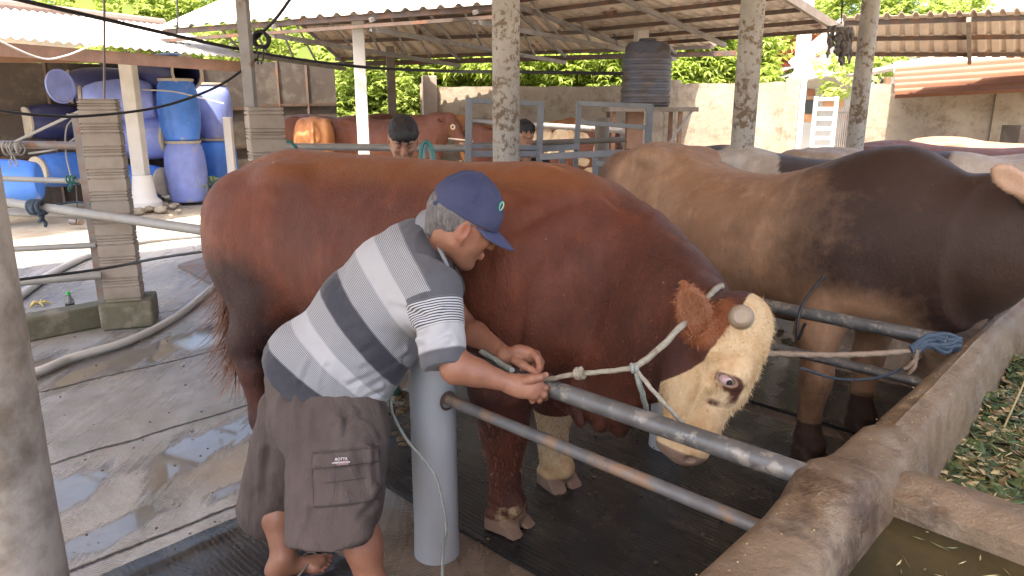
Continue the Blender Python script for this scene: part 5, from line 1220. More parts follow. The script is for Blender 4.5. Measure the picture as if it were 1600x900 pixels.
    g = MB(); g.lathe([(.034, -.03), (.036, .01), (.034, .022), (.0325, .026), (.033, .034), (.030, .040), (.0305, .050), (.027, .056), (.024, .062), (.019, .066), (.010, .064), (0, .063)], hc, nrm(ha+A(0, 0, .05)), 24, False); g.build('horn', HMt, bull, local=True)
    g = MB(); hf = Hh(.015, .03, -.085); g.lathe([(.034, -.03), (.033, .02), (.028, .05), (.020, .075), (0, .08)], hf, -Y_, 20, False); g.build('horn', HMt, bull, local=True)
    def strands(name, roots, dirs, ln, w0, m, n_seg=4, curl=.03, seed=2):
        rnd = random.Random(seed); gv, gf = [], []
        for (p, d) in zip(roots, dirs):
            L_ = ln*rnd.uniform(.55, 1.15); s_ = nrm(np.cross(d, A(rnd.gauss(0, 1), rnd.gauss(0, 1), rnd.gauss(0, 1)))); q = np.array(p, float); dd = np.array(d, float); i0 = len(gv)
            cu = A(rnd.gauss(0, curl), rnd.gauss(0, curl), -abs(rnd.gauss(0, curl))*.3)
            for k in range(n_seg+1):
                w_ = w0*(1-k/n_seg)**.6; gv += [q-s_*w_, q+s_*w_]; dd = nrm(dd+cu*2.2); q = q+dd*L_/n_seg
            for k in range(n_seg): gf.append((i0+2*k, i0+2*k+1, i0+2*k+3, i0+2*k+2))
        me = np_mesh(name, np.array(gv), np.array(gf)); return link_mesh(name, me, m, bull, local=True)
    rnd = random.Random(4); rt, dr = [], []
    for i in range(1700):
        k = rnd.random(); p = tl[int(len(tl)*(.45+.54*k))]; p = A(*p)+A(rnd.gauss(0, .018), rnd.gauss(0, .018), rnd.gauss(0, .02)); rt.append(p); dr.append(nrm(A(rnd.gauss(0, .09), rnd.gauss(0, .09), -1)))
    strands('tail_switch', rt, dr, .36, .0024, mat('tail_hair', (.24, .105, .05), (.11, .045, .025), 30, .5), 6, .07)
    # short hair on forehead edge, ears and legs catches the light
    def hairpatch(name, sel, count, ln, w0, m, down, seed):
        rs = np.random.RandomState(seed); idx = np.nonzero(sel)[0]; 
        if len(idx) == 0: return
        idx = rs.choice(idx, min(count, len(idx)), replace=False); N = vnormals(V, F)[idx]; P_ = V[idx]
        D = N*.45+np.asarray(down)[None, :]+rs.normal(0, .28, N.shape); D /= np.linalg.norm(D, axis=1)[:, None]
        strands(name, list(P_-N*.002), list(D), ln, w0, m, 3, .12, seed)
    CR = mat('cream_hair', (.66, .50, .30), (.50, .33, .16), 30, .6); BRH = mat('brown_hair', (.26, .085, .035), (.14, .045, .025), 30, .5)
    hairpatch('face_hair', (white > .6)*inhead*(skin < .2)*(hz < .44) > 0, 7000, .018, .0009, CR, Z_*.7, 3)
    hairpatch('ear_hair', ear > .5, 1200, .022, .0009, mat('ear_hair_colour', (.42, .17, .07), (.26, .09, .04), 30, .5), -ez*.2+A(0, 0, -.1), 4)
    hairpatch('leg_hair', (z < .5)*(z > .12)*(x > -.5) > 0, 3500, .022, .0009, BRH, A(0, 0, -1), 5)
    hairpatch('coat_hair', (z > .5)*(inhead < .5)*(y < .1) > 0, 15000, .014, .0008, BRH, A(-.5, 0, -.6), 6)
    return dict(Hh=Hh, X=X_, Y=Y_, Z=Z_)
BH = build_bull()
# halter ropes on the bull
def rope(pts, r, m, label, cat='rope', n=9, tw=.9, sub=8, base=None, nm='rope'):
    P_ = smooth_curve(pts, sub); 
    # resample evenly for the twist
    P_ = np.array(P_); sg = np.r_[0, np.cumsum(np.linalg.norm(np.diff(P_, axis=0), axis=1))]; m_ = max(4, int(sg[-1]/(r*1.3))); u = np.linspace(0, sg[-1], m_)
    P_ = [A(*[np.interp(q, sg, P_[:, j]) for j in range(3)]) for q in u]
    g = MB(); g.tube(P_, r, n, True, .35 if tw else None); return tag(g.build(nm, m, base=P_[0] if base is None else base, smooth=80), label, cat)
J_ = W(992, 575, 2.02)
rope([W(852, 594, 2.155), W(880, 588, 2.12), W(905, 584, 2.10), W(950, 580, 2.06), J_], .0075, M['rope_pale'], 'pale rope with a knot from the hands to the halter ring')
rope([J_, W(1030, 545, 1.99), W(1062, 512, 2.0), W(1085, 490, 2.08), W(1103, 470, 2.10), W(1118, 452, 2.13), W(1128, 447, 2.2)], .009, M['rope_pale'], 'pale grey halter rope rising behind the upright ear of the bull')
rope([J_, W(1015, 604, 2.0), W(1045, 638, 1.985), W(1075, 670, 1.99), W(1085, 682, 2.02)], .0062, M['rope_pale'], 'thin halter rope crossing the cream cheek down to the muzzle')
rope([J_, W(1000, 602, 2.03), W(1008, 632, 2.09), W(1012, 650, 2.16)], .008, M['rope_teal'], 'doubled halter rope end hanging under the jaw')
knot(W(905, 583, 2.098), .013, M['rope_pale'], 'fat knot in the pale rope between hands and halter', .0075, 3, 2, W(950, 580, 2.06)-W(880, 588, 2.12), .8, 0)
knot(J_, .010, M['rope_teal'], 'small knot where the halter ropes meet below the neck', .006, 3, 4, A(1, 0, 0), .8, 0)
rope([W(1190, 552, 2.35), W(1300, 555, 2.45), W(1380, 552, 2.52), W(1425, 548, 2.58)], .010, M['rope_brown'], 'brown twisted rope from behind the cream face to the blue knot')
kc = W(1462, 538, 2.62)
rnd = random.Random(31); g = MB()
for k in range(9):
    o_ = (k-4)*.009; a_ = W(1428+rnd.uniform(-6, 6), 548+rnd.uniform(-6, 6), 2.56); m1 = W(1450, 526+k*2.2, 2.56)+A(0, 0, .012*math.sin(k)); m2 = W(1478+rnd.uniform(-5, 5), 527+k*2.4, 2.60)+A(0, 0, .012*math.cos(k*2)); e_ = W(1497+rnd.uniform(-6, 3), 534+rnd.uniform(-6, 8), 2.62)
    g.tube(smooth_curve([a_, m1, m2, e_, e_+A(0, .02, -.03)], 6), .0085, 7)
tag(g.build('rope_knot', M['rope_blue'], base=W(1465, 540, 2.6)), 'fat blue rope bundle tied over the edge of the trough wall', 'rope knot')
knot(W(1432, 552, 2.56), .026, M['rope_brown'], 'brown rope knot hanging beside the blue one', .0085, 5, 6, A(0, 0, 1), .9, 2)
rope([W(1250, 575, 2.75), W(1310, 592, 2.7), W(1370, 590, 2.65), W(1425, 570, 2.6)], .005, M['rope_blue'], 'thin blue cord drooping under the dark rail')
rope([W(1288, 430, 2.9), W(1252, 480, 2.86), W(1246, 530, 2.84), W(1258, 505, 2.80)], .006, M['blackwire'], 'dark cord looped over the rail before the tan bull')

# ------------------------------------------------------------------ a general bull or cow (local frame: feet at 0, +X forward)
def build_cattle(prm, res=.014):
    g_ = prm; hw = g_.get('hw', .33); H = g_.get('H', 1.45); nk = g_['neck']; hump = g_.get('hump', 0)
    S = SDF((-2.1, -1.0, -.01), (g_.get('xmax', 1.9), 1.0, 2.0), res)
    k_ = H/1.45
    sw = g_.get('sway', 0); st = [(-1.86, 1.22, 1.02, .06), (-1.80, 1.32, .92, .15), (-1.66, 1.40, .82, .24), (-1.45, 1.45, .74, .86*hw), (-1.2, 1.44-sw*.4, .66, .95*hw), (-.9, 1.39-sw, .60, 1.06*hw), (-.6, 1.37-sw, .57, 1.1*hw), (-.3, 1.40-sw*.7, .57, 1.07*hw), (0, 1.45+hump*.5, .60, .97*hw), (.2, 1.47+hump, .64, .85*hw), (.38, 1.40+hump*.6, .70, .68*hw), (.5, 1.25, .82, .4*hw)]
    add_trunk(S, [(a, b*k_, c*k_, d) for a, b, c, d in st], 2.3)
    for sg in (-1, 1):
        S.ell((-1.30, sg*.20, 1.34*k_), (.14, .09, .07), k=.06)
        S.ell((-1.52, sg*.20, 1.02), (.30, .15, .36), (A(1, 0, .25), A(0, 1, 0), A(-.25, 0, 1)), k=.06)
        dx = sg*g_.get('stag', .05)
        add_leg(S, [(-1.46+dx, sg*.2, .82), (-1.66+dx, sg*.2, .56), (-1.62+dx, sg*.2, .44), (-1.58+dx, sg*.2, .20), (-1.54+dx, sg*.2, .12)], [.15, .076, .062, .048, .054], .04, (A(0, 1, 0), .82))
        S.cap((-1.62+dx, sg*.2, .80), (-1.70+dx, sg*.2, .54), .07, .032, .04); add_hoof(S, (-1.49+dx, sg*.2, 0), 1.0)
        S.ell((-.02, sg*.22, 1.02), (.22, .12, .36), (A(1, 0, .3), A(0, 1, 0), A(-.3, 0, 1)), k=.05)
        S.ell((.16, sg*.18, .88), (.17, .11, .17), k=.05)
        fx, fy = g_.get('front', [(0, .2), (0, -.2)])[0 if sg > 0 else 1]
        add_leg(S, [(.04, sg*.18, .82), (fx*.4+.0, fy*.95, .64), (fx, fy, .43), (fx-.005, fy, .38), (fx-.015, fy, .20), (fx-.005, fy, .12)], [.135, .10, .072, .068, .050, .054], .03)
        S.cap((fx-.01, fy, .13), (fx+.0, fy, .09), .058, .056, .02); add_hoof(S, (fx+.01, fy, 0), 1.05)
    # neck and head
    n0, n1 = A(.28, 0, 1.06*k_), A(*nk['poll']); lat = nrm(np.cross(n1-n0, A(0, 0, 1)))
    mid = (n0+n1)/2+A(0, 0, nk.get('arch', .02)); S.chain([n0, mid, n1], [.33, .25, .15], .07, (lat, .68))
    S.cap(n0+A(.05, 0, -.3), mid+A(.0, 0, -.22), .12, .08, .08, (lat, .5))
    d = nrm(A(*nk['dir'])); Yh = nrm(np.cross(A(0, 0, 1), d)) if abs(d[2]) < .97 else A(0, 1, 0); Xh = nrm(np.cross(d, Yh)); Xh = Xh if Xh[2] > 0 or abs(Xh[2]) < .05 and Xh[0] > 0 else -Xh
    if abs(d[2]) > .5: Xh = Xh if Xh@nrm(A(n1[0]-n0[0], n1[1]-n0[1], .3)) > 0 else -Xh
    Hh = lambda z, x, y=0: n1+d*z+Xh*x+Yh*y; hax = (Xh, Yh, d)
    S.ell(Hh(.06, .0), (.12, .11, .13), hax, .05)
    S.chain([Hh(.04, .03), Hh(.2, .03), Hh(.36, 0), Hh(.43, 0)], [.09, .09, .066, .06], .03, (Yh, .86))
    S.cap(Hh(.10, -.06), Hh(.22, -.055), .085, .07, .04, (Yh, .8)); S.cap(Hh(.22, -.05), Hh(.4, -.04), .055, .04, .03, (Yh, .85)); S.ell(Hh(.44, -.005), (.066, .066, .048), hax, .03)
    for sg in (-1, 1):
        S.ell(Hh(.17, .05, sg*.085), (.036, .022, .034), hax, .02)
        S.cap(Hh(.03, -.01, sg*.09), Hh(.0, .0, sg*.14), .035, .025, .02)
        ea = Hh(-.03, -.01, sg*.20) if 'ear' not in g_ else Hh(*g_['ear'][:2], sg*g_['ear'][2]); S.ell(ea, (.05, .105, .018), (d, nrm(Yh*sg-d*.25-Xh*.1), Xh), .02)
        S.ell(ea+Xh*.016 if True else ea, (.032, .075, .012), (d, nrm(Yh*sg-d*.25-Xh*.1), Xh), .01, 's')
        if g_.get('horn', 1): S.cap(Hh(-.04, .05, sg*.07), Hh(-.07, .07, sg*.13), .034, .022, .02)
        S.ell(Hh(.47, .03, sg*.04), (.015, .012, .01), hax, .01, 's')
    if 'extra' in g_: g_['extra'](S)
    tl = smooth_curve([(-1.78, 0, 1.32*k_), (-1.88, 0, 1.22*k_), (-1.91, 0, 1.0), (-1.90, .01, .75), (-1.89, .02, .45)], 4)
    S.chain(tl, np.interp(np.arange(len(tl)), [0, 5, 12, len(tl)-1], [.045, .03, .022, .045]), .02)
    V, F = S.mesh(); V = displace(V, F, 1, [(1.6, .010, g_.get('seed', 3)), (5, .004, 4)] + ([(A(18, 6, 3), .0014, 5)] if res < .02 else [])); V = floor_flat(V)
    return V, F, Hh, (Xh, Yh, d)
def cattle(name, label, prm, loc, rz, m, region, res=.014, group='cattle in the back stalls', eyes=True):
    V, F, Hh, (Xh, Yh, d) = build_cattle(prm, res)
    a = region(V, Hh, Xh, Yh, d); me = np_mesh('body', V, F, a)
    T = thing(name, label, 'bull' if name == 'bull' else 'cow', tuple(loc), rz, group); link_mesh('body', me, m, T, local=True)
    if eyes:
        for sg in (-1, 1):
            g = MB(); c = Hh(.17, .052, sg*.096); r = .019; g.lathe([(r*math.sin(q), -r*math.cos(q)) for q in np.linspace(.01, 3.13, 10)], c, Yh*sg, 14, False); g.build('eye', M['blackwire'], T, local=True)
    return T
z_ = lambda V: np.zeros(len(V))
# second bull: tan barrel, dark forehand
f2 = (Wz(1265, 715, .03)+Wz(1345, 668, .03))/2
dir2 = nrm(A(.475, -.88, 0)); l2 = A(-dir2[1], dir2[0], 0)
q1 = Wz(1263, 714, .03)-f2; q2 = Wz(1343, 668, .03)-f2
_c2, _s2 = dir2[:2]
def toL2(p): q = np.asarray(p, float)-A(f2[0], f2[1], .02); return A(q@dir2, q@l2, q[2])
def toL2v(d): return A(d@dir2, d@l2, d[2])
E0_, E1_ = W(1606, 302, 2.62), W(1553, 262, 2.60)
def ear2(S):
    a, b = toL2(E0_), toL2(E1_); ez = nrm(b-a); vf = nrm(toL2(A(0, 0, CAM_H))-a); vf = nrm(vf-ez*(vf@ez)); ex = np.cross(ez, vf)
    S.cap(toL2(W(1625, 318, 2.70)), a, .05, .034, .03); S.ell((a+b)/2, (.046, .017, .092), (ex, vf, ez), .02); S.ell((a+b)/2+vf*.018+ez*.01, (.030, .014, .070), (ex, vf, ez), .006, 's')
def reg2(V, Hh, Xh, Yh, d):
    x, y, z = V.T; hz = (V-Hh(0, 0))@d
    dark = sstep(x+.35*(z-1.1)+.05*np.sin(z*9), -.66, .42)*1.05; dark = np.maximum(dark, sstep(x, -1.38, -1.75)*.75)
    dark = np.where(z < .62, np.maximum(dark*.6, .45*(x > -.5)), dark); 
    br = np.exp(-(((x-.20)/.20)**2+((z-.72)/.14)**2))*1.25; dark = np.clip(dark-br, 0, 1.2)
    dark = np.where((z < .2), 1.0, dark); dark = dark*(1-.9*(z < .6)*(z > .22)*(y > .02)*(x > -.4))
    e_ = toL2((E0_+E1_)/2); er = sstep(np.linalg.norm(V-e_, axis=1), .13, .10); dark = dark*(1-er)
    return {'dark': dark, 'white': z_(V), 'skin': er*.9}
M['coat2'] = m_coat('tan_coat', (.47, .285, .17), (.31, .155, .08), (.050, .027, .019), (.6, .5, .38), (.50, .32, .22), nsc=2.6, bs=.8)
cattle('bull', 'huge tan bull with dark brown shoulders standing behind the trough wall', dict(hw=.36, H=1.45, hump=.035, sway=.08, extra=ear2, neck=dict(poll=tuple(toL2(W(1632, 322, 2.72))), dir=tuple(toL2v(A(.75, -.10, -.62))), arch=-.07), front=[(q2@dir2, q2@l2), (q1@dir2, q1@l2)], stag=-.06, seed=7), (f2[0], f2[1], .02), math.atan2(dir2[1], dir2[0]), M['coat2'], reg2, .013, 'cattle in the front stalls')
# cows behind: only their backs show; all are whole animals
def reg_plain(V, Hh, Xh, Yh, d): return {'dark': sstep(V[:, 2], .7, .3)*.5, 'white': z_(V), 'skin': z_(V)}
def reg_patch(V, Hh, Xh, Yh, d):
    x, y, z = V.T; n = fnoise(V, 1.9, 77, 2); dk = sstep(n, .12, .2); dk = np.maximum(dk, sstep(np.abs(x+1.50), .2, .12)*sstep(z, 1.1, 1.2)); dk = np.maximum(dk, sstep(np.abs(x-.02), .13, .08)*sstep(np.abs(z-1.42), .12, .06))
    return {'dark': dk, 'white': z_(V), 'skin': z_(V)}
CW = m_coat('white_coat', (.60, .52, .44), (.50, .41, .33), (.085, .065, .06), (.6, .5, .4)); CC = m_coat('cream_coat', (.52, .42, .33), (.42, .30, .21), (.25, .16, .11), (.6, .5, .4))
CR_ = m_coat('red_brown_coat', (.17, .062, .036), (.12, .042, .026), (.075, .03, .025), (.62, .48, .32)); CO = m_coat('orange_coat', (.42, .19, .075), (.34, .135, .05), (.16, .07, .03), (.6, .45, .3)); CT = m_coat('brown_tan_coat', (.32, .19, .12), (.24, .13, .085), (.11, .06, .045), (.6, .45, .3))
nkd = dict(poll=(.95, 0, 1.15), dir=(.4, 0, -.9), arch=.03); nk_lvl = dict(poll=(.80, 0, 1.42), dir=(.85, 0, -.52), arch=.04)
uang = R(-45)
def stall_at(px, py, Y, x_local, rz, ztop=1.45):
    """place an animal so that the point x_local of its back stands at forward distance Y under the pixel"""
    p = Wy(px, py, Y); d = A(math.cos(rz), math.sin(rz), 0); q = p-d*x_local; return (q[0], q[1], max(-.05, p[2]-ztop))
cattle('cow', 'white cow with black patches, its back seen over the tan bull', dict(hw=.31, H=1.40, neck=nkd, seed=9), stall_at(1300, 246, 4.95, -.6, R(-42), 1.34), R(-42), CW, reg_patch, .02)
cattle('cow', 'cream backed cow between the patched cow and the dark bull shoulder', dict(hw=.31, H=1.40, neck=nk_lvl, seed=10), stall_at(1330, 228, 5.9, -1.2, R(-40), 1.40), R(-40), CC, reg_plain, .02)
cattle('cow', 'dark red brown cow whose back runs to the right edge of the photo', dict(hw=.32, H=1.42, neck=nkd, seed=11), stall_at(1400, 229, 6.9, -1.3, R(-32), 1.42), R(-32), CR_, reg_plain, .02)
cattle('cow', 'brown tan cow farthest back in the row at right', dict(hw=.32, H=1.42, neck=nkd, seed=12), stall_at(1480, 228, 8.0, -1.3, R(-28), 1.42), R(-28), CT, reg_plain, .025)
# far pens at left and middle
def reg_face(V, Hh, Xh, Yh, d):
    e = np.minimum(np.linalg.norm(V-Hh(.17, .05, .1), axis=1), np.linalg.norm(V-Hh(.17, .05, -.1), axis=1)); mz = (V-Hh(0, 0))@d
    return {'dark': sstep(V[:, 2], .75, .5)*.3, 'white': np.maximum(sstep(e, .06, .04)*.9, 0), 'skin': sstep(mz, .42, .46)*(np.linalg.norm(V-Hh(.2, 0), axis=1) < .4)}
pL = Wy(515, 181, 11.6)
cattle('cow', 'long red brown cow standing side on behind the white column, head low', dict(hw=.30, H=1.42, neck=dict(poll=(.70, 0, 1.33), dir=(.62, -.12, -.72), arch=.03), seed=14, horn=0), stall_at(522, 180, 13.4, -1.68, R(-24), 1.42), R(-24), CR_, reg_face, .022, 'cattle in the far pens')
cattle('cow', 'orange cow seen from the rump left of the long red brown cow', dict(hw=.32, H=1.42, neck=nkd, seed=15), stall_at(488, 181, 12.6, -1.66, R(100), 1.42), R(100), CO, reg_plain, .025, 'cattle in the far pens')
cattle('cow', 'dark red cow at the block pillar left of the orange rump', dict(hw=.30, H=1.40, neck=nkd, seed=16), stall_at(446, 178, 14.0, -1.70, R(10), 1.40), R(10), CR_, reg_plain, .03, 'cattle in the far pens')
def reg_spot(V, Hh, Xh, Yh, d):
    x, y, z = V.T; n = fnoise(V, 2.1, 31, 2); return {'dark': z_(V), 'white': sstep(n, -.02, .05)*(x < .5)*.9, 'skin': z_(V)}
cattle('cow', 'red and white spotted cow with lowered head behind the grey gate', dict(hw=.28, H=1.30, neck=dict(poll=(.72, 0, 1.12), dir=(.35, 0, -.9)), seed=17), stall_at(866, 199, 12.4, -.25, R(-12), 1.30), R(-12), CR_, reg_spot, .024, 'cattle in the far pens')
cattle('cow', 'brown and cream cow turning its head back left of the round column', dict(hw=.28, H=1.34, neck=dict(poll=(.62, .05, 1.28), dir=(.80, -.1, -.5)), seed=18, horn=0), stall_at(775, 187, 12.9, -.1, R(195), 1.34), R(195), CO, reg_spot, .024, 'cattle in the far pens')
# ================================================================== PEOPLE
def camdir(r, d, a): """direction given as right, down, away in the camera's frame"""; return nrm(A(1, 0, 0)*r + (A(0, 0, -1)*cP + A(0, -sP, 0))*d + A(0, cP, -sP)*a)
def m_skin(name, c, c2, rough=.45):
    t = NT(name); v = t.obj()
    cc = t.mix(t.ramp(t.noise(9, 5, .6, v), [(.35, 0), (.65, 1)]), c, c2)
    cc = t.mix(t.math('MULTIPLY', t.attr('red'), .8), cc, (c[0]*.95, c[1]*.55, c[2]*.5))
    cc = t.mix(t.attr('hairy'), cc, (.045, .04, .04))
    cc = t.mix(t.math('MULTIPLY', t.attr('pale'), .8), cc, (.60, .36, .27))
    h = t.math('ADD', t.noise(90, 4, .6, v), t.math('MULTIPLY', t.noise(22, 4, .6, v), .8))
    return t.fin(cc, t.ramp(t.noise(6, 3, .5, v), [(.3, rough-.05), (.7, rough+.12)]), t.bump(h, .28, .003), Subsurface_Weight=.06, Subsurface_Radius=(.01, .004, .002))
M['skin'] = m_skin('brown_skin', (.34, .165, .102), (.26, .115, .07)); M['skin2'] = m_skin('light_brown_skin', (.42, .22, .14), (.36, .18, .11))
M['hair'] = mat('black_hair', (.012, .011, .012), (.025, .022, .022), 40, .6, .9, 160, bdist=.004, stretch=(1, 1, .3)); M['hair_grey'] = mat('greying_hair', (.06, .055, .055), (.20, .19, .19), 130, .6, 1, 200, bdist=.004, stretch=(1, 1, .25))
def add_head(S, O, f, u, s=1.0, ears=True):
    """O centre of the skull, f where the face looks, u top of the head"""
    f = nrm(f); u = nrm(u-f*(u@f)); l = np.cross(u, f); H = lambda a, b, c=0: O+(f*a+u*b+l*c)*s; ax = (f, l, u)
    S.ell(H(-.012, .035), A(.098, .076, .088)*s, ax, .02); S.ell(H(.02, -.01), A(.074, .066, .085)*s, ax, .03)
    S.cap(H(.035, -.05), H(.062, -.098), .046*s, .026*s, .03); 
    for g_ in (-1, 1):
        S.cap(H(-.01, -.045, g_*.052), H(.045, -.095, g_*.020), .022*s, .018*s, .025)      # jaw
        S.ell(H(.072, .0-.012, g_*.034), A(.02, .02, .016)*s, ax, .02)                       # cheek
        S.ell(H(.088, .018, g_*.030), A(.012, .016, .011)*s, ax, .012, 's')                 # eye socket
        S.ell(H(.080, .016, g_*.031), A(.014, .014, .011)*s, ax, .006)                      # eyeball and lids
        S.cap(H(.089, .036, g_*.014), H(.080, .038, g_*.045), .009*s, .007*s, .012)         # brow
        S.ell(H(.100, -.028, g_*.012), A(.011, .009, .009)*s, ax, .006)                     # nostril wing
        if ears:
            S.ell(H(-.012, -.002, g_*.078), A(.020, .009, .033)*s, (nrm(f+l*g_*.35), nrm(l*g_-f*.35), u), .006)
            S.ell(H(-.006, .004, g_*.087), A(.010, .007, .020)*s, (nrm(f+l*g_*.35), nrm(l*g_-f*.35), u), .004, 's')
            S.cap(H(-.005, -.03, g_*.074), H(-.003, -.036, g_*.075), .008*s, .007*s, .006)
    S.chain([H(.090, .022), H(.108, -.012), H(.112, -.026)], [.009*s, .012*s, .013*s], .010)
    S.cap(H(.092, -.056, -.02), H(.092, -.056, .02), .0075*s, .0075*s, .008); S.cap(H(.090, -.067, -.016), H(.090, -.067, .016), .0085*s, .0085*s, .006)
    S.cap(H(.102, -.0615, -.019), H(.102, -.0615, .019), .0025*s, .0025*s, .004, None, 's')
    return H, l
def finger(S, pts, r0, r1, k=.004): 
    n = len(pts)-1
    for i in range(n): S.cap(pts[i], pts[i+1], r0+(r1-r0)*i/n, r0+(r1-r0)*(i+1)/n, k)
def join(parts):
    o = 0; VV, FF = [], []
    for V, F in parts: VV.append(V); FF.append(F+o); o += len(V)
    return np.concatenate(VV), np.concatenate(FF)

# ------------------------------------------------------------------ man in the striped shirt
man = thing('person', 'man in blue cap, striped shirt and brown shorts bending over the rail', 'person', tuple(Wz(520, 925)))
fH = camdir(.86, .33, .38); uH = camdir(.36, -.90, -.22); uH = nrm(uH-fH*(uH@fH)); lH = np.cross(uH, fH)
EAR = W(724, 360, 2.16); HO_ = EAR+lH*.078*1.08+fH*.012*1.08
hip_n, hip_f = W(520, 640, 2.30), W(490, 625, 2.52)
kn_n, kn_f = W(560, 780, 2.24), W(436, 770, 2.60)
an_n = Wz(590, 965, .10); an_f = Wz(444, 870, .10)
sh_n, sh_f = W(672, 440, 2.19), W(672, 415, 2.54)
el_n, el_f = W(712, 572, 2.115), W(722, 508, 2.50)
wr_n, wr_f = W(803, 601, 2.13), W(793, 556, 2.27)
def build_man():
    S = SDF((-1.15, 1.72, -.01), (.16, 2.95, 1.62), .0055)
    H, l = add_head(S, HO_, fH, uH, 1.08)
    S.cap(W(692, 372, 2.32), HO_-fH*.03-uH*.04, .064, .058, .03)
    S.chain([W(505, 600, 2.42), W(575, 490, 2.38), W(640, 425, 2.36), W(690, 385, 2.34)], [.10, .12, .12, .07], .04)
    for (a, b, c, r) in ((sh_n, el_n, wr_n, 1), (sh_f, el_f, wr_f, 1)):
        S.cap(a, b, .050, .040, .02); S.cap(b, (b*.68+c*.32), .040, .041, .03); S.cap(b*.68+c*.32, c, .041, .025, .02)
    S.cap(el_n+A(0, 0, -.012), el_n*.9+wr_n*.1, .042, .040, .02)
    for (h, k, an) in ((hip_n, kn_n, an_n), (hip_f, kn_f, an_f)):
        S.cap(h, k, .068, .060, .03); m_ = k*.62+an*.38; S.cap(k, m_+A(-.008, 0, 0), .050, .054, .03); S.cap(m_+A(-.008, 0, 0), an, .054, .038, .04)
        S.cap(k*.3+an*.7, an, .045, .036, .02)
    feet = []
    for (an, toe) in ((an_f, nrm(Wz(521, 893)-Wz(452, 912))), (an_n, nrm(Wz(660, 960)-Wz(590, 975)))):
        a0 = A(an[0], an[1], 0); sd_ = np.cross(A(0, 0, 1), toe)
        Z = lambda f_, s_, z: a0+toe*f_+sd_*s_+A(0, 0, z)
        S.cap(Z(-.035, 0, .055), Z(-.01, 0, .09), .034, .036, .03); S.cap(Z(-.02, 0, .06), Z(.12, .0, .042), .036, .028, .03, (A(0, 0, 1), .95)); S.cap(Z(.10, -.025, .036), Z(.115, .028, .036), .022, .018, .02)
        feet.append((a0, toe, sd_))
    V, F = S.mesh()
    # hands and toes at a finer grid
    parts = [(V, F)]
    fa = nrm(wr_n-el_n)
    Sn = SDF(W(800, 640, 2.1)-A(.08, .12, .06), W(860, 570, 2.2)+A(.06, .12, .06), .0021)
    k0 = W(826, 602, 2.118)
    Sn.cap(wr_n-fa*.02, wr_n, .0272, .0265, .01); Sn.cap(wr_n, k0, .026, .030, .02, (camdir(0, .2, 1), .62)); Sn.cap(W(818, 606, 2.125), W(836, 600, 2.115), .030, .027, .015, (camdir(0, .2, 1), .6))
    Sn.cap(W(830, 612, 2.12), W(834, 616, 2.12), .02, .018, .012)
    finger(Sn, [W(817, 596, 2.115), W(832, 592, 2.095), W(844, 590, 2.10), W(853, 586, 2.115)], .0150, .0095)
    finger(Sn, [W(838, 600, 2.11), W(852, 606, 2.12), W(856, 613, 2.16), W(850, 607, 2.205)], .0118, .0088)
    finger(Sn, [W(836, 608, 2.11), W(850, 617, 2.12), W(852, 621, 2.16), W(846, 612, 2.20)], .0118, .0088)
    finger(Sn, [W(832, 613, 2.115), W(843, 624, 2.13), W(843, 626, 2.165), W(838, 616, 2.20)], .0110, .0082)
    finger(Sn, [W(824, 614, 2.12), W(832, 626, 2.14), W(832, 627, 2.165), W(829, 619, 2.19)], .0098, .0076)
    parts.append(Sn.mesh())
    fb = nrm(wr_f-el_f)
    Sf = SDF(W(780, 620, 2.15)-A(.06, .12, .06), W(860, 530, 2.3)+A(.06, .12, .06), .0021)
    Sf.cap(wr_f-fb*.02, wr_f, .0272, .0265, .01); Sf.cap(wr_f, W(818, 555, 2.235), .026, .030, .02, (camdir(.2, -.6, .8), .7)); Sf.cap(W(812, 552, 2.24), W(830, 556, 2.225), .028, .024, .015, (camdir(.2, -.6, .8), .72))
    finger(Sf, [W(826, 549, 2.225), W(840, 560, 2.19), W(843, 573, 2.17), W(841, 582, 2.155)], .0118, .0084)
    finger(Sf, [W(822, 546, 2.24), W(838, 553, 2.24), W(846, 566, 2.22), W(845, 577, 2.20)], .0118, .0086)
    finger(Sf, [W(818, 558, 2.255), W(833, 564, 2.25), W(836, 575, 2.23), W(826, 578, 2.215)], .0108, .0084)
    finger(Sf, [W(812, 564, 2.255), W(824, 571, 2.25), W(825, 579, 2.235), W(815, 577, 2.22)], .0100, .0078)
    finger(Sf, [W(806, 563, 2.22), W(818, 571, 2.185), W(829, 577, 2.165), W(838, 583, 2.15)], .0145, .0092)
    parts.append(Sf.mesh())
    for (a0, toe, sd_) in feet[:2]:
        St = SDF(a0-A(.2, .2, .0), a0+A(.22, .22, .08), .003); Z = lambda f_, s_, z: a0+toe*f_+sd_*s_+A(0, 0, z)
        sg = 1 if sd_[1] < 0 else 1
        for (o_, ln, r) in ((.030, .165, .0125), (.009, .160, .0095), (-.009, .150, .009), (-.024, .138, .0085), (-.037, .124, .008)): finger(St, [Z(.105, o_*.85, .040), Z(ln-.018, o_, .036), Z(ln, o_, .028)], r*1.1, r)
        parts.append(St.mesh())
    V, F = join(parts); V = displace(V, F, 1, [(30, .0006, 4)])
    hf = (V-HO_); hu, hff, hl = hf@uH, hf@fH, hf@lH
    ear = np.exp(-((np.linalg.norm(V-EAR, axis=1)/.03)**2)); lips = np.exp(-((hf@uH+.062*1.08)/.012)**2)*(hff > .085)*(np.abs(hl) < .03)
    stub = ((hff > .03)*(hu < -.035)*(hu > -.13)*(np.abs(hl) < .07))*.32*(hff < .2)
    nail = np.exp(-(np.linalg.norm(V-W(853, 586, 2.113), axis=1)/.009)**2)
    kn = sum(np.exp(-(np.linalg.norm(V-q, axis=1)/.02)**2) for q in (W(838, 600, 2.1), W(828, 549, 2.22), W(843, 578, 2.16), W(838, 582, 2.15)))
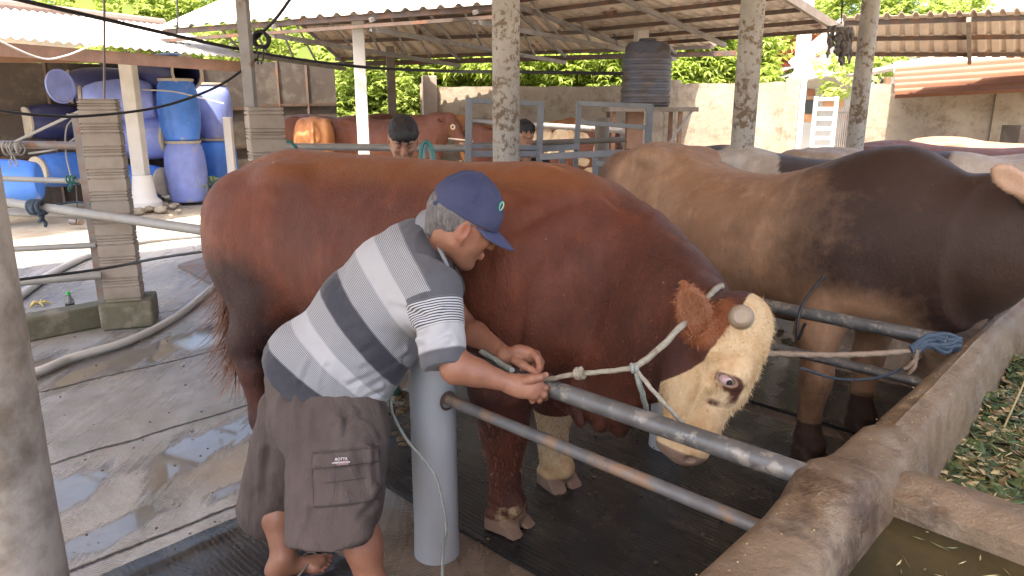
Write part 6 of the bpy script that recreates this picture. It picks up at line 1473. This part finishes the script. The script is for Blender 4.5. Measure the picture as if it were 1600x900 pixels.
    me = np_mesh('body', V, F, {'red': np.clip(ear*.6+lips*.25+kn*.3, 0, 1), 'hairy': np.where(np.linalg.norm(hf, axis=1) < .16, stub*.35, 0), 'pale': np.clip(nail, 0, 1)})
    link_mesh('body', me, M['skin'], man)
    # hair at nape and temple
    S = SDF(HO_-A(.16, .16, .16), HO_+A(.16, .16, .16), .004); ax = (fH, lH, uH)
    S.ell(HO_+(fH*-.014+uH*.03)*1.08, A(.103, .080, .092)*1.08, ax, .01); S.cap(HO_+(-fH*.07-uH*.02)*1.08, HO_+(-fH*.072-uH*.045)*1.08, .035, .026, .02)
    S.cap(HO_+(fH*.012+uH*.0-lH*.071)*1.08, HO_+(fH*.014-uH*.022-lH*.068)*1.08, .012, .006, .006)
    S.plane(HO_+(fH*.022)*1.08, fH, HO_-.2, HO_+.2); S.op(lambda P: (P-(HO_-uH*.0+fH*.0))@uH*-1-.062*1.0 - np.clip((P-HO_)@(-fH)-.035, 0, .03)*.6 + np.clip((P-HO_)@fH+.04, 0, 1)*1.6, HO_-.2, HO_+.2, .004, 'i')
    V, F = S.mesh(); V = displace(V, F, 1, [(60, .0012, 4)]); link_mesh('hair', np_mesh('hair', V, F), M['hair_grey'], man)
    # cap: crown, brim, strap, seams, emblem
    cs = 1.03; top = HO_+(uH*.038-fH*.006)*cs
    S = SDF(HO_-A(.2, .2, .2), HO_+A(.2, .2, .25), .0035)
    S.ell(top+uH*.012, A(.116, .092, .112)*cs, ax, .01); S.cap(top+fH*.055+uH*.04, top+fH*.075+uH*.0, .042, .035, .03)
    nb = nrm(uH+fH*.10); cpt = HO_+uH*.030+fH*0
    S.plane(cpt, -nb, HO_-.3, HO_+.3, .004); 
    # rear opening
    S.ell(HO_-fH*.118*cs+uH*.035, A(.03, .038, .030), (fH, lH, uH), .006, 's')
    S.cap(HO_-fH*.112*cs-lH*.04+uH*.036, HO_-fH*.112*cs+lH*.04+uH*.036, .008, .008, .003)
    for th in (20, 75, 130, 185, 250, 310):
        a = R(th+12); 
        for k in range(6):
            p0, p1 = k/6*1.15, (k+1)/6*1.15
            q = [top+uH*.012+(fH*.118*math.cos(a)*math.sin(p)+lH*.094*math.sin(a)*math.sin(p)+uH*.114*math.cos(p))*cs for p in (p0+.06, p1+.06)]; S.cap(q[0], q[1], .0032, .0032, .002)
    S.ell(top+uH*.127*cs, (.008, .008, .005), ax, .003)
    V, F = S.mesh(); V = displace(V, F, 1, [(9, .004, 8), (28, .0012, 4)])
    t = NT('navy_cap_cloth'); c = t.mix(t.ramp(t.noise(7, 5, .6), [(.35, 0), (.7, 1)]), (.032, .040, .098), (.062, .070, .14)); capm = t.fin(c, .85, t.bump(t.noise(260, 3, .6), .5, .002))
    cap_ = link_mesh('cap', np_mesh('cap', V, F), capm, man)
    g = MB(); br0 = HO_+(uH*.040+fH*.080)*cs; bd = nrm(fH*.90-uH*.42-lH*.05); bu = np.cross(bd, lH); bu = bu if bu@uH > 0 else -bu
    def brim(a, b):
        y = (b*2-1)*.083; arch = -.042*abs(y/.083)**1.8; r_ = .112*math.sqrt(max(0, 1-(y/.083)**2*.80)); 
        x = a*(r_+.012) - .060*(y/.083)**2; return br0+bd*(x-.004)+lH*y+bu*(arch+.004*math.sin(a*2))
    g.grid(brim, 14, 30, -bu*.005); g.build('brim', mat('navy_brim', (.045, .056, .13), (.068, .080, .165), 9, .85, .5, 250, bdist=.002), cap_)
    from mathutils.bvhtree import BVHTree
    bvc = BVHTree.FromPolygons([tuple(p) for p in V], [tuple(f) for f in F])
    ed = nrm(W(783, 322, 2.0)-A(0, 0, CAM_H)); h_ = bvc.ray_cast(Vector((0, 0, CAM_H)), Vector(ed))
    if h_[0] is None: h_ = bvc.find_nearest(Vector(W(776, 322, 2.1)))
    ec = np.array(h_[0]); eN = nrm(np.array(h_[1])); eN = eN if eN@ed < 0 else -eN; eX = nrm(np.cross(uH, eN)); eU = np.cross(eN, eX)
    ring = [ec+eN*.002+eX*math.cos(a)*.0060+eU*math.sin(a)*.0135 for a in np.linspace(0, 2*math.pi, 25)]; g = MB(); g.tube(ring, .0021, 6, False)
    g.build('emblem', mat('emblem_green', (.12, .60, .42), None, 3, .6), cap_)
    ring = [ec+eN*.0035+eX*(math.cos(a)*.0052+.0008)+eU*math.sin(a)*.012 for a in np.linspace(-1.3, 1.3, 12)]; g = MB(); g.tube(ring, .0015, 6); g.build('emblem_edge', mat('emblem_cream', (.75, .62, .42), None, 3, .6), cap_)
    g = MB(); g.box(HO_-fH*.118*cs+uH*.030-lH*.02, (.012, .006, .014), (lH, fH, uH)); g.build('buckle', M['steel_grey'], cap_, bevel=.001)
    # ---------------- shirt
    spine = [W(500, 606, 2.42), W(530, 560, 2.40), W(575, 500, 2.38), W(622, 442, 2.36), W(655, 402, 2.35), W(690, 372, 2.33)]
    S = SDF((-1.02, 1.80, .62), (-.05, 2.90, 1.50), .006)
    for i, (ra, rb) in enumerate(((.184, .182), (.182, .176), (.176, .162), (.162, .126), (.122, .070))): S.cap(spine[i], spine[i+1], ra, rb, .04, (camdir(0, .25, 1), 1.02))
    S.cap(W(660, 405, 2.26), W(655, 400, 2.48), .085, .085, .05)
    S.cap(W(652, 432, 2.24), W(678, 455, 2.19), .094, .088, .05); S.cap(W(640, 470, 2.26), W(670, 480, 2.2), .10, .075, .05)
    S.cap(W(680, 450, 2.19), W(693, 552, 2.125), .078, .070, .025); S.cap(W(690, 545, 2.13), W(697, 580, 2.118), .070, .066, .01)
    S.cap(sh_f, W(700, 450, 2.53), .075, .066, .03)
    hem_n = nrm(nrm(spine[0]-spine[1])+A(0, 0, -.15))
    # loose front falling away from the belly, flared tails
    S.cap(W(590, 540, 2.36), W(560, 618, 2.37), .12, .085, .06); S.cap(W(470, 560, 2.36), W(468, 590, 2.36), .12, .11, .05)
    rnd = random.Random(12)
    # folds: ridges fan out from armpit and waist
    lo, hi = A(-1.1, 1.7, .5), A(.1, 3, 1.6)
    hc = W(500, 600, 2.40)
    dh = camdir(.62, .76, 0)
    S.op(lambda P: (P-hc)@hem_n-.028-.018*np.sin(((P-hc)@dh)*9)+.10*np.clip(((P-hc)@camdir(.95, .1, 0))-.06, 0, .2), lo, hi, .004, 'i')
    cuff_n = nrm(W(700, 590, 2.11)-W(688, 520, 2.14)); cc_ = W(698, 573, 2.12); el_box = .13
    S.op(lambda P: np.where(np.linalg.norm(P-cc_, axis=-1) < .115, (P-cc_)@cuff_n, -1).astype(float), cc_-.14, cc_+.14, .002, 'i')
    nk_ = W(703, 362, 2.33); nd = nrm(HO_-W(660, 400, 2.35)); S.op(lambda P: (P-nk_)@nd+.004, nk_-.15, nk_+.2, .004, 'i')
    pass
    V, F = S.mesh(); V = displace(V, F, 1, [(5, .006, 6), (A(13, 13, 5), .0045, 16), (24, .0018, 7)])
    def snap(x, y, lo_=1.95):
        o_ = A(0, 0, CAM_H); r_ = ray(x, y); dd = np.cross(V-o_, nrm(r_)); dd = np.linalg.norm(dd, axis=1); c_ = dd < .02
        if not c_.any(): return W(x, y, 2.2)
        i_ = np.argmin(np.where(c_, np.linalg.norm(V-o_, axis=1), 99)); return V[i_]
    FL = []
    for (x0, y0, x1, y1, w_, am) in ((648, 505, 560, 545, .016, .012), (646, 528, 560, 578, .014, .012), (640, 552, 540, 600, .014, .013), (632, 572, 560, 612, .012, .012), (652, 480, 600, 470, .014, .009), (600, 610, 560, 622, .012, .010), (470, 560, 455, 600, .012, .008), (500, 570, 490, 625, .012, .008), (650, 455, 640, 400, .014, .009), (660, 420, 625, 380, .012, .007), (548, 470, 600, 520, .014, .006), (700, 500, 650, 530, .010, .008), (705, 520, 655, 550, .010, .008), (690, 470, 652, 500, .010, .008)):
        FL.append((snap(x0, y0), snap(x1, y1), w_, am)); FL.append((snap(x0+3, y0+11), snap(x1+4, y1+11), w_*.7, -am*.8))
    V = folds(V, F, FL)
    # the knitted bands fan out from the back line: measured on the garment in its side view (world plane, not the lens)
    e1, e2 = camdir(1, 0, 0), camdir(0, 1, 0); q2 = lambda p: np.array([p@e1, p@e2])
    bk = [q2(W(x, y, 2.27)) for x, y in ((380, 610), (415, 560), (440, 512), (497, 447), (550, 388), (612, 346), (690, 325), (760, 312))]
    bk = np.array(smooth_curve([np.r_[b_, 0] for b_ in bk], 14))[:, :2]; Lb = np.r_[0, np.cumsum(np.linalg.norm(np.diff(bk, axis=0), axis=1))]
    at_ = lambda x, y: Lb[np.argmin(np.linalg.norm(bk-q2(W(x, y, 2.27)), axis=1))]
    E = [at_(420, 545), at_(445, 501), at_(468, 477), at_(494, 452), at_(521, 423), at_(550, 390), at_(581, 366), at_(617, 345)]
    th = np.interp(Lb, [E[0]-.03, E[0]+.05, E[3], E[6], E[7]+.05, E[7]+.2], [R(36), R(43), R(52), R(58), R(60), R(75)])
    vp = np.stack([V@e1, V@e2], 1); bs = np.full(len(V), -9.)
    prev = None
    for k in range(len(bk)):
        c_ = (vp[:, 0]-bk[k, 0])*math.sin(th[k])-(vp[:, 1]-bk[k, 1])*math.cos(th[k])       # >0: the point lies beyond this band line
        if prev is not None:
            mk = (prev > 0) & (c_ <= 0); bs[mk] = (Lb[k-1]+(Lb[k]-Lb[k-1])*prev/(prev-c_+1e-9))[mk]
        else: bs[c_ <= 0] = 0
        prev = c_
    bs[bs < -5] = Lb[-1]
    sag = (vp-q2(W(640, 560, 2.2)))
    bs = bs-E[0]
    EDG = [e-E[0] for e in E]
    sa, sb = W(676, 440, 2.19), W(698, 578, 2.118); ab = sb-sa; ts = (V-sa)@ab/np.linalg.norm(ab); ds = np.linalg.norm(V-(sa+np.clip(ts/np.linalg.norm(ab), 0, 1)[:, None]*ab), axis=1)
    slv = np.minimum((.100-ds)/.012, (ts-.045)/.012)
    # the seam: sleeve side only where the point is nearer to the arm than to the torso centre
    slv = np.clip(np.minimum(slv, ((V-W(655, 500, 2.2))@nrm(camdir(1, -.12, -.35))+.012)/.012), -1, 2)
    me = np_mesh('shirt', V, F, {'band': bs, 'slv': slv, 'arm': ts})
    t = NT('striped_knit'); b = t.attr('band'); a = t.attr('arm'); sl = t.attr('slv')
    lightc, darkc, gre = (.43, .435, .455), (.036, .038, .052), (.085, .088, .104)
    def fine(src, per, lo_, hi_): 
        q = t.math('FRACT', t.math('MULTIPLY', src, 1/per)); return t.mix(t.ramp(q, [(.42, 0), (.5, 1), (.92, 1), (1, 0)]), lo_, hi_)
    f1 = fine(b, .0056, (.14, .145, .16), (.40, .41, .43)); f2_ = fine(a, .0078, (.05, .055, .07), (.55, .56, .58))
    def bands(src, edges, cols):
        c = cols[0] 
        for e, cl in zip(edges, cols[1:]): c = t.mix(t.ramp(t.math('SUBTRACT', src, e-.5), [(.4995, 0), (.5005, 1)]), c, cl)
        return c
    body = bands(b, EDG, [darkc, f1, lightc, f1, darkc, f1, lightc, f1, gre])
    slc = bands(a, [.072, .148, .222], [gre, f2_, lightc, gre])
    c = t.mix(t.ramp(sl, [(.45, 0), (.55, 1)]), body, slc); c = t.mix(t.ramp(t.noise(5, 5, .6), [(.5, 0), (.8, .18)]), c, (.30, .25, .2))
    wr = t.noise(9, 6, .6, t.obj((1, 1, 1)), 1.2)
    sh = link_mesh('shirt', me, t.fin(c, .82, t.bump(t.noise(420, 3, .6), .35, .002, t.bump(wr, .5, .012)), Sheen_Weight=.15), man)
    # collar
    g = MB(); ring = []
    cn = nrm(HO_-W(672, 395, 2.34)); cx = nrm(np.cross(cn, A(0, 0, 1))); cyv = np.cross(cn, cx); cc0 = W(697, 360, 2.315)
    S = SDF(cc0-.16, cc0+.16, .0035)
    S.cap(cc0-cn*.036, cc0+cn*.026, .104, .078, .01); S.cap(W(682, 352, 2.235), W(701, 410, 2.205), .030, .014, .02, (camdir(0, 0, 1), .5)); 
    S.cap(cc0-cn*.0, cc0+cn*.10, .068, .067, .004, None, 's'); S.op(lambda P: -((P-cc0)@cn)-.046-.15*((P-cc0)@camdir(1, .5, 0)), cc0-.2, cc0+.2, .003, 'i')
    S.op(lambda P: (P-cc0)@cn-.020, cc0-.2, cc0+.2, .003, 'i')
    V, F = S.mesh(); V = displace(V, F, 1, [(20, .0015, 6)]); link_mesh('collar', np_mesh('collar', V, F), mat('grey_collar_knit', (.29, .295, .32), (.22, .225, .25), 8, .85, .5, 300, bdist=.002), man)
    # ---------------- shorts
    S = SDF((-1.15, 1.72, .12), (-.15, 2.95, 1.0), .0065)
    S.cap(W(500, 598, 2.42), W(505, 650, 2.41), .175, .185, .05)
    nh0, nh1 = W(524, 660, 2.33), W(521, 838, 2.23); fh0, fh1 = W(470, 650, 2.54), W(430, 790, 2.66)
    S.cap(nh0, nh1, .165, .150, .03, (camdir(0, .1, 1), .80)); S.cap(fh0, fh1, .150, .135, .03, (camdir(0, .1, 1), .85))
    S.op(lambda P: -P[..., 2]+float(W(520, 838, 2.18)[2])+.05*((P[..., 0]-float(W(450, 845, 2.2)[0]))/.33)-.014+.012*np.sin(P[..., 0]*24), (-1.2, 1.6, 0), (0, 3, .6), .003, 'i') if False else None
    zn = float(W(440, 842, 2.2)[2]); xn = float(W(440, 842, 2.2)[0]); xr_ = float(W(603, 828, 2.2)[0]); zr = float(W(603, 828, 2.2)[2])
    ysp = 2.27
    S.op(lambda P: np.where(P[..., 1] < 2.24, (zn+(zr-zn)*(P[..., 0]-xn)/(xr_-xn)-P[..., 2])+.006*np.sin(P[..., 0]*38), -1.), (-1.2, 1.6, 0), (0, 2.26, .6), .003, 'i')
    zf = float(W(400, 815, 2.62)[2])-.055
    S.op(lambda P: np.where(P[..., 1] >= 2.20, zf-.05*(P[..., 0]+.9)-P[..., 2], -1.), (-1.2, 2.18, 0), (0, 3, .6), .003, 'i')
    # hollow legs
    S.cap(nh1+A(0, 0, -.16), nh1+A(0, 0, -.02), .125, .10, .01, (camdir(0, .1, 1), .7), 's'); S.cap(fh1+A(0, 0, -.18), fh1+A(0, 0, -.07), .115, .095, .01, (camdir(0, .1, 1), .75), 's')
    # cargo pocket with flap
    pc = [W(480, 712, 2.10), W(578, 705, 2.10), W(576, 790, 2.08), W(484, 798, 2.08)]; pcen = sum(pc)/4; px_ = nrm(pc[1]-pc[0]); pz_ = nrm(pc[0]-pc[3]); pn = np.cross(px_, pz_); pn = pn if pn@(A(0, 0, 1.65)-pcen) > 0 else -pn; pz_ = np.cross(pn, px_); pz_ = pz_ if pz_[2] > 0 else -pz_
    V, F = S.mesh(); N = vnormals(V, F)
    # pocket raised on the mesh itself
    q = V-pcen; a_, b_ = q@px_, q@pz_; face = (N@pn) > .2
    hw_, hh_ = np.linalg.norm(pc[1]-pc[0])/2, np.linalg.norm(pc[0]-pc[3])/2
    ins = sstep(np.maximum(np.abs(a_)-hw_, np.abs(b_)-hh_), .005, -.005)*face; flap = sstep(np.maximum(np.abs(a_)-hw_-.004, np.abs(b_-hh_*.72)-hh_*.30), .004, -.004)*face
    V = displace(V, F, 1, [(5, .010, 16), (15, .004, 17), (A(11, 11, 2.5), .009, 18)]) + pn*(ins*.011+flap*.009)[:, None]
    def snap(x, y):
        o_ = A(0, 0, CAM_H); dd = np.linalg.norm(np.cross(V-o_, nrm(ray(x, y))), axis=1); c_ = dd < .02
        return V[np.argmin(np.where(c_, np.linalg.norm(V-o_, axis=1), 99))] if c_.any() else W(x, y, 2.2)
    FL = []
    for (x0, y0, x1, y1, w_, am) in ((520, 648, 596, 705, .018, .012), (560, 640, 600, 680, .014, .010), (455, 610, 448, 800, .020, .014), (432, 620, 420, 760, .018, .012), (475, 640, 470, 700, .014, .008), (600, 790, 500, 812, .014, .010), (598, 760, 560, 800, .012, .009), (470, 800, 455, 850, .014, .009), (540, 650, 530, 695, .012, .008), (585, 700, 592, 800, .012, .009), (400, 700, 395, 790, .015, .010)):
        FL.append((snap(x0, y0), snap(x1, y1), w_, am)); FL.append((snap(x0+10, y0+5), snap(x1+10, y1+5), w_*.8, -am*.8))
    V = folds(V, F, FL)
    me = np_mesh('shorts', V, F, {'edge': np.clip(ins*(1-sstep(np.maximum(np.abs(a_)-hw_, np.abs(b_)-hh_), -.014, -.006)) - 0, 0, 1)*0})
    t = NT('brown_canvas'); c = t.mix(t.ramp(t.noise(4, 6, .6), [(.3, 0), (.7, 1)]), (.075, .055, .048), (.115, .088, .078)); c = t.mix(t.ramp(t.noise(11, 6, .7, t.obj((1, 1, .4))), [(.55, 0), (.75, .4)]), c, (.16, .13, .11))
    wr = t.noise(6, 6, .62, t.obj((1.4, 1.4, .5)), 1.5); link_mesh('shorts', me, t.fin(c, .88, t.bump(t.noise(380, 2, .6), .3, .002, t.bump(wr, .75, .02))), man)
    # seams of pocket and writing on the flap
    P_ = lambda a, b, o_=.0: pcen+px_*a+pz_*b+pn*o_
    from mathutils.bvhtree import BVHTree
    bv = BVHTree.FromPolygons([tuple(p) for p in V], [tuple(f) for f in F])
    def surf(a, b, lift=.0015):
        o_ = Vector(P_(a, b, .15)); h = bv.ray_cast(o_, Vector(-pn)); return np.array(h[0])+pn*lift if h[0] is not None else P_(a, b, .02)
    g = MB()
    def seam(pts): g.tube([surf(*p) for p in pts], .0012, 5)
    k = 10; seam([(-hw_+2*hw_*i/k, hh_*.44) for i in range(k+1)]); seam([(-hw_+2*hw_*i/k, hh_*1.0) for i in range(k+1)]); seam([(-hw_, hh_-2*hh_*i/k) for i in range(k+1)]); seam([(hw_, hh_-2*hh_*i/k) for i in range(k+1)]); seam([(-hw_+2*hw_*i/k, -hh_) for i in range(k+1)])
    seam([(-hw_*.6+1.2*hw_*i/k, -hh_*.12) for i in range(k+1)]); g.build('pocket_seam', mat('seam_thread', (.055, .042, .038), None, 9, .9), man)
    lab = surf(-.004, hh_*.66, .0035); g = MB(); g.box(lab-pz_*.007, (.044, .012, .0015), (px_, pz_, pn)); lb = g.build('label_patch', mat('reddish_label', (.24, .15, .15), (.20, .12, .12), 30, .7), man)
    def text(body, size, pos, ax_x, ax_z, n_, m, par, name='lettering', shear=.25):
        cu = bpy.data.curves.new('txt', 'FONT'); cu.body = body; cu.size = size; cu.align_x = 'CENTER'; cu.extrude = .0004; cu.shear = shear; cu.offset = .00018
        o = bpy.data.objects.new('txt', cu); COL.objects.link(o); dg = bpy.context.evaluated_depsgraph_get(); me = bpy.data.meshes.new_from_object(o.evaluated_get(dg)); bpy.data.objects.remove(o)
        mt = Matrix(((ax_x[0], ax_z[0], n_[0], pos[0]), (ax_x[1], ax_z[1], n_[1], pos[1]), (ax_x[2], ax_z[2], n_[2], pos[2]), (0, 0, 0, 1))); me.transform(mt); return link_mesh(name, me, m, par)
    WH = mat('white_print', (.75, .70, .72), None, 5, .7)
    text('ROTTA', .0115, lab+pz_*.0012+pn*.001, px_, pz_, pn, WH, lb); text('COMPETITION TEAM', .0058, lab-pz_*.0070+pn*.0014, px_, pz_, pn, WH, lb, shear=0)
    # ---------------- sandals
    for i, (a0, toe, sd_) in enumerate(feet):
        S2 = thing  # keep names short
        g = MB(); out = []
        for q in np.linspace(0, 2*math.pi, 40, endpoint=False):
            x = .062+.135*math.cos(q); y = (.046+.010*math.cos(q))*math.sin(q); out.append(a0+toe*x+sd_*y+A(0, 0, .006))
        g.prism(out, (0, 0, .018)); so_ = g.build('sandal', mat('dark_sandal_sole', (.05, .055, .075), (.10, .11, .14), 20, .5, .3, 90) if i == 0 else bpy.data.materials['dark_sandal_sole'], man)
        g = MB()
        for sg in (-1, 1): g.tube(smooth_curve([a0+toe*.128+sd_*.018+A(0, 0, .028), a0+toe*.105+sd_*(.018+sg*.018)+A(0, 0, .066), a0+toe*.055+sd_*sg*.040+A(0, 0, .052), a0+toe*.025+sd_*sg*.044+A(0, 0, .022)], 5), .0042, 7)
        g.build('strap', mat('grey_strap', (.22, .19, .15), None, 30, .7) if i == 0 else bpy.data.materials['grey_strap'], so_)
build_man()
# rope that hangs from the hands behind the shirt down to the floor, across the post
rope([W(650, 560, 2.5), W(632, 572, 2.46), W(628, 590, 2.44), W(613, 612, 2.44), W(612, 640, 2.43), W(624, 668, 2.42), W(640, 693, 2.42), W(657, 712, 2.42), W(678, 740, 2.40), W(688, 770, 2.40), W(694, 800, 2.41), W(697, 830, 2.42), W(692, 862, 2.46), W(691, 905, 2.40), W(690, 950, 2.3)], .0052, M['rope_teal'], 'thin grey green rope hanging down over the front of the grey post')
rope([W(752, 549, 2.33), W(772, 560, 2.28), W(790, 573, 2.22), W(800, 578, 2.18)], .009, M['rope_teal'], 'thick grey rope stretch between the two forearms')

# ------------------------------------------------------------------ standing people behind
def person(label, loc, heading, headO, f, u, pants, shirtm, hairm, skinm, H=1.66, res=.012, boots=None, lean=0, long_sleeve=False, collar=None, fringe=0):
    """headO: world position of the skull centre; the body stands under it on loc"""
    T = thing('person', label, 'person', tuple(loc)); X = A(math.cos(heading), math.sin(heading), 0); Y = A(-X[1], X[0], 0); loc = np.asarray(loc, float)
    hd = np.asarray(headO); zs = hd[2]-.24; sc = zs/1.36
    P = lambda f_, l_, z: loc+X*f_+Y*l_+A(0, 0, z*sc)
    nk = hd-nrm(u)*.13; base = A(nk[0], nk[1], zs)
    S = SDF(loc-A(.5, .5, .01), A(loc[0]+.5, loc[1]+.5, hd[2]+.2), res)
    S.cap(nk-A(0, 0, .06), hd-nrm(u)*.05, .056, .054, .03)
    S.cap(P(0, 0, .92), base-A(0, 0, .1), .13, .13, .05, (Y, 1.15))
    legs = []
    for sg in (-1, 1):
        hp, k, an = P(0, sg*.09, .86), P(.03, sg*.11, .46), P(0, sg*.12, .08); S.cap(hp, k, .08, .058, .03); S.cap(k, an, .055, .038, .02); S.cap(an-A(0, 0, .045*1), an+X*.12-A(0, 0, .055), .036, .03, .02); legs.append((hp, k, an))
        sh, el, wr = base+Y*sg*.19-A(0, 0, .02), base+Y*sg*.25-A(0, 0, .30)+X*.02, base+Y*sg*.2-A(0, 0, .42)+X*.22
        S.cap(sh, el, .05, .04, .03); S.cap(el, wr, .04, .027, .02); S.cap(wr, wr+X*.08-A(0, 0, .01), .034, .028, .01, (Y, .6))
        for q in range(4): S.cap(wr+X*.07+A(0, 0, .025-.018*q), wr+X*.15+A(0, 0, .02-.02*q), .010, .008, .006)
        S.cap(wr+X*.02+A(0, 0, .025), wr+X*.08+A(0, 0, .05), .011, .009, .01)
    V1, F1 = S.mesh()
    S = SDF(hd-.17, hd+.17, .0045); Hf, l = add_head(S, hd, f, u); V2, F2 = S.mesh(); V, F = join([(V1, F1), (V2, F2)])
    zz = np.zeros(len(V)); link_mesh('body', np_mesh('body', V, F, {'red': zz, 'hairy': zz, 'pale': zz}), skinm, T)
    f = nrm(f); u = nrm(u-f*(u@f)); ax = (f, l, u)
    S = SDF(hd-.19, hd+.19, .005); S.ell(hd+u*.045-f*.014, (.104, .084, .094), ax, .01); S.ell(hd+u*.06+f*.05, (.05, .07, .045), ax, .03)
    S.cap(hd-f*.07, hd-f*.07-u*.04, .045, .03, .02)
    S.op(lambda Q: np.where((Q-hd)@f > -.02, .066-.035*fringe-.25*np.abs((Q-hd)@l)-((Q-hd)@u), -.05-((Q-hd)@u)), hd-.2, hd+.2, .004, 'i')
    for q in range(14):
        a = -1.2+2.4*q/13; S.cap(hd+u*.07+f*.085*math.cos(a)+l*.078*math.sin(a), hd+u*(.062-.035*fringe-.010*(q % 3))+f*(.098*math.cos(a))+l*.080*math.sin(a), .014, .006, .006)
    V, F = S.mesh(); V = displace(V, F, 1, [(40, .003, 4)]); link_mesh('hair', np_mesh('hair', V, F), hairm, T)
    for sg in (-1, 1):
        g = MB(); g.tube([Hf(.088, .011, sg*.019), Hf(.0935, .009, sg*.030), Hf(.084, .012, sg*.042)], [.0016, .0028, .0016], 6); g.build('eyelash', M['hair'], T)
        g = MB(); g.tube([Hf(.099, .035, sg*.014), Hf(.100, .041, sg*.028), Hf(.085, .037, sg*.046)], [.0022, .0030, .0015], 6); g.build('eyebrow', M['hair'], T)
    S = SDF(A(loc[0]-.5, loc[1]-.5, loc[2]+.4), A(loc[0]+.5, loc[1]+.5, hd[2]), res*.8)
    S.cap(P(0, 0, .82), base-A(0, 0, .12), .15, .145, .05, (Y, 1.18)); S.cap(base+Y*.14-A(0, 0, .03), base-Y*.14-A(0, 0, .03), .075, .075, .05)
    for sg in (-1, 1):
        sh, el, wr = base+Y*sg*.19-A(0, 0, .02), base+Y*sg*.25-A(0, 0, .30)+X*.02, base+Y*sg*.2-A(0, 0, .42)+X*.22
        e2 = el if long_sleeve else sh*.35+el*.65; S.cap(sh, e2, .068, .062, .03)
        if long_sleeve: S.cap(el, wr, .058, .042, .02)
    S.cap(base+A(0, 0, .02), base+A(0, 0, .2), .055, .06, .01, None, 's'); V, F = S.mesh(); V = displace(V, F, 1, [(9, .006, 6)]); link_mesh('shirt', np_mesh('shirt', V, F), shirtm, T)
    S = SDF(A(loc[0]-.5, loc[1]-.5, loc[2]+.1), A(loc[0]+.5, loc[1]+.5, loc[2]+1.1), res*.8)
    S.cap(P(0, 0, .86), P(0, 0, .94), .145, .14, .03, (Y, 1.15))
    for hp, k, an in legs: S.cap(hp, k, .10, .078, .03); S.cap(k, an+A(0, 0, .16), .078, .068, .02)
    V, F = S.mesh(); V = displace(V, F, 1, [(9, .005, 7)]); link_mesh('trousers', np_mesh('trousers', V, F), pants, T)
    if boots is not None:
        for hp, k, an in legs:
            S = SDF(an-A(.3, .3, .12), an+A(.3, .3, .35), .006); zf_ = loc[2]
            S.cap(an+A(0, 0, -.01), an+A(0, 0, .22), .056, .064, .02); S.cap(A(an[0], an[1], zf_+.05), A(an[0], an[1], zf_+.045)+X*.15, .052, .046, .04)
            S.op(lambda Q: zf_+.004-Q[..., 2], an-.3, an+.3, .003, 'i'); S.cap(an+A(0, 0, .19), an+A(0, 0, .35), .055, .055, .004, None, 's')
            V, F = S.mesh(); bo = link_mesh('boot', np_mesh('boot', V, F), boots, T)
            g = MB(); out = [A(an[0], an[1], zf_)+X*(.075+.125*math.cos(q))+Y*(.052*math.sin(q)) for q in np.linspace(0, 6.283, 28, endpoint=False)]; g.prism(out, (0, 0, .022)); g.build('sole', mat('yellowish_sole', (.45, .40, .22), None, 9, .6), bo)
    if collar is not None:
        g = MB(); g.tube([base+X*.075+Y*s_*.0+A(0, 0, z_) for s_, z_ in ((1, .0), (1, .0))][0:1]+[nk+X*.075-Y*.05-A(0, 0, .09), nk+X*.10-A(0, 0, .15)], .012, 6); g.build('collar', collar, T)
    return T
B_ = mat('dark_green_boot', (.07, .13, .10), (.05, .10, .08), 9, .3)
hd2 = W(630, 219, 3.98); b2 = Wz(612, 606)
person('young black haired man looking down behind the reddish brown bull, wearing green boots', (hd2[0]-.02, 4.12, 0), R(-75), hd2, camdir(.16, .70, -.69), camdir(.10, -.74, -.62), mat('dark_trousers', (.04, .035, .035), None, 8, .9), mat('dark_teal_shirt', (.05, .08, .085), None, 8, .9), M['hair'], M['skin2'], boots=B_)
wire([W(655, 262, 3.75), W(660, 228, 3.75), W(668, 222, 3.75), W(676, 236, 3.75), W(682, 270, 3.75)], .010, M['hose_teal'], 'loop of teal hose over the shoulder of the man behind the bull', 'hose', 'hose')
wire([W(662, 262, 3.78), W(664, 232, 3.78), W(670, 228, 3.78), W(674, 250, 3.78), W(675, 275, 3.78)], .009, mat('pale_teal_hose', (.30, .42, .40), None, 5, .5), 'paler second loop of hose beside the teal one', 'hose', 'hose')
hd3 = W(819, 211, 6.2)
person('young man with black fringe and dark shirt half hidden by the whitewashed column', (hd3[0], hd3[1]+.05, 0), R(-62), hd3, camdir(.42, .10, -.9), camdir(0, -1, -.1), mat('dark_jeans', (.03, .03, .04), None, 8, .9), mat('black_shirt', (.02, .02, .024), None, 8, .9), M['hair'], M['skin2'], fringe=1, collar=WC)
